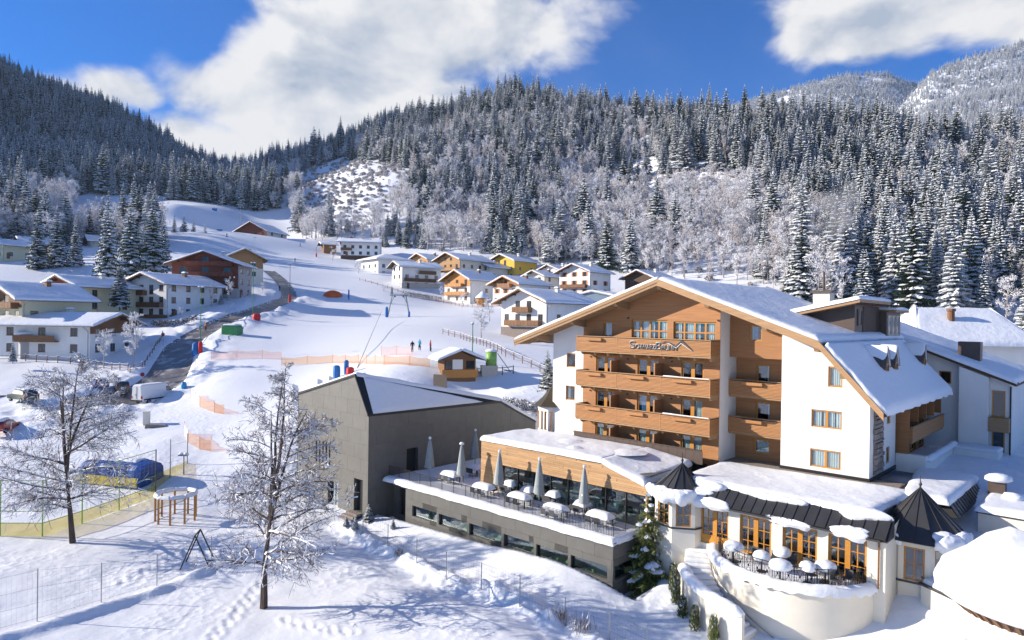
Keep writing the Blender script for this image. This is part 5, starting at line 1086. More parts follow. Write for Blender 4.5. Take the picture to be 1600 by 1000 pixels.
# ------------------------------------------------------------------ rear wing
rw = hthing('rear_wing', 'shaded white rear wing of the hotel with its own snowy roof', 'building', 11.5, 19.6, -10.4)
rp = [(-(-.39), 1, -1.30 + .39 * 6.4 - .12)]
mb = MB(); wall(mb, FR(19.6), 6.0, 14.9, -11, 1, [(10.0, 10.9, -5.0, -3.95)], rp, .2); wall(mb, RT(14.9), 19.6, 31, -11, -4.8); wall(mb, FR(18.75), 11.6, 13.6, -11, 1, [], rp); wall(mb, RT(13.6), 18.75, 19.6, -11, -4.3); mb.poly([(11.6, 18.75, -11), (11.6, 19.6, -11), (11.6, 19.6, -3.4), (11.6, 18.75, -3.4)]); mb.build('wall', WHITE, rw)
window(rw, FR(19.6), 10.0, 10.9, -5.0, -3.95, inset=.1, cols=1)
for z in (-10.2, -7.4): window(rw, FR(19.6), 13.75, 14.6, z, z + 2.1, inset=-.02, cols=1, room=False, glass=DGLASS, name='balcony_door')
mb = MB(); mb.box(13.6, 14.95, 18.7, 19.6, -8.5, -7.4); mb.build('balcony', FASCIA, rw)
mb = MB(); mb.prism([(2.8, 18.6, 0.1), (15.4, 18.6, -4.82), (15.4, 18.6, -4.55), (2.8, 18.6, .37)], (0, 13.5, 0)); rr_ = mb.build('roof', DARKWOOD, rw)
mb = MB(); snow_patch(mb, (2.8, 18.55, .38), (15.4, 18.55, -4.54), (15.4, 32, -4.54), (2.8, 32, .38), .32, 24, 20, .4, .06, .05, ragged=.08); mb.build('roof_snow', SNOW, rr_, True)
mb = MB(); mb.box(11.0, 12.6, 21.5, 22.6, -3.6, -1.5); mb.build('vent_block', BRONZE, rw)
mb = MB(); mb.tube((14.95, 19.5, -4.9), (14.95, 19.5, -10.6), .06, n=8); mb.build('downpipe', DARK, rw)
mb = MB(); mb.box(11.2, 14.6, 16.6, 18.7, -11, -9.75); lw = mb.build('low_wall', WHITE, rw); mb = MB(); snow_patch(mb, (11.2, 16.6, -9.75), (14.6, 16.6, -9.75), (14.6, 18.7, -9.75), (11.2, 18.7, -9.75), .15, 8, 6, .2, .03); mb.build('ledge_snow', SNOW, lw, True)
# building with the broad hip roof behind
p = at(1490, 540, 92); fb = thing('hip_roofed_house', 'house behind the hotel showing only a broad untouched snowy hip roof with one chimney', 'house', (p[0], p[1], -9.8), math.radians(-4))
mb = MB(); mb.box(-6.5, 6.5, -5, 6, -1, 7.4); w_ = mb.build('wall', WHITE, fb); mb = MB(); e = 1.1; mb.hexa([(-7.6, -6, 7.1), (7.6, -6, 7.1), (7.6, 7, 7.1), (-7.6, 7, 7.1), (-5.0, -.1, 11.6), (4.6, -.1, 11.6), (4.6, .6, 11.6), (-5.0, .6, 11.6)]); hr_ = mb.build('roof', DARKWOOD, fb)
mb = MB(); snow_patch(mb, (-7.65, -6.05, 7.15), (7.65, -6.05, 7.15), (4.6, .2, 11.75), (-5, .2, 11.75), .4, 20, 14, .5, .1, .05); snow_patch(mb, (7.65, -6, 7.15), (7.65, 7, 7.15), (4.6, .6, 11.75), (4.6, .0, 11.75), .4, 12, 12, .5, .1, .05); snow_patch(mb, (-7.65, 7, 7.15), (-7.65, -6, 7.15), (-5, .0, 11.75), (-5, .6, 11.75), .4, 12, 12, .5, .1, .05); mb.build('roof_snow', SNOW, hr_, True)
mb = MB(); mb.lathe([(.45, 0), (.42, 2.2), (.55, 2.25), (.55, 2.6), (0, 2.6)], (-1.6, -2.2, 9.2), 10); mb.build('chimney', MIDWOOD, hr_)
for k in range(4): window(fb, FR(-5.02), -5.5 + 3 * k, -4.3 + 3 * k, 3.0, 4.4, inset=-.03, room=False, glass=DGLASS)
# round pavilion, lower right corner
pc = at(1632, 905, 27); pv = thing('round_pavilion', 'round white pavilion buried under a huge smooth dome of snow', 'pavilion', (pc[0], pc[1], -18), 0)
mb = MB(); mb.lathe([(2.95, 0), (2.95, 6.6)], (0, 0, 0), 28); pvw = mb.build('wall', WHITE, pv, True)
mb = MB(); mb.lathe([(2.9, 6.5), (3.35, 7.0), (3.35, 7.15), (.2, 8.4)], (0, 0, 0), 28); pr_ = mb.build('roof', DARKWOOD, pv)
bmm = MB(); bmm.hexa([(2.85, -.07, 6.45), (3.42, -.07, 6.95), (3.42, .07, 6.95), (2.85, .07, 6.45), (2.85, -.07, 6.6), (3.42, -.07, 7.1), (3.42, .07, 7.1), (2.85, .07, 6.6)]); bme = bmm.mesh('eave_board', MIDWOOD)
for k in range(56): o = bpy.data.objects.new('eave_board', bme); COL.objects.link(o); o.parent = pr_; o.rotation_euler = (0, 0, 2 * math.pi * k / 56)
mb = MB(); prf = [(3.2, 6.98), (3.5, 7.0), (3.68, 7.2), (3.72, 7.5), (3.6, 7.85), (3.3, 8.12), (2.7, 8.55), (2.0, 9.0), (1.2, 9.4), (.5, 9.6), (0, 9.65)]; mb.lathe(prf, (0, 0, 0), 56)
mb.v = [(x * (1 + .03 * nz(x * .9, y * .9)), y * (1 + .03 * nz(y * .8, x)), z + (.42 * nz(x * .6 + 1.6, y * .6, 1) + .2 * nz(x * 1.0 + 2, y * 1.0 + 2)) * min(1, max(0, (z - 7.2)))) for (x, y, z) in mb.v]; mb.build('snow_dome', SNOW, pr_, True)
cn = at(1502, 990, 27); ec_ = thing('entrance_canopy', 'dark curved canopy hood with a cushion of snow beside the round pavilion', 'canopy', (cn[0], cn[1] + .3, -14.4), .3)
mb = MB(); mb.lathe([(.8, -1), (.8, 1.2), (.7, 1.55), (.4, 1.78), (0, 1.85)], (0, 0, 0), 18, sy=.7); mb.build('hood', DARK, ec_, True); mb = MB(); mb.lathe([(.62, 1.5), (.8, 1.62), (.78, 1.85), (.5, 2.08), (0, 2.15)], (.12, .1, 0), 18, sy=.75, wob=.06); mb.build('snow_cap', SNOW, ec_, True)
# ------------------------------------------------------------------ village houses
def chalet(label, px, py, d, rz, W, Lg, h_eave, slope=.38, wall_m=None, gable_m=None, gable_from=99, storeys=3, fcols=3, scols=3, balc=(), side_balc=(), trim=None, shutters=None, chim=True, oh=1.45, ofr=1.7, left_side=False, hip=False, T=.35, base_m=None, name='chalet', ww=1.3, wh=1.4, door=True, dark_front=None, base_h=0, seed=0, snow_seed=0, zoff=0, big=()):
    wall_m = wall_m or WHITE; gable_m = gable_m or MIDWOOD; trim = trim or MIDWOOD; rr = random.Random(seed + int(px))
    p = at(px, py, d); o = thing(name, label, 'house', (p[0], p[1], p[2] + zoff), math.radians(rz)); W *= 1.14; Lg *= 1.14; h_eave += .35; w2 = W / 2; FL = 2.75
    ridge = h_eave + slope * w2
    pl = [(-slope, 1, ridge - .02), (slope, 1, ridge - .02)] if not hip else [(0, 1, h_eave)]
    fh = []; 
    for s in range(storeys):
        z0 = .95 + s * FL; zt = z0 + wh
        for k in range(fcols):
            x = -w2 + W * (k + .5) / fcols; lim = h_eave + slope * (w2 - abs(x) - ww * .5) - .35
            if zt < lim: 
                hb = z0 - (.75 if any(b[0] == s for b in balc) and (k % 2 == 0) else 0); fh.append((x - ww / 2, x + ww / 2, hb, zt, s))
    sh = [(Lg * (k + .5) / scols - ww / 2, Lg * (k + .5) / scols + ww / 2, .95 + s * FL, .95 + s * FL + wh, s) for s in range(storeys) for k in range(scols) if .95 + s * FL + wh < h_eave - .1]
    gz = gable_from * FL
    mb = MB(); wall(mb, FR(0), -w2, w2, -4, min(gz, 30) if gz < ridge else ridge + 1, [h[:4] for h in fh if h[3] <= gz], pl, .18)
    side = LF(-w2) if left_side else RT(w2); other = RT(w2) if left_side else LF(-w2)
    wall(mb, side, 0, Lg, -4, h_eave, [h[:4] for h in sh], [], .18); wall(mb, other, 0, Lg, -4, h_eave)
    bk = [(-w2, Lg, -4), (w2, Lg, -4), (w2, Lg, h_eave)] + ([] if hip else [(0, Lg, ridge)]) + [(-w2, Lg, h_eave)]; mb.poly(bk)
    wo = mb.build('wall', wall_m, o)
    if gz < ridge:
        mb = MB(); wall(mb, FR(-.04), -w2 - .02, w2 + .02, gz, ridge + 1, [h[:4] for h in fh if h[2] >= gz - .8], [(a, b, c + .0) for a, b, c in pl], .2); 
        mb.poly([(-w2, -.04, gz), (w2, -.04, gz), (w2, 0, gz), (-w2, 0, gz)]); mb.build('gable', gable_m, o)
    if base_m is not None: mb = MB(); mb.box(-w2 - .05, w2 + .05, -.06, Lg + .05, -4, base_h); mb.build('base', base_m, o)
    def shut(to3, h, y):
        for (a, b) in ((h[0] - .5, h[0] - .04), (h[1] + .04, h[1] + .5)):
            q = MB(); q.hexa([to3(a, h[2], 0), to3(b, h[2], 0), to3(b, h[2], -.05), to3(a, h[2], -.05), to3(a, h[3], 0), to3(b, h[3], 0), to3(b, h[3], -.05), to3(a, h[3], -.05)]); q.build('shutter', shutters, o)
    for h in fh:
        g = h[2] >= gz - .8; window(o, FR(-.04 if g else 0), *h[:4], inset=.08, fw=.1, cols=2, frame=trim, glass=DGLASS, room=False, ft=.06, sill=True)
        if shutters: shut(FR(-.04 if g else 0), h, 0)
    for h in sh:
        window(o, side, *h[:4], inset=.08, fw=.1, cols=2, frame=trim, glass=DGLASS, room=False, ft=.06, sill=True)
        if shutters: shut(side, h, 0)
    for (s, x0, x1) in balc:
        z = s * FL + .05; b = MB(); b.box(x0, x1, -1.25, 0 if s * FL < gz else -.04, z - .15, z); b.box(x0, x1, -1.27, -1.15, z + .98, z + 1.06); bo = b.build('balcony', trim, o)
        n = max(3, int((x1 - x0) / .9)); me = None
        for k in range(n):
            q = MB(); a = x0 + (x1 - x0) * k / n; q.box(a + .03, a + (x1 - x0) / n - .03, -1.25, -1.19, z - .1, z + .95); q.build('balcony_board', gable_m if gable_m is not WHITE else trim, bo)
        for xx in (x0, x1): q = MB(); q.box(xx - .03, xx + .03, -1.19, -.02, z - .1, z + .95); q.build('balcony_end', trim, bo)
    for (s, y0, y1) in side_balc:
        z = s * FL + .05; b = MB(); xs = -w2 if left_side else w2; sg = -1 if left_side else 1; xa, xb = sorted((xs, xs + sg * 1.2)); b.box(xa, xb, y0, y1, z - .15, z); bo = b.build('balcony', trim, o)
        q = MB(); xa, xb = sorted((xs + sg * 1.14, xs + sg * 1.22)); q.box(xa, xb, y0, y1, z - .12, z + 1.0); q.build('balcony_board', trim, bo)
    if door and not left_side: q = MB(); q.box(w2, w2 + .06, Lg * .12, Lg * .12 + 1.0, 0, 2.1); q.build('door', trim, o)
    th = .2
    if not hip:
        for sg in (-1, 1):
            a = np.array([0, ridge]); b = np.array([sg * (w2 + oh), h_eave - slope * oh]); q = MB()
            q.prism([(a[0], -ofr, a[1]), (b[0], -ofr, b[1]), (b[0], -ofr, b[1] + th), (a[0], -ofr, a[1] + th)], (0, Lg + ofr + .8, 0)); ro = q.build('roof', DARKWOOD, o)
            q = MB(); q.prism([(a[0], -ofr - .05, a[1] - .12), (b[0], -ofr - .05, b[1] - .12), (b[0], -ofr - .05, b[1] + th + .03), (a[0], -ofr - .05, a[1] + th + .03)], (0, .05, 0)); q.build('bargeboard', trim, ro)
            q = MB(); snow_patch(q, (a[0], -ofr - .05, a[1] + th), (b[0], -ofr - .05, b[1] + th), (b[0], Lg + .8, b[1] + th), (a[0], Lg + .8, a[1] + th), T, 10, 12, .4, .06, .05, seed=px * .01, ragged=.08); q.build('roof_snow', SNOW, ro, True)
            for xx in (.35, .8): 
                q = MB(); x = sg * w2 * xx; zz = ridge - slope * w2 * xx; q.prism([(x - .1, -ofr + .15, zz - .22), (x - .1, -.02, zz - .34), (x - .1, -.02, zz - .02), (x - .1, -ofr + .15, zz - .02)], (.2, 0, 0)); q.build('purlin', DARKWOOD, ro)
    else:
        e = oh; zt = h_eave + slope * min(w2, Lg / 2) * 1.0; q = MB(); A_ = [(-w2 - e, -e, h_eave - .1), (w2 + e, -e, h_eave - .1), (w2 + e, Lg + e, h_eave - .1), (-w2 - e, Lg + e, h_eave - .1)]; B_ = [(-.8, Lg / 2 - .5, zt), (.8, Lg / 2 - .5, zt), (.8, Lg / 2 + .5, zt), (-.8, Lg / 2 + .5, zt)]; q.hexa(A_ + B_); ro = q.build('roof', DARKWOOD, o)
        q = MB()
        for k in range(4): k2 = (k + 1) % 4; U_ = np.array([0, 0, .02]); snow_patch(q, np.array(A_[k]) + U_, np.array(A_[k2]) + U_, np.array(B_[k2]) + U_, np.array(B_[k]) + U_, T, 10, 10, .4, .08, .04)
        q.build('roof_snow', SNOW, ro, True)
    zt_ = h_eave - slope * oh + .1
    for sg in (-1, 1):
        if not hip: q = MB(); q.tube((sg * (w2 + oh + .06), -ofr, zt_), (sg * (w2 + oh + .06), Lg + .8, zt_), .08, .08, 6); q.build('gutter', GREYMET, o); q = MB(); q.tube((sg * (w2 + oh), .3, zt_), (sg * (w2 + .08), .3, zt_ - .9), .05, .05, 5); q.tube((sg * (w2 + .08), .3, zt_ - .9), (sg * (w2 + .08), .3, -2), .05, .05, 5); q.build('downpipe', GREYMET, o)
    if chim:
        cx, cy = w2 * .3, Lg * .55; q = MB(); zc = ridge - slope * cx - .2 if not hip else h_eave; q.box(cx - .4, cx + .4, cy - .4, cy + .4, zc - .3, zc + 1.5 if not hip else zt + 1.0); c = q.build('chimney', CREAM if rr.random() < .6 else MIDWOOD, o); ct = zc + 1.5 if not hip else zt + 1.0; q = MB(); q.box(cx - .55, cx + .55, cy - .55, cy + .55, ct, ct + .12); snow_patch(q, (cx - .55, cy - .55, ct + .12), (cx + .55, cy - .55, ct + .12), (cx + .55, cy + .55, ct + .12), (cx - .55, cy + .55, ct + .12), .3, 5, 5, .3, .03, m=1); q.build('chimney_cap', [DARKWOOD, SNOW], c)
    return o
BW = mat('pale_brown_trim', (.26, .14, .07), .7, var=.2); ORS = mat('orange_shutter', (.55, .2, .04), .6, var=.1); BLG = mat('blue_grey_render', (.16, .22, .28), .8, var=.05); GREYR = mat('grey_render', (.42, .41, .40), .85, var=.05); MAROON = mat('maroon_render', (.25, .07, .05), .8, var=.08)
PALEW = mat('pale_wood', (.40, .22, .09), .7, var=.2, scale=3, stretch=(1, 1, 5))
# right-hand village
chalet('three-storey white chalet with two brown balconies just left of the hotel roof', 817, 529, 142, -43, 11, 14, 7.4, .38, WHITE, MIDWOOD, 9, storeys=3, fcols=4, scols=2, balc=((2, -2.2, 2.4), (1, -4.4, 5.2)), base_m=STONE, base_h=2.4)
chalet('white chalet with orange shutters, between the white chalet by the hotel and the yellow house', 790, 477, 209, -43, 9.7, 12, 6.3, .38, WHITE, BW, 2.05, storeys=3, fcols=3, scols=2, balc=((0, -5, 4), (2, -2.6, 2.6)), trim=ORS, shutters=ORS)
chalet('white chalet with orange shutters and one long red-brown balcony at the edge of the wood', 897, 463, 222, -43, 11, 10, 7.6, .38, WHITE, MIDWOOD, storeys=3, fcols=3, scols=2, balc=((1, -5.2, 5.2),), trim=REDWOOD, shutters=ORS)
chalet('small cream house half hidden behind the orange-shuttered chalets', 835, 456, 243, -43, 8, 10, 5.2, .4, CREAM, DARKWOOD, storeys=2, fcols=2, scols=2)
chalet('bright yellow chalet with wooden balconies', 784, 437, 275, -43, 12, 12, 7.2, .38, YELLOW, MIDWOOD, storeys=3, fcols=4, scols=2, balc=((2, -5.6, -.3), (1, -5.6, -.3)), trim=mat('light_trim', (.5, .45, .35), .7))
chalet('white and orange-wood chalet with a long right roof slope, behind the small snow-capped kiosk', 714, 474, 226, -43, 11, 13, 7.6, .46, WHITE, ORANGEWOOD, 2, storeys=4, fcols=3, scols=1, balc=((2, -3.4, 3), (1, -5.3, 5.3)), trim=ORANGEWOOD)
chalet('large all-wood chalet at the top of the village beside the yellow house', 700, 434, 262, -43, 11.5, 15, 6.6, .38, CREAM, PALEW, 0.2, storeys=3, fcols=4, scols=4, balc=((1, -5.6, 5.6),), trim=PALEW)
chalet('white house with dark balcony and grey basement above the paddock fence', 620, 452, 240, -58, 8, 13, 7.6, .36, WHITE, DARKWOOD, storeys=3, fcols=2, scols=4, side_balc=((1, .3, 12.5), (2, 6, 12.5)), trim=DARKWOOD, base_m=GREYR, base_h=2.2)
chalet('hip-roofed house in white and dusky pink', 577, 434, 262, -50, 12, 12, 6.6, .34, WHITE, MIDWOOD, storeys=2, fcols=3, scols=3, hip=True, chim=False, trim=GREYR)
chalet('white house with flat snowy roof at the upper end of the village street', 535, 402, 310, -83, 10, 15, 6.2, .3, WHITE, MIDWOOD, storeys=2, fcols=2, scols=5, side_balc=((1, 0, 5),), base_m=DARKWOOD, base_h=.5, trim=MIDWOOD)
chalet('tiny wooden shed left of the uppermost village house', 504, 391, 315, -60, 4, 5, 2.4, .35, MIDWOOD, MIDWOOD, storeys=1, fcols=1, scols=1, chim=False, name='shed')
chalet('dark brown gable peeping over the hotel roof at the wood edge', 998, 462, 225, -43, 9.5, 12, 5.6, .42, DARKWOOD, DARKWOOD, storeys=2, fcols=2, scols=2)
chalet('low blue-grey modern house behind the white chalet', 925, 489, 185, -35, 11, 9, 4.2, .2, BLG, BLG, storeys=1, fcols=4, scols=2, oh=.5, ofr=.5, trim=GREYMET, chim=False)
chalet('cream house behind the wooden chalet, low in the middle of the village', 752, 437, 268, -43, 8, 9, 4.6, .38, CREAM, MIDWOOD, storeys=2, fcols=2, scols=2)
p = at(754, 474, 205); ks_ = thing('garden_kiosk', 'small round wooden garden kiosk with a pointed snow cap', 'kiosk', tuple(p)); q = MB(); q.lathe([(1.7, -1), (1.7, 1.6)], (0, 0, 0), 8); q.build('wall', ORANGEWOOD, ks_); q = MB(); q.lathe([(2.3, 1.55), (2.3, 1.75), (1.0, 2.9), (.3, 3.6), (0, 3.7)], (0, 0, 0), 16); q.build('roof_snow', SNOW, ks_, True)
chalet('white chalet with brown balcony between the yellow house and the orange-shuttered one', 858, 447, 262, -43, 9, 10, 5.6, .4, WHITE, MIDWOOD, storeys=2, fcols=3, scols=2, balc=((1, -4.5, 4.5),))
chalet('wooden chalet with snowy roof left of the all-wood chalet', 655, 428, 285, -43, 9.5, 11, 5.8, .4, CREAM, PALEW, 1.0, storeys=3, fcols=3, scols=3, balc=((1, -4.6, 4.6),), trim=PALEW)
# left-hand village
chalet('white three-storey house with dark balconies above the road bend', 228, 498, 158, -20, 10.6, 15, 7.9, .36, WHITE, DARKWOOD, storeys=3, fcols=4, scols=4, balc=((2, -5.2, .2), (1, -5.2, 5.2)), base_m=MIDWOOD, base_h=1.0, gable_from=9)
chalet('large red-brown timber house behind the white house at the road', 320, 465, 176, 4, 14.6, 10, 8.4, .36, GREYR, REDWOOD, .9, storeys=4, fcols=3, scols=2, balc=((2, -4, 7.2), (1, -4, 7.2), (3, -5, 7)), trim=REDWOOD, ww=1.9)
chalet('orange-brown gabled house tucked behind the red-brown house', 382, 436, 205, 25, 9, 9, 6, .5, CREAM, PALEW, 1.2, storeys=2, fcols=2, scols=2, trim=PALEW)
chalet('red-brown barn on a white base high on the piste', 393, 379, 330, -16, 15, 14, 5.2, .5, WHITE, REDWOOD, .95, storeys=2, fcols=4, scols=2, trim=REDWOOD, chim=False, name='barn')
chalet('pale house with brown gable and balconies at the left picture edge', 2, 530, 121, -28, 11.5, 10.5, 7.0, .4, YELLOWISH, MIDWOOD, 2.05, storeys=3, fcols=4, scols=3, balc=((1, -5.5, 5.5), (2, -5.5, 5.5)))
chalet('pale yellow house with maroon gable behind the two left houses', 97, 489, 146, -20, 8.6, 13, 5.6, .38, YELLOWISH, MAROON, 0.3, storeys=2, fcols=2, scols=2)
chalet('low white bungalow with broad flat snowy roof and carved balcony above the wooden fence', 176, 557, 121, 86, 10.4, 15, 5.4, .28, WHITE, MIDWOOD, 1.5, storeys=2, fcols=3, scols=3, left_side=True, side_balc=((1, 5.5, 12.8),), trim=MIDWOOD, T=.3)
chalet('brown chalet glimpsed between the snowy spruces at upper left', 32, 402, 250, -40, 9, 10, 5, .4, MIDWOOD, MIDWOOD, storeys=2, fcols=2, scols=2)
chalet('small white-roofed house among the spruces at upper left', 140, 396, 270, -50, 9, 10, 4.5, .42, CREAM, MIDWOOD, storeys=1, fcols=2, scols=2)
chalet('pale cottage at the left edge below the dark wood', -6, 404, 240, -30, 8, 9, 4.6, .4, YELLOWISH, MIDWOOD, storeys=1, fcols=2, scols=2, chim=False)
p = at(22, 548, 118); gr = thing('garage', 'flat-roofed garage with a thick slab of snow at the left edge', 'garage', (p[0], p[1], p[2]), math.radians(-43)); q = MB(); q.box(-4.5, 4.5, 0, 6, -3, 3.0); q.build('wall', GREYR, gr); q = MB(); snow_patch(q, (-4.8, -.3, 3.0), (4.8, -.3, 3.0), (4.8, 6.3, 3.0), (-4.8, 6.3, 3.0), .5, 10, 8, .5, .1, .05); q.build('roof_snow', SNOW, gr, True); q = MB(); q.box(-3.9, -1.2, -.06, 0, 0, 2.3); q.build('garage_door', MIDWOOD, gr)
# retaining wall of the field at the left
p0 = onground(-20, 640); rw_ = thing('retaining_wall', 'grey retaining wall below the white field at the left edge', 'wall', tuple(p0)); q = MB()
pa, pb_ = at(-60, 622, 90), at(42, 618, 95); d_ = pb_ - pa; n_ = np.array([d_[1], -d_[0], 0]); n_ /= np.linalg.norm(n_); q.prism([tuple(np.subtract(v_, p0)) for v_ in (pa + (0, 0, -3), pb_ + (0, 0, -3), pb_ + (0, 0, 0), pa)], tuple(-n_ * .4)); q.build('wall_body', GREYR, rw_); q = MB(); q.prism([tuple(np.subtract(v_, p0)) for v_ in (pa + n_ * .08, pb_ + n_ * .08, pb_ + n_ * .08 + (0, 0, .12), pa + n_ * .08 + (0, 0, .12))], tuple(-n_ * .6)); q.build('coping', MAROON, rw_)
# ------------------------------------------------------------------ trees
def conifer(seed, h=22, R=3.5, levels=30, snow=.85, droop=.42, low=.07, dens=1.0):
    rr = random.Random(seed); tr, cr, sn = MB(), MB(), MB()
    tr.tube((0, 0, -1), (0, 0, h * .97), h * .013, .02, 6)
    for i in range(levels):
        t = (i + .5) / levels; z = h * (low + (1 - low) * t * .985); L0 = R * (1 - t) ** .82 + .12
        nb = max(4, int(round((9 if t < .5 else 7 if t < .8 else 5) * dens))); off = rr.uniform(0, 6.28)
        for k in range(nb):
            a = off + 2 * math.pi * (k + rr.uniform(-.3, .3)) / nb; ln = L0 * rr.uniform(.68, 1.12); dr = droop * ln * rr.uniform(.7, 1.2) * (1.15 - .7 * t)
            D = np.array([math.cos(a), math.sin(a), 0]); Sd = np.array([-math.sin(a), math.cos(a), 0]); zz = z + rr.uniform(-.3, .3) * h / levels
            P = lambda s: D * (ln * s) + np.array([0, 0, zz + .10 * ln * s - dr * s ** 1.6 + .10 * ln * s ** 4])
            w = .05 * ln + .05
            cr.poly([P(.05) + Sd * w, P(.05) - Sd * w, P(1.0)])
            m = 5 if ln > 1.2 else 3
            for j in range(m):
                s = (j + .8) / (m + .3); p = P(s); wl = (.42 * ln * (1 - .7 * s) + .12) * rr.uniform(.75, 1.15); b = .11 * ln
                for sg in (-1, 1):
                    tip = p + Sd * (sg * wl) + D * (wl * .55) - np.array([0, 0, wl * rr.uniform(.25, .5)]); cr.poly([p - D * b, p + D * b, tip])
                hl = rr.uniform(.18, .34) * ln * (1 - .4 * s) + .12; cr.poly([p - D * b + Sd * .04 * ln, p + D * b - Sd * .04 * ln, p + D * .05 * ln - np.array([0, 0, hl])])
            if rr.random() < snow:
                s0, s1 = rr.uniform(.12, .35), rr.uniform(.85, 1.04); pr = None; ws = rr.uniform(.17, .31) * ln + .07; hs = rr.uniform(.07, .13) * (ln ** .5) + .03; n = 3
                for j in range(n + 1):
                    s = s0 + (s1 - s0) * j / n; e = math.sin(math.pi * (j + .35) / (n + .7)); wj = ws * e * rr.uniform(.75, 1.2); c = P(s)
                    row = [c + Sd * wj - np.array([0, 0, .22 * wj]), c + np.array([0, 0, hs * e + .04]), c - Sd * wj - np.array([0, 0, .22 * wj])]
                    if pr is not None: sn.poly([pr[0], row[0], row[1], pr[1]]); sn.poly([pr[1], row[1], row[2], pr[2]])
                    pr = row
                if rr.random() < .8:
                    c = P(rr.uniform(.5, .9)) + Sd * rr.uniform(-.35, .35) * ln * .5; q = rr.uniform(.08, .16) * ln + .05; v = [c + np.array([q * math.cos(x), q * math.sin(x), -.25 * q]) for x in (0, 1.57, 3.14, 4.71)]; tp = c + np.array([0, 0, q * .7])
                    for x in range(4): sn.poly([v[x], v[(x + 1) % 4], tp])
    sn.poly([(-.15, -.1, h * .955), (.15, -.1, h * .955), (0, 0, h * 1.0)]); sn.poly([(.15, .1, h * .955), (-.15, .1, h * .955), (0, 0, h * 1.0)])
    return tr, cr, sn
def joined(name, parts, mats):
    mb = MB()
    for k, p in enumerate(parts):
        i = len(mb.v); mb.v += p.v; mb.f += [tuple(i + q for q in f) for f in p.f]; mb.m += [k] * len(p.f)
    return mb.mesh(name, mats)
class Seg: pass
def grow(seed, h, spread, trunk_r, lim=3, n1=16, up=.55, fork=.5, twig=1.0, droop=0.0, low=.25, n2=7, n3=6, leaders=3, prof=None):
    """branch segments (p0, p1, r0, r1, level)"""
    rr = random.Random(seed); out = []
    def unit(v): return v / (np.linalg.norm(v) + 1e-9)
    def limb(p, d, ln, r, lv, nseg, wig, drp):
        pts = [(p, r)]
        for k in range(nseg):
            d = unit(d + np.array([rr.gauss(0, wig), rr.gauss(0, wig), rr.gauss(0, wig) * .7 - drp * (k / nseg)])); q = p + d * (ln / nseg); r2 = r * (1 - .72 * (k + 1) / nseg) if lv else r * (1 - .85 * (k + 1) / nseg)
            r1 = pts[-1][1]; out.append((p, q, r1, max(r2, .006), lv)); pts.append((q, max(r2, .006))); p = q
        return pts, d
    tp, _ = limb(np.zeros(3), np.array([0, 0, 1.0]), h * (fork if leaders > 1 else .97), trunk_r, 0, 10, .03, 0)
    stems = [tp]
    if leaders > 1:
        top, rtop = tp[-1]
        for k in range(leaders):
            a = 6.283 * k / leaders + rr.uniform(-.4, .4); pts, _ = limb(tp[-2 - (k % 2)][0], unit(np.array([math.cos(a) * .16, math.sin(a) * .16, 1])), h * (1 - fork) * rr.uniform(.8, 1.08), trunk_r * .55, 0, 9, .05, -.02); stems.append(pts)
    zs = [low + (1 - low) * (k + rr.random()) / n1 for k in range(n1 * 2)]
    for t in zs:
        z = t * h; cand = [s for s in stems if s[0][0][2] <= z <= s[-1][0][2]]
        if not cand: continue
        s = rr.choice(cand); i = min(range(len(s)), key=lambda i: abs(s[i][0][2] - z)); p, r = s[i]
        pf = prof(t) if prof else math.sin(math.pi * min(1, max(.05, (t - low * .6) / (1.05 - low * .6)))) ** .7
        a = rr.uniform(0, 6.283); el = up * (1 + .9 * t); ln = spread * pf * rr.uniform(.75, 1.15); d = unit(np.array([math.cos(a), math.sin(a), el]))
        b1, _ = limb(p, d, ln, max(.02, min(r * .6, trunk_r * .38)), 1, 7, .10, droop * (1.15 - t))
        for _k in range(n2):
            j = rr.randint(1, 6); q, rq = b1[j]; dd = unit(b1[j][0] - b1[j - 1][0]); sd = unit(np.cross(dd, np.array([rr.gauss(0, 1), rr.gauss(0, 1), rr.gauss(0, 1)]))); l2 = ln * rr.uniform(.25, .5) * (1.15 - j / 9)
            b2, _ = limb(q, unit(dd * .8 + sd * .8), l2, max(.012, rq * .6), 2, 4, .16, droop * .8)
            if lim >= 3:
                for _m in range(n3):
                    j2 = rr.randint(1, 4); q2, rq2 = b2[j2]; d2 = unit(b2[j2][0] - b2[j2 - 1][0]); s2 = unit(np.cross(d2, np.array([rr.gauss(0, 1), rr.gauss(0, 1), rr.gauss(0, 1)]))); limb(q2, unit(d2 * .7 + s2 * .75), l2 * rr.uniform(.3, .6) * twig, .009, 3, 2, .2, droop * .8)
    return out
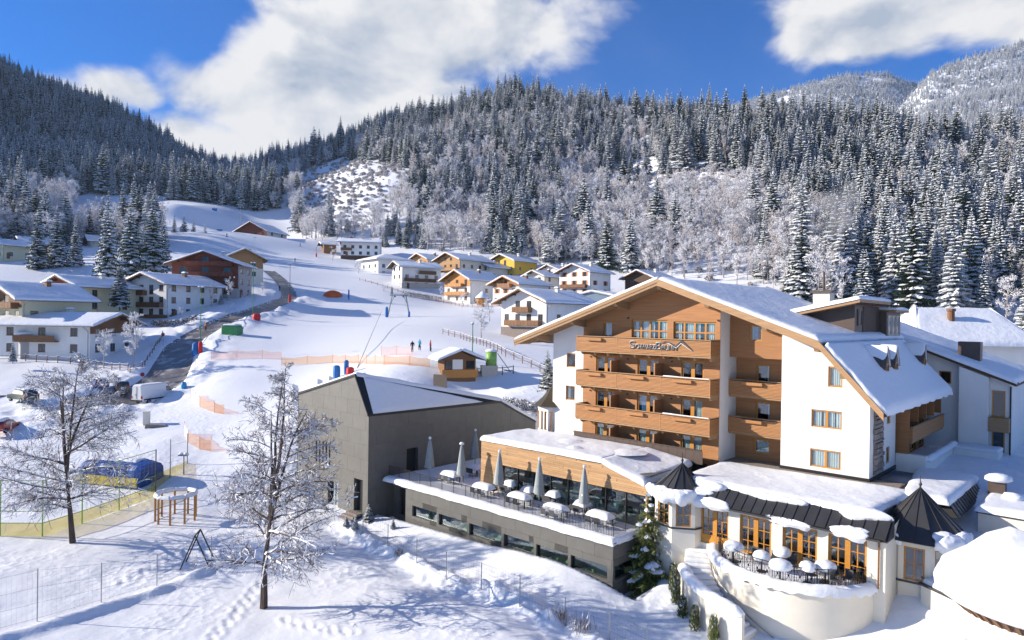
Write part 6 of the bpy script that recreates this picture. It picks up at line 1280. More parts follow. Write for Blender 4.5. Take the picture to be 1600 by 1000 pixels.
def segs_to(out, wood, tw, snow=None, tw_w=.012, rr=None, thick_lv=1, snow_p=.75, snow_k=1.0, min_r=.02):
    rr = rr or random.Random(1)
    for (p, q, r0, r1, lv) in out:
        if lv <= thick_lv: wood.tube(p, q, max(r0, min_r if lv else r0), max(r1, min_r * .7), 5 if lv == 0 else 4, 0, False)
        else:
            d = q - p; n = np.cross(d, (rr.gauss(0, 1), rr.gauss(0, 1), rr.gauss(0, 1))); n = n / (np.linalg.norm(n) + 1e-9) * max(tw_w, r0); (snow if (snow is not None and lv == 3 and rr.random() < .38) else tw).poly([p - n, p + n, q + n * .6, q - n * .6])
        if snow is not None and rr.random() < snow_p * (1 if lv < 3 else .2):
            d = q - p; ln = np.linalg.norm(d); hz_ = math.hypot(d[0], d[1]) / (ln + 1e-9)
            if hz_ < .35 or lv == 0: continue
            s = np.array([-d[1], d[0], 0]) / (math.hypot(d[0], d[1]) + 1e-9); w = (max(r0, .016) * 1.1 + (.022 if lv < 2 else .010)) * snow_k * rr.uniform(.6, 1.3); hh = w * rr.uniform(.9, 1.7); up = np.array([0, 0, 1]); a, b = p + d * rr.uniform(0, .15), q
            snow.poly([a - s * w, b - s * w, b + up * hh, a + up * hh]); snow.poly([a + up * hh, b + up * hh, b + s * w, a + s * w])
def bare_tree(seed, h, spread, r, snow, nm):
    out = grow(seed, h, spread, r, 3, n1=48, up=.30, fork=.45, droop=.15, low=.16, n2=14, n3=14, leaders=4, prof=lambda t: (1.0 if t < .42 else max(.16, 1.0 - (t - .42) * 1.5)) * (.85 + .5 * min(1, t / .35) * .3))
    w, t, s = MB(), MB(), MB(); segs_to(out, w, t, s, .014, random.Random(seed), 1, snow, .8, .016); return w, t, s
for i, (px, py, top, spr, seed, lb) in enumerate(((412, 950, 572, 4.9, 11, 'bare snow-laden tree standing alone in the foreground garden, nearer to the camera'), (113, 848, 545, 5.6, 23, 'bare snow-laden tree at the left beside the ball court'))):
    p = onground(px, py, 25, 80); h = (py - top) / F_PX * p[1] * 1.0
    w, t, s = bare_tree(seed, h, spr, .24, .62, 'x'); o = thing('bare_tree', lb, 'tree', tuple(p), seed, 'bare snowy trees in the garden'); w.build('trunk', BARK, o); t.build('crown', TWIG, o); s.build('snow', SNOW, o)
# prototypes
CON = []
for k, (hh, RR_, lv, sn_, dr_) in enumerate(((23, 3.9, 30, .85, .45), (22, 3.2, 28, .95, .5), (24, 4.3, 31, .75, .4), (20, 2.7, 27, .9, .55), (18, 3.7, 25, 1.0, .45))):
    tr, cr, sn = conifer(100 + k, hh, RR_, lv, sn_, dr_); CON.append((hh, tr.mesh('trunk', BARK), cr.mesh('crown', NEEDLE), sn.mesh('snow', SNOW), joined('conifer', (tr, cr, sn), [BARK, NEEDLE, SNOW])))
RIME = mat('rimed_green_needles', (.17, .195, .185), .8, var=.4, scale=.6, col2=(.38, .40, .40))
for k, (hh, RR_, lv, sn_, dr_) in enumerate(((21, 4.0, 24, 1.0, .5), (16, 3.9, 20, 1.0, .35), (25, 3.5, 28, 1.0, .55))):
    tr, cr, sn = conifer(150 + k, hh, RR_, lv, sn_, dr_); CON.append((hh, tr.mesh('trunk', BARK), cr.mesh('crown', RIME), sn.mesh('snow', SNOW), joined('conifer', (tr, cr, sn), [BARK, RIME, SNOW])))
FRO = []
for k, (hh, sp) in enumerate(((13, 3.6), (14, 3.2), (11, 3.8), (15, 3.0))):
    out = grow(200 + k, hh, sp, .2, 3, n1=17, up=.75, fork=.4, low=.22, n2=9, n3=8, leaders=3, twig=1.35); w, t = MB(), MB(); segs_to(out, w, t, None, .05, random.Random(k), 1, min_r=.03); FRO.append((hh, w.mesh('trunk', FROSTWOOD), t.mesh('crown', FROST), None, joined('frosted_tree', (w, t), [FROSTWOOD, FROST])))
PINK = mat('pink_frosted_twig', (.74, .68, .65), .85, var=.12, scale=.4)
for k, (hh, sp) in enumerate(((12, 3.4), (14, 3.3))):
    out = grow(300 + k, hh, sp, .2, 3, n1=14, up=.75, fork=.4, low=.22, n2=8, n3=7, leaders=3, twig=1.1); w, t = MB(), MB(); segs_to(out, w, t, None, .042, random.Random(k), 1, min_r=.03); FRO.append((hh, w.mesh('trunk', FROSTWOOD), t.mesh('crown', PINK), None, joined('frosted_tree', (w, t), [FROSTWOOD, PINK])))
rb_ = random.Random(9); bsh = MB()
for k in range(420): a = rb_.uniform(0, 6.28); z = rb_.random() ** .7; r = rb_.uniform(.2, 1) * math.sqrt(max(.05, 1 - z * z)); p = np.array([r * math.cos(a), r * math.sin(a), z]) * 1.0; d = np.array([rb_.gauss(0, .25), rb_.gauss(0, .25), .3]); w = np.array([rb_.gauss(0, .05), rb_.gauss(0, .05), .02]); bsh.poly([p - w, p + w, p + d], 0 if rb_.random() < .45 else 1)
BUSH = bsh.mesh('bush', [TWIG, FROST])
def put_tree(kind, name, label, cat, pos, h, rz, group=None, fat=1.0):
    hh, tr, cr, sn, _ = kind; t = thing(name, label, cat, tuple(pos), rz, group); s = h / hh; t.scale = (s * fat, s * fat, s)
    for nm, me in (('trunk', tr), ('crown', cr), ('snow', sn)):
        if me is None: continue
        o = bpy.data.objects.new(nm, me); COL.objects.link(o); o.parent = t
    return t
# single conifers that stand out
near_con = [(88, 432, 320, 24, 'tall snowy spruce left of the maroon-gabled house, the leftmost tall one'), (118, 436, 335, 22, 'narrow snowy spruce just right of the leftmost tall one'), (58, 440, 330, 23, 'spruce half hidden at the far left of the spruce group'), (168, 442, 296, 25, 'heavily snowed dark spruce above the pale yellow house'), (203, 436, 312, 24, 'dark spruce between the two tallest ones behind the white house'), (238, 430, 302, 25, 'tall dark spruce directly behind the white three-storey house'), (255, 425, 330, 20, 'spruce at the right end of the group behind the white house'), (187, 482, 403, 11, 'round snowy spruce standing left of the white three-storey house'), (272, 388, 334, 16, 'leftmost of the four small firs below the barn'), (287, 390, 336, 16, 'second of the four small firs below the barn'), (302, 390, 342, 14, 'third of the four small firs below the barn'), (320, 396, 350, 13, 'bushy rightmost of the four small firs below the barn'), (975, 372, 322, 15, 'lone dark fir in the frosted wood above the hotel roof'), (1137, 370, 305, 18, 'single snowy spruce on the open slope above the hotel ridge'), (782, 400, 345, 15, 'dark spruce above the yellow house, left one'), (800, 398, 330, 18, 'dark spruce above the yellow house, middle one'), (815, 392, 320, 19, 'dark spruce above the yellow house, right one'), (855, 612, 545, 5, 'snow-laden little tree against the hotel corner'), (20, 566, 530, 4.5, 'dark evergreen bush at the left edge beside the garage')]
for i, (px, py, top, h, lb) in enumerate(near_con):
    d = h * F_PX / (py - top); 
    if i in (17, 18): d = {17: 66, 18: 108}[i]; h = (py - top) / F_PX * d
    p = at(px, py, d); put_tree(CON[i % 5], 'spruce', lb, 'tree', (p[0], p[1], min(p[2], p[2])), h, i * 1.7, 'single spruces near the houses', 1.25 if h < 14 else 1.05)
# young spruce at the terrace corner
tr, cr, sn = conifer(77, 6.5, 1.65, 19, .3, .35, .05, .8); u, y = -.55, -8.75; w = hw(u, y); sp_ = thing('young_spruce', 'young sunlit green spruce at the corner of the pool terrace', 'tree', (w[0], w[1], G(w[0], w[1]) - .1), .4); tr.build('trunk', BARK, sp_); cr.build('crown', GREEN, sp_); sn.build('snow', SNOW, sp_)['kind'] = 'stuff'
# ---- scattered wood
def inpoly(px, py, poly):
    poly = np.array(poly, float); n = len(poly); c = np.zeros(px.shape, bool); j = n - 1
    for i in range(n):
        xi, yi, xj, yj = *poly[i], *poly[j]; c ^= ((yi > py) != (yj > py)) & (px < (xj - xi) * (py - yi) / (yj - yi + 1e-9) + xi); j = i
    return c
rg = np.random.RandomState(5)
def cand(n, a0, a1, r0, r1): a = rg.uniform(a0, a1, n); r = np.sqrt(rg.uniform(r0 * r0, r1 * r1, n)); x, y = np.sin(a) * r, np.cos(a) * r; return x, y
def thin(x, y, s):      # at most one per jittered cell: keeps crowns from sitting inside one another
    k = (np.floor(x / s).astype(int), np.floor(y / s).astype(int)); _, i = np.unique(np.stack(k), axis=1, return_index=True); return i
X, Y = cand(90000, -.80, .80, 150, 1150); i = thin(X, Y, 3.6); X, Y = X[i], Y[i]; Zg = ground(X, Y, False); PXc, PYc, DD = proj(np.stack([X, Y, Zg], -1))
left_hill = [(-900, -400), (0, 60), (352, 225), (358, 298), (330, 306), (250, 316), (215, 316), (150, 312), (0, 300), (-900, 330)]
left_low = [(-900, 330), (0, 300), (150, 312), (215, 318), (252, 325), (262, 345), (250, 395), (150, 385), (60, 400), (0, 395), (-900, 430)]
right_all = [(352, 225), (420, -200), (2600, -300), (2600, 560), (1600, 552), (1560, 512), (1420, 488), (1300, 486), (1255, 478), (1200, 452), (1040, 436), (960, 428), (850, 412), (760, 398), (680, 393), (600, 388), (560, 376), (500, 376), (462, 372), (452, 330), (446, 292), (430, 290), (408, 326), (396, 312), (404, 290), (362, 294)]
fro_zone = [(380, 330), (385, 290), (440, 275), (520, 290), (620, 285), (700, 285), (800, 300), (900, 290), (1000, 290), (1090, 268), (1180, 300), (1250, 380), (1300, 440), (1340, 500), (1200, 460), (960, 440), (600, 400), (440, 380)]
clear1 = [(465, 268), (540, 250), (632, 258), (640, 290), (605, 330), (560, 366), (475, 362)]
clear2 = [(925, 262), (1020, 250), (1130, 255), (1150, 285), (1080, 300), (960, 304)]
track = [(427, 292), (444, 290), (452, 330), (464, 375), (438, 375), (440, 330)]
fir_clumps = [[(596, 352), (664, 352), (664, 404), (596, 404)], [(765, 300), (835, 300), (838, 385), (765, 400)], [(640, 300), (745, 295), (745, 330), (640, 325)]]
inL, inLl, inR = inpoly(PXc, PYc, left_hill), inpoly(PXc, PYc, left_low), inpoly(PXc, PYc, right_all)
# ground beyond the skyline and outside the frame carries on as wood
beyond = (DD > 430) & ~inL & ~inR & ~inLl & (PYc < 330)
fz = inpoly(PXc, PYc, fro_zone); c1 = inpoly(PXc, PYc, clear1); c2 = inpoly(PXc, PYc, clear2); tk = inpoly(PXc, PYc, track); fc = np.zeros(len(PXc), bool); gap = inpoly(PXc, PYc, [(354, 312), (356, 228), (440, 208), (500, 262), (470, 300), (400, 300)])
for q in fir_clumps: fc |= inpoly(PXc, PYc, q)
u1 = rg.rand(len(X)); patch = _vn(X, Y, 45, 9)
typ = np.full(len(X), -1)      # 0 conifer, 1 frosted, 2 bush
W_ = inL | inR | inLl | beyond
typ[W_] = 0; typ[W_ & (u1 < .16 + .8 * np.clip(patch, 0, 1))] = 1
typ[inLl & (u1 < .55)] = 1; typ[gap & W_ & (u1 < .6)] = 1; typ[(typ == 0) & inR & (_vn(X, Y, 28, 15) < -.27)] = -1
mid = inpoly(PXc, PYc, [(540, 232), (640, 215), (760, 200), (870, 165), (1000, 170), (1012, 300), (800, 312), (540, 305)]); typ[inR & mid & (u1 < .48)] = 1; typ[(DD > 290) & (DD < 560) & (PXc > 40) & (PXc < 268) & (PYc > 306) & (typ == 0)] = -1; typ[(PYc > 306) & (DD > 330) & (DD < 540) & (PXc > 120) & (PXc < 268)] = -1
typ[inR & fz] = 1; typ[inR & fz & (u1 < .035)] = 0; typ[inR & fc & (u1 < .8)] = 0
typ[(c1 | c2)] = np.where(u1[(c1 | c2)] < .85, 2, -1); typ[c2 & (u1 > .93)] = 0; typ[tk] = -1
typ[inR & fz & (u1 > .82)] = 2
# keep the houses clear
for o in [o for o in COL.objects if o.get('category') == 'house']:
    typ[np.hypot(X - o.location.x, Y - o.location.y) < 11] = -1
cell = np.zeros(len(X), bool); cidx = np.where(typ == 0)[0]; cell[cidx[thin(X[cidx], Y[cidx], 6.2)]] = True; typ[(typ == 0) & ~cell] = -1
keep = (typ >= 0) & (PXc > -260) & (PXc < 1860); X, Y, Zg, PXc, PYc, DD, typ = [q[keep] for q in (X, Y, Zg, PXc, PYc, DD, typ)]
Zg = ground(X, Y); HS = np.where(typ == 0, rg.uniform(.45, 1.0, len(X)) * rg.uniform(25, 34, len(X)), np.where(typ == 1, rg.uniform(9, 17, len(X)), rg.uniform(.6, 2.3, len(X)))); HS *= np.where((typ == 0) & (DD > 600), 1.15, 1.0)
HS[(typ == 0) & (PXc > 590) & (PXc < 670) & (PYc > 350)] *= .55
var_ = rg.randint(0, 1000, len(X)); _r = rg.rand(len(X)) < np.where(PXc > 380, .4, .05); var_ = np.where((typ == 0) & _r, 8 * (var_ // 8) + 5 + var_ % 3, np.where(typ == 0, 8 * (var_ // 8) + var_ % 5, var_)); rot = rg.uniform(0, 6.283, len(X))
# visible test against the terrain for choosing the individuals
vis = (PXc > 0) & (PXc < 1600) & (PYc < 560) & ~((PXc > 880) & (PYc - HS / DD * F_PX * .6 > 470))
used = np.zeros(len(X), bool)
for ty, nmax, nm, lb1, cat, protos in ((0, 280, 'snowy_spruce', 'snow-dusted spruce in the wood covering the hillside', 'tree', CON), (1, 260, 'frosted_tree', 'leafless tree white with hoarfrost on the slope above the village', 'tree', FRO)):
    c = np.where((typ == ty) & vis)[0]; c = c[np.argsort(-HS[c] / DD[c])][:nmax]; used[c] = True
    for i in c:
        lf = PXc[i] < 380; k = protos[var_[i] % len(protos)]
        put_tree(k, nm, ('snow-dusted spruce at the foot of the dark left hillside' if ty == 0 else 'leafless frosted tree among the spruces at the foot of the left hill') if lf else lb1, cat, (X[i], Y[i], Zg[i] - .3), HS[i], rot[i], ('spruces at the left hill' if lf else 'spruces of the right-hand wood') if ty == 0 else ('frosted trees at the left hill' if lf else 'frosted trees above the village'), 1.1)
def scatter(name, label, protos, idx, heights):
    me = bpy.data.meshes.new(name); me.vertices.add(len(idx)); me.vertices.foreach_set('co', np.stack([X[idx], Y[idx], Zg[idx] - .3], -1).ravel().astype(np.float32))
    k = var_[idx] % len(protos); hh = np.array([p[0] for p in protos])[k]
    a = me.attributes.new('idx', 'INT', 'POINT'); a.data.foreach_set('value', k.astype(np.int32))
    a = me.attributes.new('sc', 'FLOAT', 'POINT'); a.data.foreach_set('value', (HS[idx] / hh).astype(np.float32))
    a = me.attributes.new('rot', 'FLOAT_VECTOR', 'POINT'); a.data.foreach_set('vector', np.stack([rg.normal(0, .03, len(idx)), rg.normal(0, .03, len(idx)), rot[idx]], -1).ravel().astype(np.float32))
    make_gn(name, label, me, [p[-1] for p in protos])
def make_gn(name, label, me, meshes):
    o = bpy.data.objects.new(name, me); COL.objects.link(o); tag(o, label, None, kind='stuff')
    ng = bpy.data.node_groups.new(name, 'GeometryNodeTree'); ng.interface.new_socket('Geometry', in_out='INPUT', socket_type='NodeSocketGeometry'); ng.interface.new_socket('Geometry', in_out='OUTPUT', socket_type='NodeSocketGeometry')
    gi = ng.nodes.new('NodeGroupInput'); go_ = ng.nodes.new('NodeGroupOutput'); iop = ng.nodes.new('GeometryNodeInstanceOnPoints'); jn = ng.nodes.new('GeometryNodeJoinGeometry')
    for m_ in reversed(meshes):
        po = bpy.data.objects.new(name + '_source', m_); oi = ng.nodes.new('GeometryNodeObjectInfo'); oi.inputs[0].default_value = po; oi.inputs['As Instance'].default_value = True; ng.links.new(oi.outputs['Geometry'], jn.inputs[0])
    def attr(n, ty): q = ng.nodes.new('GeometryNodeInputNamedAttribute'); q.data_type = ty; q.inputs[0].default_value = n; return next(s_ for s_ in q.outputs if s_.enabled and s_.name == 'Attribute')
    ng.links.new(gi.outputs[0], iop.inputs['Points']); ng.links.new(jn.outputs[0], iop.inputs['Instance']); iop.inputs['Pick Instance'].default_value = True
    ng.links.new(attr('idx', 'INT'), iop.inputs['Instance Index']); ng.links.new(attr('rot', 'FLOAT_VECTOR'), iop.inputs['Rotation']); ng.links.new(attr('sc', 'FLOAT'), iop.inputs['Scale']); ng.links.new(iop.outputs[0], go_.inputs[0])
    md = o.modifiers.new('scatter', 'NODES'); md.node_group = ng
scatter('conifer_wood', 'dense snowy spruce wood covering the hills', CON, np.where((typ == 0) & ~used)[0], None)
scatter('frosted_wood', 'mass of leafless trees white with hoarfrost on the hillside', FRO, np.where((typ == 1) & ~used)[0], None)
scatter('brushwood', 'low snowy brush and saplings on the clearings', [(1.0, None, None, None, BUSH)], np.where(typ == 2)[0], None)
# trees on the far mountains
def far_wood(GR, n, name, label, hmin, hmax, protos):
    a = rg.randint(0, GR.shape[0] - 1, n); b = rg.randint(0, GR.shape[1] - 1, n); f, g = rg.rand(n)[:, None], rg.rand(n)[:, None]
    P = (GR[a, b] * (1 - g) + GR[a, b + 1] * g) * (1 - f) + (GR[a + 1, b] * (1 - g) + GR[a + 1, b + 1] * g) * f
    px, py, _ = proj(P); k_ = (px > -100) & (px < 1700) & (_vn(P[:, 0], P[:, 1], 120, 4) > -.28); P = P[k_]; n = len(P)
    me = bpy.data.meshes.new(name); me.vertices.add(n); me.vertices.foreach_set('co', P.ravel().astype(np.float32)); k = rg.randint(0, len(protos), n); hh = np.array([p[0] for p in protos])[k]
    q = me.attributes.new('idx', 'INT', 'POINT'); q.data.foreach_set('value', k.astype(np.int32)); q = me.attributes.new('sc', 'FLOAT', 'POINT'); q.data.foreach_set('value', (rg.uniform(hmin, hmax, n) / hh).astype(np.float32)); q = me.attributes.new('rot', 'FLOAT_VECTOR', 'POINT'); q.data.foreach_set('vector', np.stack([np.zeros(n), np.zeros(n), rg.uniform(0, 6.28, n)], -1).ravel().astype(np.float32))
    make_gn(name, label, me, [p[-1] for p in protos])
HV = []
for k in range(3):
    tr, cr, sn = conifer(400 + k, 22, 3.4, 18, 1.0, .5, .05, .7); sn2 = MB(); HV.append((22, None, None, None, joined('white_conifer', (tr, cr, sn), [BARK, mat('rimed_needles', (.68, .70, .72), .8, var=.2), SNOW])))
far_wood(MG1, 34000, 'mountain_wood', 'white rimed forest on the far right mountain', 9, 16, HV); far_wood(MG2, 34000, 'mountain_wood', 'white rimed forest on the far rounded mountain', 10, 16, HV); far_wood(MG3, 12000, 'ridge_wood', 'spruce forest along the distant ridge', 18, 28, CON)
# ------------------------------------------------------------------ vehicles
CARP = {'white': mat('white_paint', (.75, .75, .74), .35, spec=.6), 'blue': mat('blue_paint', (.02, .05, .28), .3, spec=.6), 'dark': mat('dark_paint', (.035, .04, .042), .3, spec=.6), 'red': mat('red_paint', (.35, .03, .02), .3, spec=.6), 'green': mat('dark_green_paint', (.015, .04, .03), .3, spec=.6)}
TYRE = mat('tyre', (.015, .015, .016), .9); RIM = mat('rim', (.3, .3, .31), .35, metal=.8); LAMP_R = mat('tail_lamp', (.4, .01, .01), .3); PLATE = mat('number_plate', (.7, .7, .68), .5); TRIM = mat('black_trim', (.02, .02, .022), .6)
def vehicle(name, label, px, py, d, heading, kind, paint, snow=.12):
    p = onground(px, py, d - 25, d + 40) if d is None else at(px, py, d); z = G(p[0], p[1]); o = thing(name, label, 'van' if kind == 'van' else 'car', (p[0], p[1], z + .02), math.radians(heading))
    if kind == 'van': L_, Wd, prof, gl = 5.9, 2.0, [(-2.95, .35), (2.95, .4), (3.0, .95), (2.55, 1.25), (1.75, 2.45), (1.4, 2.62), (-2.7, 2.66), (-2.93, 2.5)], [(1.25, 1.55, 2.4, 1.35, 2.25, 1.95)]
    elif kind == 'suv': L_, Wd, prof, gl = 4.6, 1.82, [(-2.25, .35), (2.25, .35), (2.3, .85), (1.15, 1.0), (.55, 1.58), (-.4, 1.66), (-1.75, 1.6), (-2.2, 1.05)], []
    else: L_, Wd, prof, gl = 4.2, 1.75, [(-2.05, .32), (2.05, .32), (2.1, .72), (1.05, .92), (.35, 1.38), (-.5, 1.45), (-1.4, 1.36), (-2.05, .9)], []
    mb = MB(); n = len(prof); zmid = 1.0 if kind != 'van' else 1.2; rows = []
    for yy, tuck in ((-Wd / 2, 1), (-Wd / 2 + .12, 0), (Wd / 2 - .12, 0), (Wd / 2, 1)):
        rows.append([(x * (.97 if tuck else 1), (yy - math.copysign(.16 * max(0, (z_ - zmid)) / 1.0, yy)) if z_ > zmid else yy, z_ - (.07 if tuck and z_ > zmid else 0)) for (x, z_) in prof])
    for a, b in zip(rows[:-1], rows[1:]):
        for k in range(n): k2 = (k + 1) % n; mb.poly([a[k], b[k], b[k2], a[k2]])
    mb.poly(list(reversed(rows[0]))); mb.poly(rows[-1]); body = mb.build('body', paint, o)
    def sidepane(x0, x1, z0, z1, xt0, xt1):
        for sg in (-1, 1):
            q = MB(); f = lambda x, z_: (x, sg * (Wd / 2 + .012 - .16 * max(0, z_ - zmid)), z_); q.poly([f(x0, z0), f(x1, z0), f(xt1, z1), f(xt0, z1)]); q.build('side_window', DGLASS, body)
    if kind == 'van': sidepane(1.35, 2.35, 1.5, 2.2, 1.35, 1.75); q = MB(); q.poly([(2.57, -.85, 1.3), (2.57, .85, 1.3), (1.85, .7, 2.4), (1.85, -.7, 2.4)]); q.build('windscreen', DGLASS, body)
    elif kind == 'suv': sidepane(-1.9, .95, 1.08, 1.52, -1.65, .5); 
    else: sidepane(-1.4, .85, .97, 1.33, -1.15, .35)
    if kind != 'van':
        (xa, za), (xb, zb) = prof[-1], prof[-2]; q = MB(); q.poly([(xa - .02 + (xb - xa) * .12, -Wd * .38, za + (zb - za) * .12), (xa - .02 + (xb - xa) * .12, Wd * .38, za + (zb - za) * .12), (xb - .03 + (xa - xb) * .1, Wd * .33, zb + (za - zb) * .12), (xb - .03 + (xa - xb) * .1, -Wd * .33, zb + (za - zb) * .12)]); q.build('rear_window', DGLASS, body)
        (xa, za), (xb, zb) = prof[3], prof[4]; q = MB(); q.poly([(xa - .05, -Wd * .4, za + .04), (xa - .05, Wd * .4, za + .04), (xb + .06, Wd * .34, zb - .02), (xb + .06, -Wd * .34, zb - .02)]); q.build('windscreen', DGLASS, body)
    else:
        q = MB(); q.box(-2.99, -2.955, -.012, .012, .6, 2.45); q.box(-3.0, -2.96, .05, .12, 1.2, 1.4); q.build('rear_door_gap', TRIM, body)
        q = MB(); q.box(-2.6, 1.2, Wd / 2 + .0, Wd / 2 + .03, .55, .72); q.box(-2.6, 1.2, -Wd / 2 - .03, -Wd / 2, .55, .72); q.build('rub_strip', TRIM, body)
    hz_ = .95 if kind != 'van' else 1.05
    for sg in (-1, 1):
        q = MB(); q.box(prof[0][0] - .03, prof[0][0] + .1, sg * (Wd / 2 - .12) - .09, sg * (Wd / 2 - .12) + .09, hz_ - .28, hz_ + .1); q.build('tail_light', LAMP_R, body)
        q = MB(); q.box(prof[1][0] - .1, prof[1][0] + .06, sg * (Wd / 2 - .25) - .17, sg * (Wd / 2 - .25) + .17, .68, .85); q.build('headlight', PLATE, body)
    q = MB(); q.box(prof[0][0] - .06, prof[0][0] + .06, -Wd / 2 + .05, Wd / 2 - .05, .35, .58); q.build('bumper', TRIM if kind == 'van' else paint, body); q = MB(); q.box(prof[0][0] - .075, prof[0][0] - .06, -.26, .26, .62 if kind == 'van' else .68, .74 if kind == 'van' else .8); q.build('number_plate', PLATE, body)
    r = .34 if kind == 'van' else .31
    for sx in (-1, 1):
        for sg in (-1, 1):
            x = sx * L_ * .305; q = MB(); q.tube((x, sg * (Wd / 2 - .2), r), (x, sg * (Wd / 2 + .02), r), r, r, 16); w = q.build('wheel', TYRE, o); q = MB(); q.tube((x, sg * (Wd / 2 + .0), r), (x, sg * (Wd / 2 + .035), r), r * .62, r * .55, 12); q.build('rim', RIM, w)
    if snow:
        q = MB(); x0, x1 = (-2.6, 1.3) if kind == 'van' else (-1.6, .2); zt = max(z_ for _, z_ in prof); wd = Wd / 2 - .35 if kind == 'van' else Wd / 2 - .3
        snow_patch(q, (x0, -wd, zt), (x1, -wd, zt), (x1, wd, zt), (x0, wd, zt), snow, 8, 6, .25, .02, .02); q.build('roof_snow', SNOW, body, True)
    return o
vehicle('delivery_van', 'white high-roofed delivery van parked at the bottom of the road', 240, 629, 97, 72, 'van', CARP['white'], .03)
vehicle('estate_car', 'dark grey estate car parked beside the snow bank', 189, 609, 101, 125, 'suv', CARP['dark'], .06)
vehicle('parked_car', 'blue car parked left of the dark estate car', 156, 617, 100, 130, 'car', CARP['blue'], .12)
vehicle('parked_car', 'dark green car half hidden behind the left bare tree', 36, 648, 90, 150, 'suv', CARP['green'], .05)
vehicle('parked_car', 'red car at the left picture edge', 6, 683, 80, 100, 'car', CARP['red'], .25)
# ------------------------------------------------------------------ helpers for fences along measured ground points
def gpt(px, py, d0=25, d1=700): return onground(px, py, d0, d1)
def rail_fence(label, pts, step=2.2, h=1.1, rails=2, m=None, name='wooden_fence', pr=.07, snow=True, boards=False):
    m = m or MIDWOOD; P = [gpt(*p) for p in pts]; o = thing(name, label, 'fence', tuple(P[0])); ORG[o.name] = tuple(P[0]); pos = []
    for a, b in zip(P[:-1], P[1:]):
        n = max(1, int(round(np.linalg.norm(b[:2] - a[:2]) / step)))
        for k in range(n): q = a + (b - a) * k / n; q[2] = G(q[0], q[1]); pos.append(q)
    q = P[-1].copy(); q[2] = G(q[0], q[1]); pos.append(q)
    pm = MB(); pm.tube((0, 0, -.4), (0, 0, h), pr, pr, 6); pm.lathe([(pr * 1.1, h), (pr * 1.3, h + .05), (pr, h + .13), (0, h + .15)], (0, 0, 0), 7, 1) if snow else None; pme = pm.mesh('post', [m, SNOW])
    for q in pos: inst('post', pme, o, q)
    for a, b in zip(pos[:-1], pos[1:]):
        for k in range(rails):
            z = h * (.88 - .42 * k); mb = MB(); mb.tube(a + (0, 0, z), b + (0, 0, z), pr * .62, pr * .62, 5)
            if snow and k == 0: mb.tube(a + (0, 0, z + pr * .75), b + (0, 0, z + pr * .75), pr * .55, pr * .55, 5, 1)
            mb.build('rail', [m, SNOW], o)
    return o
rail_fence('brown two-rail wooden fence above the white field at the left', [(-10, 566), (40, 564), (90, 567), (150, 574), (200, 580)], 2.0, 1.15)
rail_fence('wooden fence leading from the field corner up along the road', [(203, 582), (222, 574), (238, 552), (254, 525)], 2.2, .9)
rail_fence('brown rail fence running down the meadow behind the ski hut', [(692, 522), (720, 529), (750, 539), (790, 557), (830, 574), (858, 588)], 2.3, 1.2)
rail_fence('long low brown fence between piste and village gardens', [(562, 438), (590, 446), (630, 459), (670, 468), (705, 476), (745, 481)], 3.0, 1.1, 2)
rail_fence('wooden fence in the snow behind the hotel at the right edge', [(1574, 640), (1600, 643), (1640, 650)], 2.0, 1.2)
# garden wire fences
def wire_fence(label, pts, hs, name='wire_fence', dz=0):
    P = [gpt(px, py, 22, 70) for px, py in pts]; o = thing(name, label, 'fence', tuple(P[0])); ORG[o.name] = tuple(P[0])
    for p, h in zip(P, hs): mb = MB(); mb.tube(p + (0, 0, -.3), p + (0, 0, h), .032, .032, 6); mb.build('post', GREYMET if name != 'x' else DARK, o)
    for (a, ha), (b, hb) in zip(list(zip(P, hs))[:-1], list(zip(P, hs))[1:]):
        mb = MB()
        for f in (.06, .35, .65, .97): mb.tube(a + (0, 0, ha * f), b + (0, 0, hb * f), .006, .006, 3)
        mb.build('wire', DARK, o)
        n = 14; mb = MB()
        for k in range(1, n): q = a + (b - a) * k / n; h = ha + (hb - ha) * k / n; mb.tube(q + (0, 0, .05), q + (0, 0, h * .97), .0035, .0035, 3)
        w = mb.build('mesh_wire', GREYMET, o); w['kind'] = 'stuff'
wire_fence('tall wire mesh fence across the lower left garden', [(-60, 1002), (58, 971), (158, 941), (245, 915), (330, 884)], (3.0, 3.0, 2.4, 2.0, 2.0))
wire_fence('wire fence with thin posts running from the grey building to the lower right', [(567, 832), (606, 853), (651, 880), (697, 905), (752, 922), (812, 948), (883, 978), (952, 1002), (1010, 1030)], (1.5, 1.6, 1.7, 1.8, 1.7, 1.8, 1.6, 1.6, 1.6))
# dry stalks and scrub along that fence
rs_ = random.Random(4)
def scrub(r, n, seed, frost=.35):
    q = MB(); rr = random.Random(seed)
    for k in range(n):
        a = rr.uniform(0, 6.28); b = np.array([rr.gauss(0, .35), rr.gauss(0, .35), 0]) * r; t = b + np.array([math.cos(a) * .4 * r, math.sin(a) * .4 * r, rr.uniform(.4, 1.0) * r]); w = np.array([math.sin(a), -math.cos(a), 0]) * .012; m_ = b * .5 + t * .5 + np.array([0, 0, .08]); q.poly([b - w, b + w, m_ + w, m_ - w], 0); q.poly([m_ - w, m_ + w, t], 0)
        if rr.random() < frost: q.poly([m_ - w * 3, m_ + w * 3, t + (0, 0, .03)], 1)
    return q
for i, (px, py, r, lb) in enumerate(((878, 966, .9, 'dry brown scrub at the foot of the wire fence, lower right'), (905, 985, 1.0, 'clump of dead stalks at the wire fence near the lower edge'), (622, 868, .6, 'small snowy twigs on the bank left of the fence middle'))):
    p = gpt(px, py, 22, 70); single('dry_shrub', scrub(r, 60, i), [TWIG, SNOW], lb, 'shrub', tuple(p), i, 'dry shrubs along the garden fence')
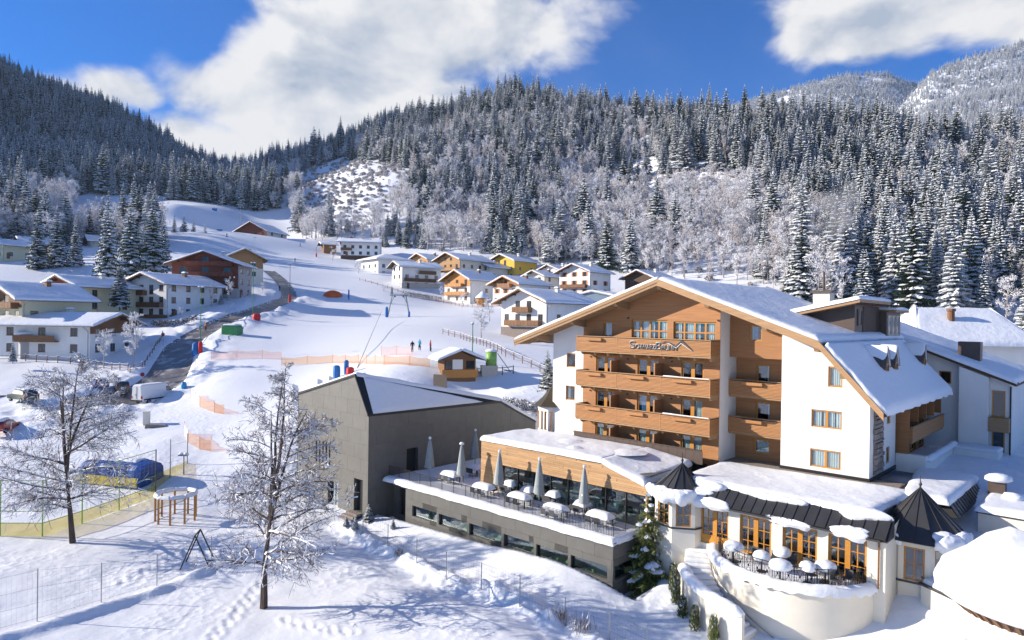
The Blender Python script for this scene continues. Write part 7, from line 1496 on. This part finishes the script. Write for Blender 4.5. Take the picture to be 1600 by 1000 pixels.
for i, (px, py, h, lb) in enumerate(((541, 823, .9, 'tiny snowed-up conifer at the grey building corner, leftmost'), (555, 828, 1.1, 'tiny conifer standing second in the row before the grey building'), (576, 815, 1.5, 'small snowy conifer nearest the pool building door'), (614, 826, .9, 'tiny snowy bush in front of the first ribbon window'))):
    p = gpt(px, py, 30, 75); put_tree(CON[i], 'dwarf_conifer', lb, 'shrub', tuple(p), h, i, 'dwarf conifers before the grey building', 2.2)
# ------------------------------------------------------------------ pergola
p = gpt(275, 812, 35, 75); pg = thing('pergola', 'round open wooden frame of brown posts with snow on its ring beam', 'pergola', tuple(p)); n = 9; Rg = 1.55; H_ = 2.05
for k in range(n):
    a, b = 2 * math.pi * k / n, 2 * math.pi * (k + 1) / n; q = MB(); q.box(Rg * math.cos(a) - .06, Rg * math.cos(a) + .06, Rg * math.sin(a) - .06, Rg * math.sin(a) + .06, -.4, H_); q.build('post', ORANGEWOOD, pg)
    q = MB(); A_, B_ = np.array([Rg * math.cos(a), Rg * math.sin(a), H_]), np.array([Rg * math.cos(b), Rg * math.sin(b), H_]); q.tube(A_ + (0, 0, .04), B_ + (0, 0, .04), .085, .085, 4); be_ = q.build('beam', ORANGEWOOD, pg); q = MB(); d_ = (B_ - A_); nn = np.array([d_[1], -d_[0], 0]) / np.linalg.norm(d_) * .14; snow_patch(q, A_ - nn + (0, 0, .1), B_ - nn + (0, 0, .1), B_ + nn + (0, 0, .1), A_ + nn + (0, 0, .1), .2, 5, 3, .12, .03, .06); q.build('beam_snow', SNOW, be_, True)
    if k in (1, 2, 4, 6):
        for zz in (.45, .9): q = MB(); q.tube(A_ * (1, 1, 0) + (0, 0, zz), B_ * (1, 1, 0) + (0, 0, zz), .025, .025, 5); q.build('rung', DARK, pg)
# ------------------------------------------------------------------ ball court with netting, blue cover behind
NETY = glass_mat('yellow_mesh', (.80, .68, .34), .05, .6); NETG = glass_mat('green_mesh', (.70, .88, .80), .05, .6)
cps = [gpt(243, 776, 40, 90), gpt(186, 797, 40, 90), gpt(128, 818, 40, 90), gpt(66, 838, 40, 90), gpt(0, 838, 40, 90)]; ct = thing('ball_court_fence', 'high netted ball court fence with yellowish lower panels', 'fence', tuple(cps[0])); ORG[ct.name] = tuple(cps[0])
for i, c in enumerate(cps): q = MB(); q.tube(c + (0, 0, -.4), c + (0, 0, 4.3), .05, .05, 6); q.build('post', PALEGREEN if i else DARK, ct)
for i, (a, b) in enumerate(zip(cps[:-1], cps[1:])):
    q = MB(); q.poly([a + (0, 0, 0), b + (0, 0, 0), b + (0, 0, 1.05), a + (0, 0, 1.05)]); q.build('lower_panel', NETY, ct)
    for f in (1.0, 1.9, 4.25): q = MB(); q.tube(a + (0, 0, f), b + (0, 0, f), .03, .03, 5); q.build('rail', PALEGREEN, ct)
    q = MB()
    for k in range(1, 9): m_ = a + (b - a) * k / 9; q.tube(m_ + (0, 0, 1.9), m_ + (0, 0, 4.25), .008, .008, 3)
    for f in np.linspace(2.2, 4.0, 6): q.tube(a + (0, 0, f), b + (0, 0, f), .008, .008, 3)
    w = q.build('net', GREYMET, ct); w['kind'] = 'stuff'
bq = gpt(236, 770, 40, 95); br = [bq + np.array([0, 3.5, 0]) * k for k in range(3)]
for i in range(2):
    q = MB(); a, b = br[i], br[i + 1]; q.poly([a, b, b + (0, 0, 1.5), a + (0, 0, 1.5)]); q.build('lower_panel', NETY, ct); q = MB(); q.tube(b + (0, 0, -.3), b + (0, 0, 4.3), .05, .05, 6); q.build('post', GREYMET, ct)
p = at(190, 757, 66); z = G(p[0], p[1]); cv = MB(); Lc, Wc, Hc = 7.0, 3.2, 1.9
GX = []
for i in range(23):
    x = -Lc / 2 + Lc * i / 22; e = min(1, min(i, 22 - i) / 2.0); row = []
    for j in range(9): t = math.pi * j / 8; row.append((x, -math.cos(t) * Wc / 2 * (1 + .03 * math.sin(i * 1.3 + j)), (Hc * math.sin(t) ** .45 * (.9 + .1 * e) * (1 + .035 * nz(i * .9, j * .8))) if j not in (0, 8) else -.3))
    GX.append(row)
cv.grid(GX); cv.poly(GX[0]); cv.poly(list(reversed(GX[-1]))); co = thing('tarpaulin_store', 'long blue tarpaulin-covered store behind the ball court', 'tarpaulin', (p[0], p[1], z), math.radians(-14)); cv.build('tarpaulin', mat('blue_tarp', (.015, .075, .30), .45, var=.15, scale=2, bump=.3, bscale=3), co); q = MB(); q.box(-3.4, 3.4, -1.95, -1.75, -.2, .6); q.build('yellow_board', mat('yellow_board', (.55, .42, .06), .6, var=.25, scale=2), co)
q = MB(); snow_patch(q, (-3.3, -.7, 1.78), (2.4, -.7, 1.78), (2.4, .9, 1.78), (-3.3, .9, 1.78), .25, 14, 6, .4, .0, .08); q.build('cover_snow', SNOW, co, True)
def lamp_post(name, label, px, py, h, d=None, heads=1, m=None, arms=.35, hoses=False):
    p = gpt(px, py) if d is None else at(px, py, d); z = min(G(p[0], p[1]), p[2] + .3) if d else p[2]; o = thing(name, label, 'lamp post', (p[0], p[1], z)); q = MB(); q.tube((0, 0, -.5), (0, 0, h), .085, .055, 8); q.build('pole', m or GREENP, o)
    for k in range(heads):
        s = (k - (heads - 1) / 2) * arms * 2; q = MB(); q.tube((0, 0, h - .1), (s, 0, h), .03, .03, 5); q.box(s - .18, s + .18, -.3, .12, h - .06, h + .08); hd = q.build('lamp_head', GREYMET, o); q = MB(); q.lathe([(.22, .08), (.24, .14), (.14, .24), (0, .26)], (s, -.08, h), 10); q.build('snow_cap', SNOW, hd, True)
    return o
lamp_post('floodlight_post', 'tall green floodlight post beside the road with red and blue padding', 313, 556, 11.5, 118, 2, GREENP, .3); lamp_post('floodlight_post', 'tall green floodlight post at the road above the white house', 395, 488, 12, 152, 2); lamp_post('floodlight_post', 'tall dark post with red padding at the head of the road', 453, 446, 10.5, 190, 2, DARK)
lamp_post('floodlight_post', 'thin floodlight post on the upper left piste edge', 261, 352, 13, 400, 1, GREYMET); lamp_post('floodlight_post', 'floodlight post with a blue box at the middle of the upper piste', 347, 336, 14, 415, 2, GREYMET); lamp_post('floodlight_post', 'slim post just above the red-brown barn', 376, 351, 14, 380, 1, GREYMET); lamp_post('floodlight_post', 'post standing in front of the red-brown barn', 398, 402, 10, 250, 2, GREYMET); lamp_post('floodlight_post', 'short post with red padding at the right piste edge', 494, 412, 7, 300, 1, DARK); lamp_post('floodlight_post', 'thin green post right behind the ski hut', 738, 563, 5.3, 97, 1)
lamp_post('path_lamp', 'low double path lamp in the snow before the ball court', 287, 741, 1.9, None, 2, GREYMET, .25)
# ------------------------------------------------------------------ ski lift and piste equipment
p = at(605, 501, 172); p2 = at(640, 500, 172); lt = thing('lift_pylon', 'grey-green portal pylon of the drag lift on the piste', 'lift pylon', (p[0], p[1], G(p[0], p[1]))); ORG[lt.name] = (p[0], p[1], G(p[0], p[1])); zt = at(605, 461, 172)[2]
A0, B0 = np.array([p[0], p[1], G(p[0], p[1]) - .3]), np.array([p2[0], p2[1], G(p2[0], p2[1]) - .3]); A1, B1 = np.array([p[0] + 1.2, p[1], zt]), np.array([p2[0] - 1.0, p2[1], zt])
LGM = mat('lift_green', (.16, .24, .24), .5, metal=.3)
for (a, b) in ((A0, A1), (B0, B1)): q = MB(); q.tube(a, b, .2, .13, 6); q.build('leg', LGM, lt)
q = MB(); q.tube(A1 + (-.6, 0, 0), B1 + (.6, 0, 0), .14, .14, 6); q.build('crossbeam', LGM, lt)
for (a, b, c) in ((A1, B1, A0), (B1, A1, B0)): q = MB(); q.tube(c * .45 + a * .55, a + (b - a) * .18, .07, .07, 5); q.build('brace', LGM, lt)
for f in (.2, .8): q = MB(); c = A1 + (B1 - A1) * f; q.tube(c + (0, -.4, -.35), c + (0, .4, -.35), .16, .16, 8); q.build('sheave', DARK, lt)
pad = MB(); pad.lathe([(.34, -.2), (.36, 1.9), (.22, 2.1), (0, 2.1)], (0, 0, 0), 10)
def padded(px, py, d, h, m, label, r=1.0, name='safety_pad'): p_ = at(px, py, d); q = MB(); q.lathe([(.36 * r, -.4), (.40 * r, h * .5), (.36 * r, h * .9), (.2 * r, h), (0, h)], (0, 0, 0), 10); return single(name, q, [m], label, 'safety pad', (p_[0], p_[1], G(p_[0], p_[1])), 0)
padded(604, 500, 171.4, 2.6, BLUE, 'blue padding at the left leg of the lift pylon'); padded(639, 499, 171.4, 1.4, BLUE, 'small blue padding at the right leg of the lift pylon', .7)
padded(313, 556, 117.2, 1.9, RED, 'red padding at the foot of the floodlight post by the road', .9); padded(306, 549, 117.6, 2.1, BLUE, 'blue padded mat behind the red padding by the road', 1.6); padded(453, 447, 189, 2.2, RED, 'red padding round the post at the head of the road', .9); padded(401, 493, 149, 1.3, RED, 'low red barrier pad beside the road', 2.2); padded(545, 457, 205, 3.0, BLUE, 'slim blue mat standing near the orange heap', .6); padded(541, 582, 96, 1.9, BLUE, 'blue padding at the foot of the lift rope mast', .9); padded(526, 583, 95, 1.7, BLUE, 'blue box-like cover left of the lift rope mast', 1.3); padded(547, 592, 92, 1.4, RED, 'red cover between the two blue covers behind the grey roof', 1.4); padded(494, 413, 299, 1.6, RED, 'red padding at the piste edge post', .9)
p = at(520, 452, 208); q = MB(); q.lathe([(2.2, -.3), (2.3, .6), (1.5, 1.5), (.5, 1.9), (0, 1.9)], (0, 0, 0), 12, sx=1.2, sy=.8, wob=.25); single('orange_cover', q, [mat('orange_cover', (.75, .13, .02), .6, var=.2)], 'bright orange covered heap lying on the piste', 'cover', (p[0], p[1], G(p[0], p[1])), .2, smooth=True)
# cable mast
a, b = at(557, 578, 97), at(596, 487, 160); q = MB(); q.tube((0, 0, 0), tuple(np.subtract(b, a)), .05, .03, 5); single('lift_rope', q, [DARK], 'thin lift rope slanting up from the blue padding to the pylon', 'rope', tuple(a))
a, b = at(314, 540, 118), at(366, 470, 160); q = MB(); q.tube((0, 0, 0), tuple(np.subtract(b, a)), .06, .06, 5); single('lift_rope', q, [GREYMET], 'pale rope slanting from the road-side floodlight post up the bank', 'rope', tuple(a))
p = at(363, 514, 133); gs = thing('green_shelter', 'small green plastic shelter with snow on its lid beside the piste', 'shelter', (p[0], p[1], G(p[0], p[1])), math.radians(-8)); q = MB(); q.prism([(-1.6, -1.1, -.3), (1.6, -1.1, -.3), (1.6, -1.1, 1.3), (1.2, -1.1, 1.75), (-1.2, -1.1, 1.75), (-1.6, -1.1, 1.3)], (0, 2.2, 0)); q.build('body', GREENP, gs); q = MB(); snow_patch(q, (-1.25, -1.1, 1.76), (1.25, -1.1, 1.76), (1.25, 1.1, 1.76), (-1.25, 1.1, 1.76), .2, 6, 6, .25, .05, .03); q.build('lid_snow', SNOW, gs, True)
# orange safety nets
NETO = glass_mat('orange_mesh', (1.0, .74, .54), .02, .8); NETP = glass_mat('pink_mesh', (1.0, .80, .74), .02, .8)
def net(label, pts, h, m=None, mw=None):
    P = [gpt(*p_) for p_ in pts]; o = thing('safety_net', label, 'safety net', tuple(P[0]), 0, 'orange safety nets on the piste'); ORG[o.name] = tuple(P[0])
    for a, b in zip(P[:-1], P[1:]):
        n = max(1, int(np.linalg.norm(b - a) / 3.0)); pts_ = []
        for k in range(n + 1): q = a + (b - a) * k / n; q[2] = G(q[0], q[1]); pts_.append(q)
        for c, e in zip(pts_[:-1], pts_[1:]):
            q = MB(); m0 = (c + e) / 2; q.poly([c + (0, 0, .03), m0 + (0, 0, .03), e + (0, 0, .03), e + (0, 0, h), m0 + (0, 0, h * .86), c + (0, 0, h)]); q.build('netting', m or NETO, o); q = MB(); q.tube(c + (0, 0, -.2), c + (0, 0, h + .15), .025, .025, 5); q.build('stake', ORANGE, o); q = MB(); q.tube(c + (0, 0, h), m0 + (0, 0, h * .86), .012, .012, 3); q.tube(m0 + (0, 0, h * .86), e + (0, 0, h), .012, .012, 3); q.build('top_cord', ORANGE, o)
net('orange net across the foot of the piste left of the ski hut', [(440, 571), (480, 569), (520, 567), (560, 568), (600, 570), (640, 571), (672, 574)], 1.25); net('pale pink net higher across the piste foot', [(330, 563), (370, 560), (410, 560), (440, 562)], 1.3, NETP); net('orange net below the snow bank beside the van', [(298, 622), (312, 636), (335, 645), (350, 648)], 1.3); net('yellow-orange net bent round the dip below the road', [(288, 678), (294, 692), (312, 702), (330, 706)], 1.3); net('short pale net above the hut on the piste foot', [(596, 556), (620, 555), (645, 556)], 1.4, NETP)
# flags
for i, (px, py, lb) in enumerate(((458, 612, 'white feather banner, leftmost of three behind the grey roof'), (496, 598, 'white feather banner, middle one of three behind the grey roof'), (514, 592, 'white feather banner, rightmost of three behind the grey roof'))):
    p = at(px, py + 8, 84); o = thing('feather_banner', lb, 'banner', (p[0], p[1], G(p[0], p[1])), .1 * i, 'white banners at the piste foot'); q = MB(); q.tube((0, 0, 0), (0, 0, 3.2), .03, .015, 5); q.build('pole', GREYMET, o); q = MB(); q.hexa([(.03, -.01, .6), (.75, -.01, .6), (.75, .01, .6), (.03, .01, .6), (.03, -.01, 3.2), (.6, -.01, 3.0), (.6, .01, 3.0), (.03, .01, 3.2)]); fl = q.build('cloth', mat('banner_cloth', (.75, .76, .78), .8), o)
    q = MB(); q.lathe([(.2, -.02), (.2, .02)], (0, 0, 0), 12); q.tube((-.3, 0, -.3), (.25, 0, .35), .04, .04, 4); q.tube((.3, 0, -.3), (-.25, 0, .35), .04, .04, 4); e_ = q.build('emblem', DARK, fl); e_.location = (.4, -.03, 1.3)
# ------------------------------------------------------------------ ski hut
p = at(717, 583, 90); hz0 = G(p[0], p[1]); sh_ = thing('ski_hut', 'small wooden ski hut with snowy gable roof and orange boards at the piste foot', 'hut', (p[0], p[1], max(hz0, p[2] - .3)), math.radians(20))
q = MB(); q.box(-2.0, 2.3, 0, 3.4, -1, 2.2); q.prism([(-2.0, 0, 2.2), (2.3, 0, 2.2), (.15, 0, 3.2)], (0, 3.4, 0)); q.build('wall', MIDWOOD, sh_); q = MB(); q.box(-2.3, 2.6, -.16, -.04, -.3, .75); q.build('front_board', ORANGEWOOD, sh_); q = MB(); q.box(-.9, .5, -.1, -.045, .8, 2.1); q.build('poster_board', mat('poster', (.75, .72, .66), .7), sh_); q = MB(); q.box(1.0, 2.1, -.1, -.045, .9, 1.9); q.build('hatch', BLACK, sh_); q = MB(); q.box(-1.8, -1.1, -.1, -.045, .9, 1.9); q.build('hatch', DGLASS, sh_)
for sg in (-1, 1):
    q = MB(); q.prism([(.15, -1.0, 3.25), (.15 + sg * 3.3, -1.0, 1.95), (.15 + sg * 3.3, -1.0, 2.1), (.15, -1.0, 3.4)], (0, 5.2, 0)); r_ = q.build('roof', DARKWOOD, sh_); q = MB(); snow_patch(q, (.15, -1.05, 3.4), (.15 + sg * 3.3, -1.05, 2.1), (.15 + sg * 3.3, 4.25, 2.1), (.15, 4.25, 3.4), .32, 8, 8, .35, .06, .05); q.build('roof_snow', SNOW, r_, True)
p = at(764, 580, 93); tk_ = thing('lift_motor_station', 'green drive housing of the drag lift beside the ski hut', 'machine', (p[0], p[1], G(p[0], p[1])), .2); q = MB(); q.box(-1.1, 1.1, -.7, .7, -.5, 1.2); q.build('base', GREYMET, tk_); q = MB(); q.tube((.3, 0, 1.2), (.3, 0, 3.1), .75, .75, 14); q.build('housing', PALEGREEN, tk_, True); q = MB(); q.lathe([(.8, 3.1), (.8, 3.25), (.4, 3.4), (0, 3.42)], (.3, 0, 0), 14); q.build('snow_cap', SNOW, tk_, True)
q = MB(); q.box(-3.3, -2.1, -.5, .5, -.5, 1.9); q.build('control_cabinet', GREYMET, tk_); q = MB(); snow_patch(q, (-3.4, -.6, 1.9), (-2.0, -.6, 1.9), (-2.0, .6, 1.9), (-3.4, .6, 1.9), .25, 5, 5, .25, .05); q.build('cabinet_snow', SNOW, tk_, True); q = MB(); q.tube((1.2, .2, 2.8), (3.2, .4, .1), .05, .05, 5); q.build('stay', DARK, tk_)
rail_fence('short dark rail fence round the lift drive', [(745, 588), (765, 586), (785, 586), (802, 584)], 1.6, 1.1, 2, DARKWOOD)
p = at(688, 594, 84); bb = thing('notice_board', 'grey-brown notice board on two posts in front of the ski hut', 'notice board', (p[0], p[1], G(p[0], p[1])), math.radians(-25)); 
for s in (-.8, .8): q = MB(); q.box(s - .05, s + .05, -.05, .05, -.5, 2.3); q.build('post', DARKWOOD, bb)
q = MB(); q.box(-.95, .95, -.08, -.02, .75, 2.4); q.build('panel', mat('board_panel', (.10, .08, .065), .7, var=.15), bb)
def sign(px, py, d, label, disc, h=2.3): p_ = at(px, py, d); o = thing('road_sign', label, 'sign', (p_[0], p_[1], G(p_[0], p_[1]))); q = MB(); q.tube((0, 0, -.3), (0, 0, h), .04, .04, 6); q.build('pole', GREYMET, o); q = MB(); q.tube((0, -.05, h - .3), (0, -.08, h - .3), .33, .33, 16); q.build('disc', disc, o)
sign(305, 578, 110, 'round blue road sign at the road verge below the floodlight post', BLUE); sign(223, 575, 104, 'round dark red-rimmed sign at the end of the wooden fence', mat('sign_red', (.25, .03, .06), .5)); sign(255, 515, 125, 'round dark sign beside the hedge of the white house', mat('sign_red', (.25, .03, .06), .5))
p = at(287, 606, 100); q = MB(); q.lathe([(.35, -.2), (.4, .5), (.3, .9), (0, 1.0)], (0, 0, 0), 10, wob=.1); single('blue_bin', q, [mat('cyan_plastic', (.03, .30, .55), .5)], 'small bright blue bin half sunk in the snow bank', 'bin', (p[0], p[1], G(p[0], p[1])), 0, smooth=True)
p = gpt(229, 663); q = MB(); q.box(-.35, .35, -.35, .35, -.4, 1.6); single('distribution_cabinet', q, [CREAM], 'pale distribution cabinet in the snow below the van', 'cabinet', tuple(p), .3)
p = gpt(243, 667); q = MB(); q.hexa([(-1.1, -.4, -.1), (1.1, -.4, -.1), (1.1, .4, -.1), (-1.1, .4, -.1), (-1.0, -.35, .35), (1.2, -.35, .2), (1.2, .35, .2), (-1.0, .35, .35)]); single('trough', q, [STONE], 'stone trough poking out of the trampled snow', 'trough', tuple(p), .2)
p = gpt(304, 888, 30, 70); sw_ = thing('swing_frame', 'dark A-shaped swing frame behind the nearer bare tree', 'swing', tuple(p), .4)
for s in (-.9, .9): q = MB(); q.tube((s, 0, 0), (0, .1, 2.2), .05, .05, 6); q.build('leg', DARK, sw_)
for s in (-.9, .9): q = MB(); q.tube((s + .3, 1.6, 0), (.3, 1.5, 2.2), .05, .05, 6); q.build('leg', DARK, sw_)
q = MB(); q.tube((0, .1, 2.2), (.3, 1.5, 2.2), .05, .05, 6); q.build('crossbar', DARK, sw_)
# hedges
def hedge(label, pts, h, w, seed, frost=.55, m=None):
    P = [gpt(*p_) for p_ in pts]; o = thing('hedge', label, 'hedge', tuple(P[0])); ORG[o.name] = tuple(P[0]); rr = random.Random(seed); q, s = MB(), MB()
    for a, b in zip(P[:-1], P[1:]):
        ln = np.linalg.norm(b - a); d = (b - a) / ln; sd = np.array([-d[1], d[0], 0])
        for k in range(int(ln * 170)):
            c = a + d * rr.uniform(0, ln) + sd * rr.gauss(0, w * .35); z = G(c[0], c[1]) if k % 60 == 0 else None; zb = a[2] + (b[2] - a[2]) * np.dot(c - a, d) / ln; hh = rr.random() ** .6 * h; c = np.array([c[0], c[1], zb + hh - .1]); t = c + np.array([rr.gauss(0, .16), rr.gauss(0, .16), rr.uniform(.05, .25)]); n = np.array([rr.gauss(0, .05), rr.gauss(0, .05), rr.gauss(0, .03)])
            (s if rr.random() < frost * (hh / h) ** 1.5 else q).poly([c - n, c + n, t])
        for k in range(int(ln * 2.2)): c = a + d * rr.uniform(0, ln) + sd * rr.gauss(0, w * .25); zb = a[2] + (b[2] - a[2]) * np.dot(c - a, d) / ln; r = rr.uniform(.12, .3); s.lathe([(r * .8, -.08), (r, 0), (r * .7, r * .45), (0, r * .6)], (c[0], c[1], zb + h * rr.uniform(.7, 1.0)), 7)
    q.build('foliage', m or mat('hedge_twig', (.07, .05, .03), .9, var=.3, col2=(.13, .09, .05)), o)['kind'] = 'stuff'; s.build('snow', SNOW, o)['kind'] = 'stuff'
hedge('brown snow-flecked hedge between the grey building and the hotel turret', [(788, 641), (815, 645), (850, 652)], 1.5, 1.2, 1); hedge('clipped dark hedge below the white three-storey house', [(238, 509), (262, 511), (285, 508), (308, 500)], 1.3, 1.0, 2, .3); hedge('dark snowy hedge under the white house with the grey basement', [(632, 462), (660, 466), (690, 471)], 1.5, 1.2, 3, .5)
# single frosted garden trees
for i, (px, py, top, d, lb) in enumerate(((208, 572, 486, 108, 'round frosted garden tree beside the road bend'), (162, 570, 512, 106, 'smaller frosted shrub-like tree left of the round one by the bungalow'), (752, 526, 474, 132, 'spreading frosted fruit tree left of the white chalet by the hotel'), (358, 470, 432, 160, 'slim frosted tree in front of the red-brown house'), (283, 498, 478, 150, 'small frosted tree beside the clipped hedge'), (262, 503, 480, 149, 'little round snowy tree in the garden of the white house'), (600, 460, 443, 225, 'snow-bent bush left of the white house with the grey basement'), (690, 466, 446, 215, 'snowy bush before the orange-wood chalet'), (555, 425, 405, 270, 'frosted tree behind the hip-roofed house'))):
    h = (py - top) / F_PX * d; p = at(px, py, d); put_tree(FRO[i % 4], 'frosted_garden_tree', lb, 'tree', (p[0], p[1], p[2] - .2), h, i * 2.1, 'frosted trees in the village gardens', 1.25 if i in (0, 2) else 1.1)
rv_ = random.Random(31)
for i, (px, py, d) in enumerate(((668, 446, 250), (742, 470, 212), (770, 452, 240), (826, 468, 212), (868, 470, 205), (935, 458, 230), (955, 462, 225), (560, 440, 255), (612, 462, 222), (722, 480, 205), (850, 452, 250), (900, 480, 190), (680, 425, 290), (760, 425, 290), (745, 462, 228), (520, 412, 290), (960, 475, 205), (885, 505, 160), (765, 505, 165), (60, 520, 135), (120, 520, 135), (20, 470, 165), (150, 500, 148), (330, 480, 165), (345, 476, 168), (410, 446, 190))):
    p = at(px, py, d); put_tree(FRO[i % 6] if i % 4 else CON[5 + i % 3], 'garden_tree', 'small snowy tree or bush between the village houses', 'tree', (p[0], p[1], G(p[0], p[1]) - .2), rv_.uniform(2.6, 6.0), i * 1.1, 'small snowy trees between the houses', 1.35)
# ------------------------------------------------------------------ people
def person_mesh(pose):
    J = {'hip': (0, 0, .92), 'chest': (.02, 0, 1.3), 'neck': (.03, 0, 1.5), 'head': (.04, 0, 1.6), 'crown': (.04, 0, 1.74), 'lk': (.06 if pose else .02, .1, .5), 'la': (-.05 if pose else 0, .12, .08), 'lt': (.13, .13, .04), 'rk': (.12, -.1, .5), 'ra': (.05, -.12, .08), 'rt': (.25, -.13, .04), 'ls': (0, .2, 1.42), 'le': (.05, .28, 1.14), 'lh': (.22, .26, .95), 'rs': (0, -.2, 1.42), 're': (-.02, -.28, 1.14), 'rh': (.12, -.27, .93)}
    R_ = {'hip': .15, 'chest': .17, 'neck': .07, 'head': .1, 'crown': .08, 'lk': .085, 'la': .06, 'lt': .05, 'rk': .085, 'ra': .06, 'rt': .05, 'ls': .08, 'le': .06, 'lh': .05, 'rs': .08, 're': .06, 'rh': .05}
    nm = list(J); me = bpy.data.meshes.new('p'); E = [('hip', 'chest'), ('chest', 'neck'), ('neck', 'head'), ('head', 'crown'), ('hip', 'lk'), ('lk', 'la'), ('la', 'lt'), ('hip', 'rk'), ('rk', 'ra'), ('ra', 'rt'), ('chest', 'ls'), ('ls', 'le'), ('le', 'lh'), ('chest', 'rs'), ('rs', 're'), ('re', 'rh')]
    me.from_pydata([J[k] for k in nm], [(nm.index(a), nm.index(b)) for a, b in E], []); o = bpy.data.objects.new('p', me); COL.objects.link(o); md = o.modifiers.new('s', 'SKIN'); o.modifiers.new('d', 'SUBSURF').levels = 1
    for i, k in enumerate(nm): me.skin_vertices[0].data[i].radius = (R_[k], R_[k])
    me.skin_vertices[0].data[0].use_root = True
    r = bpy.data.meshes.new_from_object(o.evaluated_get(bpy.context.evaluated_depsgraph_get())); bpy.data.objects.remove(o); return r
JK = {'black': mat('black_jacket', (.02, .02, .025), .8), 'blue': mat('blue_jacket', (.03, .08, .25), .8), 'red': mat('red_jacket', (.4, .04, .04), .8), 'teal': mat('teal_jacket', (.05, .35, .5), .8), 'orange': mat('orange_jacket', (.6, .2, .03), .8)}
PANTS = mat('dark_trousers', (.03, .03, .035), .85); SKIN = mat('skin', (.45, .28, .2), .7)
pms = [person_mesh(0), person_mesh(1)]
def person(px, py, d, label, jk, k=0, rz=0, skis=False):
    p_ = at(px, py, d); me = pms[k].copy(); me.materials.clear(); [me.materials.append(m_) for m_ in (JK[jk], PANTS, SKIN)]
    for pl_ in me.polygons: z = pl_.center.z; pl_.material_index = 1 if z < .88 else 2 if (z > 1.53 and z < 1.66 and pl_.center.x > .05) else 0; pl_.use_smooth = True
    o = bpy.data.objects.new('person', me); COL.objects.link(o); o.location = (p_[0], p_[1], G(p_[0], p_[1]) + .02); o.rotation_euler = (0, 0, rz); tag(o, label, 'person')
    if skis:
        q = MB(); 
        for s in (-.13, .13): q = MB(); q.box(-.8, .9, s - .05, s + .05, .0, .04); q.build('ski', DARK, o)
person(644, 571, 104, 'person in a dark jacket standing at the net by the ski hut', 'black', 1, 2.0); person(655, 572, 106, 'person in a bright teal jacket beside the dark-jacketed one', 'teal', 0, 1.0); person(354, 391, 300, 'dark skier on the piste above the red-brown house', 'black', 1, 1.2, True); person(469, 384, 315, 'skier in dark clothes below the lift track', 'black', 0, .4, True); person(461, 408, 270, 'skier in a blue jacket beside the upper road', 'blue', 1, 2.2, True); person(437, 434, 205, 'walker in black at the head of the road', 'black', 0, 1.5); person(321, 512, 138, 'walker in an orange jacket on the road verge', 'orange', 1, 1.1); person(672, 568, 103, 'person in a red jacket near the hut roof', 'red', 0, .3)
for i, (px, py, d) in enumerate(((335, 352, 395), (343, 370, 350))): p = at(px, py, d); q = MB(); q.box(-1.2, 1.2, -.5, .5, -.3, 1.1); q.box(-1.4, 1.4, -.6, .6, 1.1, 1.3); single('snow_gun', q, [BLUE], ['blue snow machine high on the piste', 'blue snow machine left of the barn'][i], 'snow machine', (p[0], p[1], G(p[0], p[1])), .2)

# ------------------------------------------------------------------ chimney steam and the air of the valley
def vol_mat(name, col, dens, noise=0):
    m = bpy.data.materials.new(name); m.use_nodes = True; t = m.node_tree; t.nodes.clear(); v = N(t, 'ShaderNodeVolumePrincipled'); v.inputs['Color'].default_value = (*col, 1); v.inputs['Density'].default_value = dens; v.inputs['Anisotropy'].default_value = .1; o = N(t, 'ShaderNodeOutputMaterial'); t.links.new(v.outputs[0], o.inputs['Volume'])
    if noise:
        tc = N(t, 'ShaderNodeTexCoord'); n = N(t, 'ShaderNodeTexNoise'); n.inputs['Scale'].default_value = noise; n.inputs['Detail'].default_value = 4; L(t, tc, n, 'Object'); mr = N(t, 'ShaderNodeMapRange'); mr.inputs[1].default_value = .45; mr.inputs[2].default_value = .7; mr.inputs[4].default_value = dens; L(t, n, mr); L(t, mr, v, 0, 'Density')
    return m
q = MB(); prof_ = [(.25, 0), (.7, 1.2), (1.3, 2.8), (2.0, 4.6), (2.3, 6.2), (1.6, 7.6), (.3, 8.2)]; q.lathe(prof_, (0, 0, 0), 14, wob=.2); q.v = [(x + .10 * z * z * .35, y, z) for x, y, z in q.v]; w = hw(1.9, 15.8, 4.4); single('chimney_steam', q, [vol_mat('steam', (.95, .95, .97), .55, .55)], 'thin white plume of steam above the hotel chimney', 'steam', w, 0, smooth=True)
q = MB(); q.box(-2700, 2700, -2700, 2700, -24.5, 760); hzb = q.build('haze', vol_mat('valley_air', (.60, .77, 1.0), .00008)); tag(hzb, 'thin blue winter haze filling the valley', None, kind='stuff')
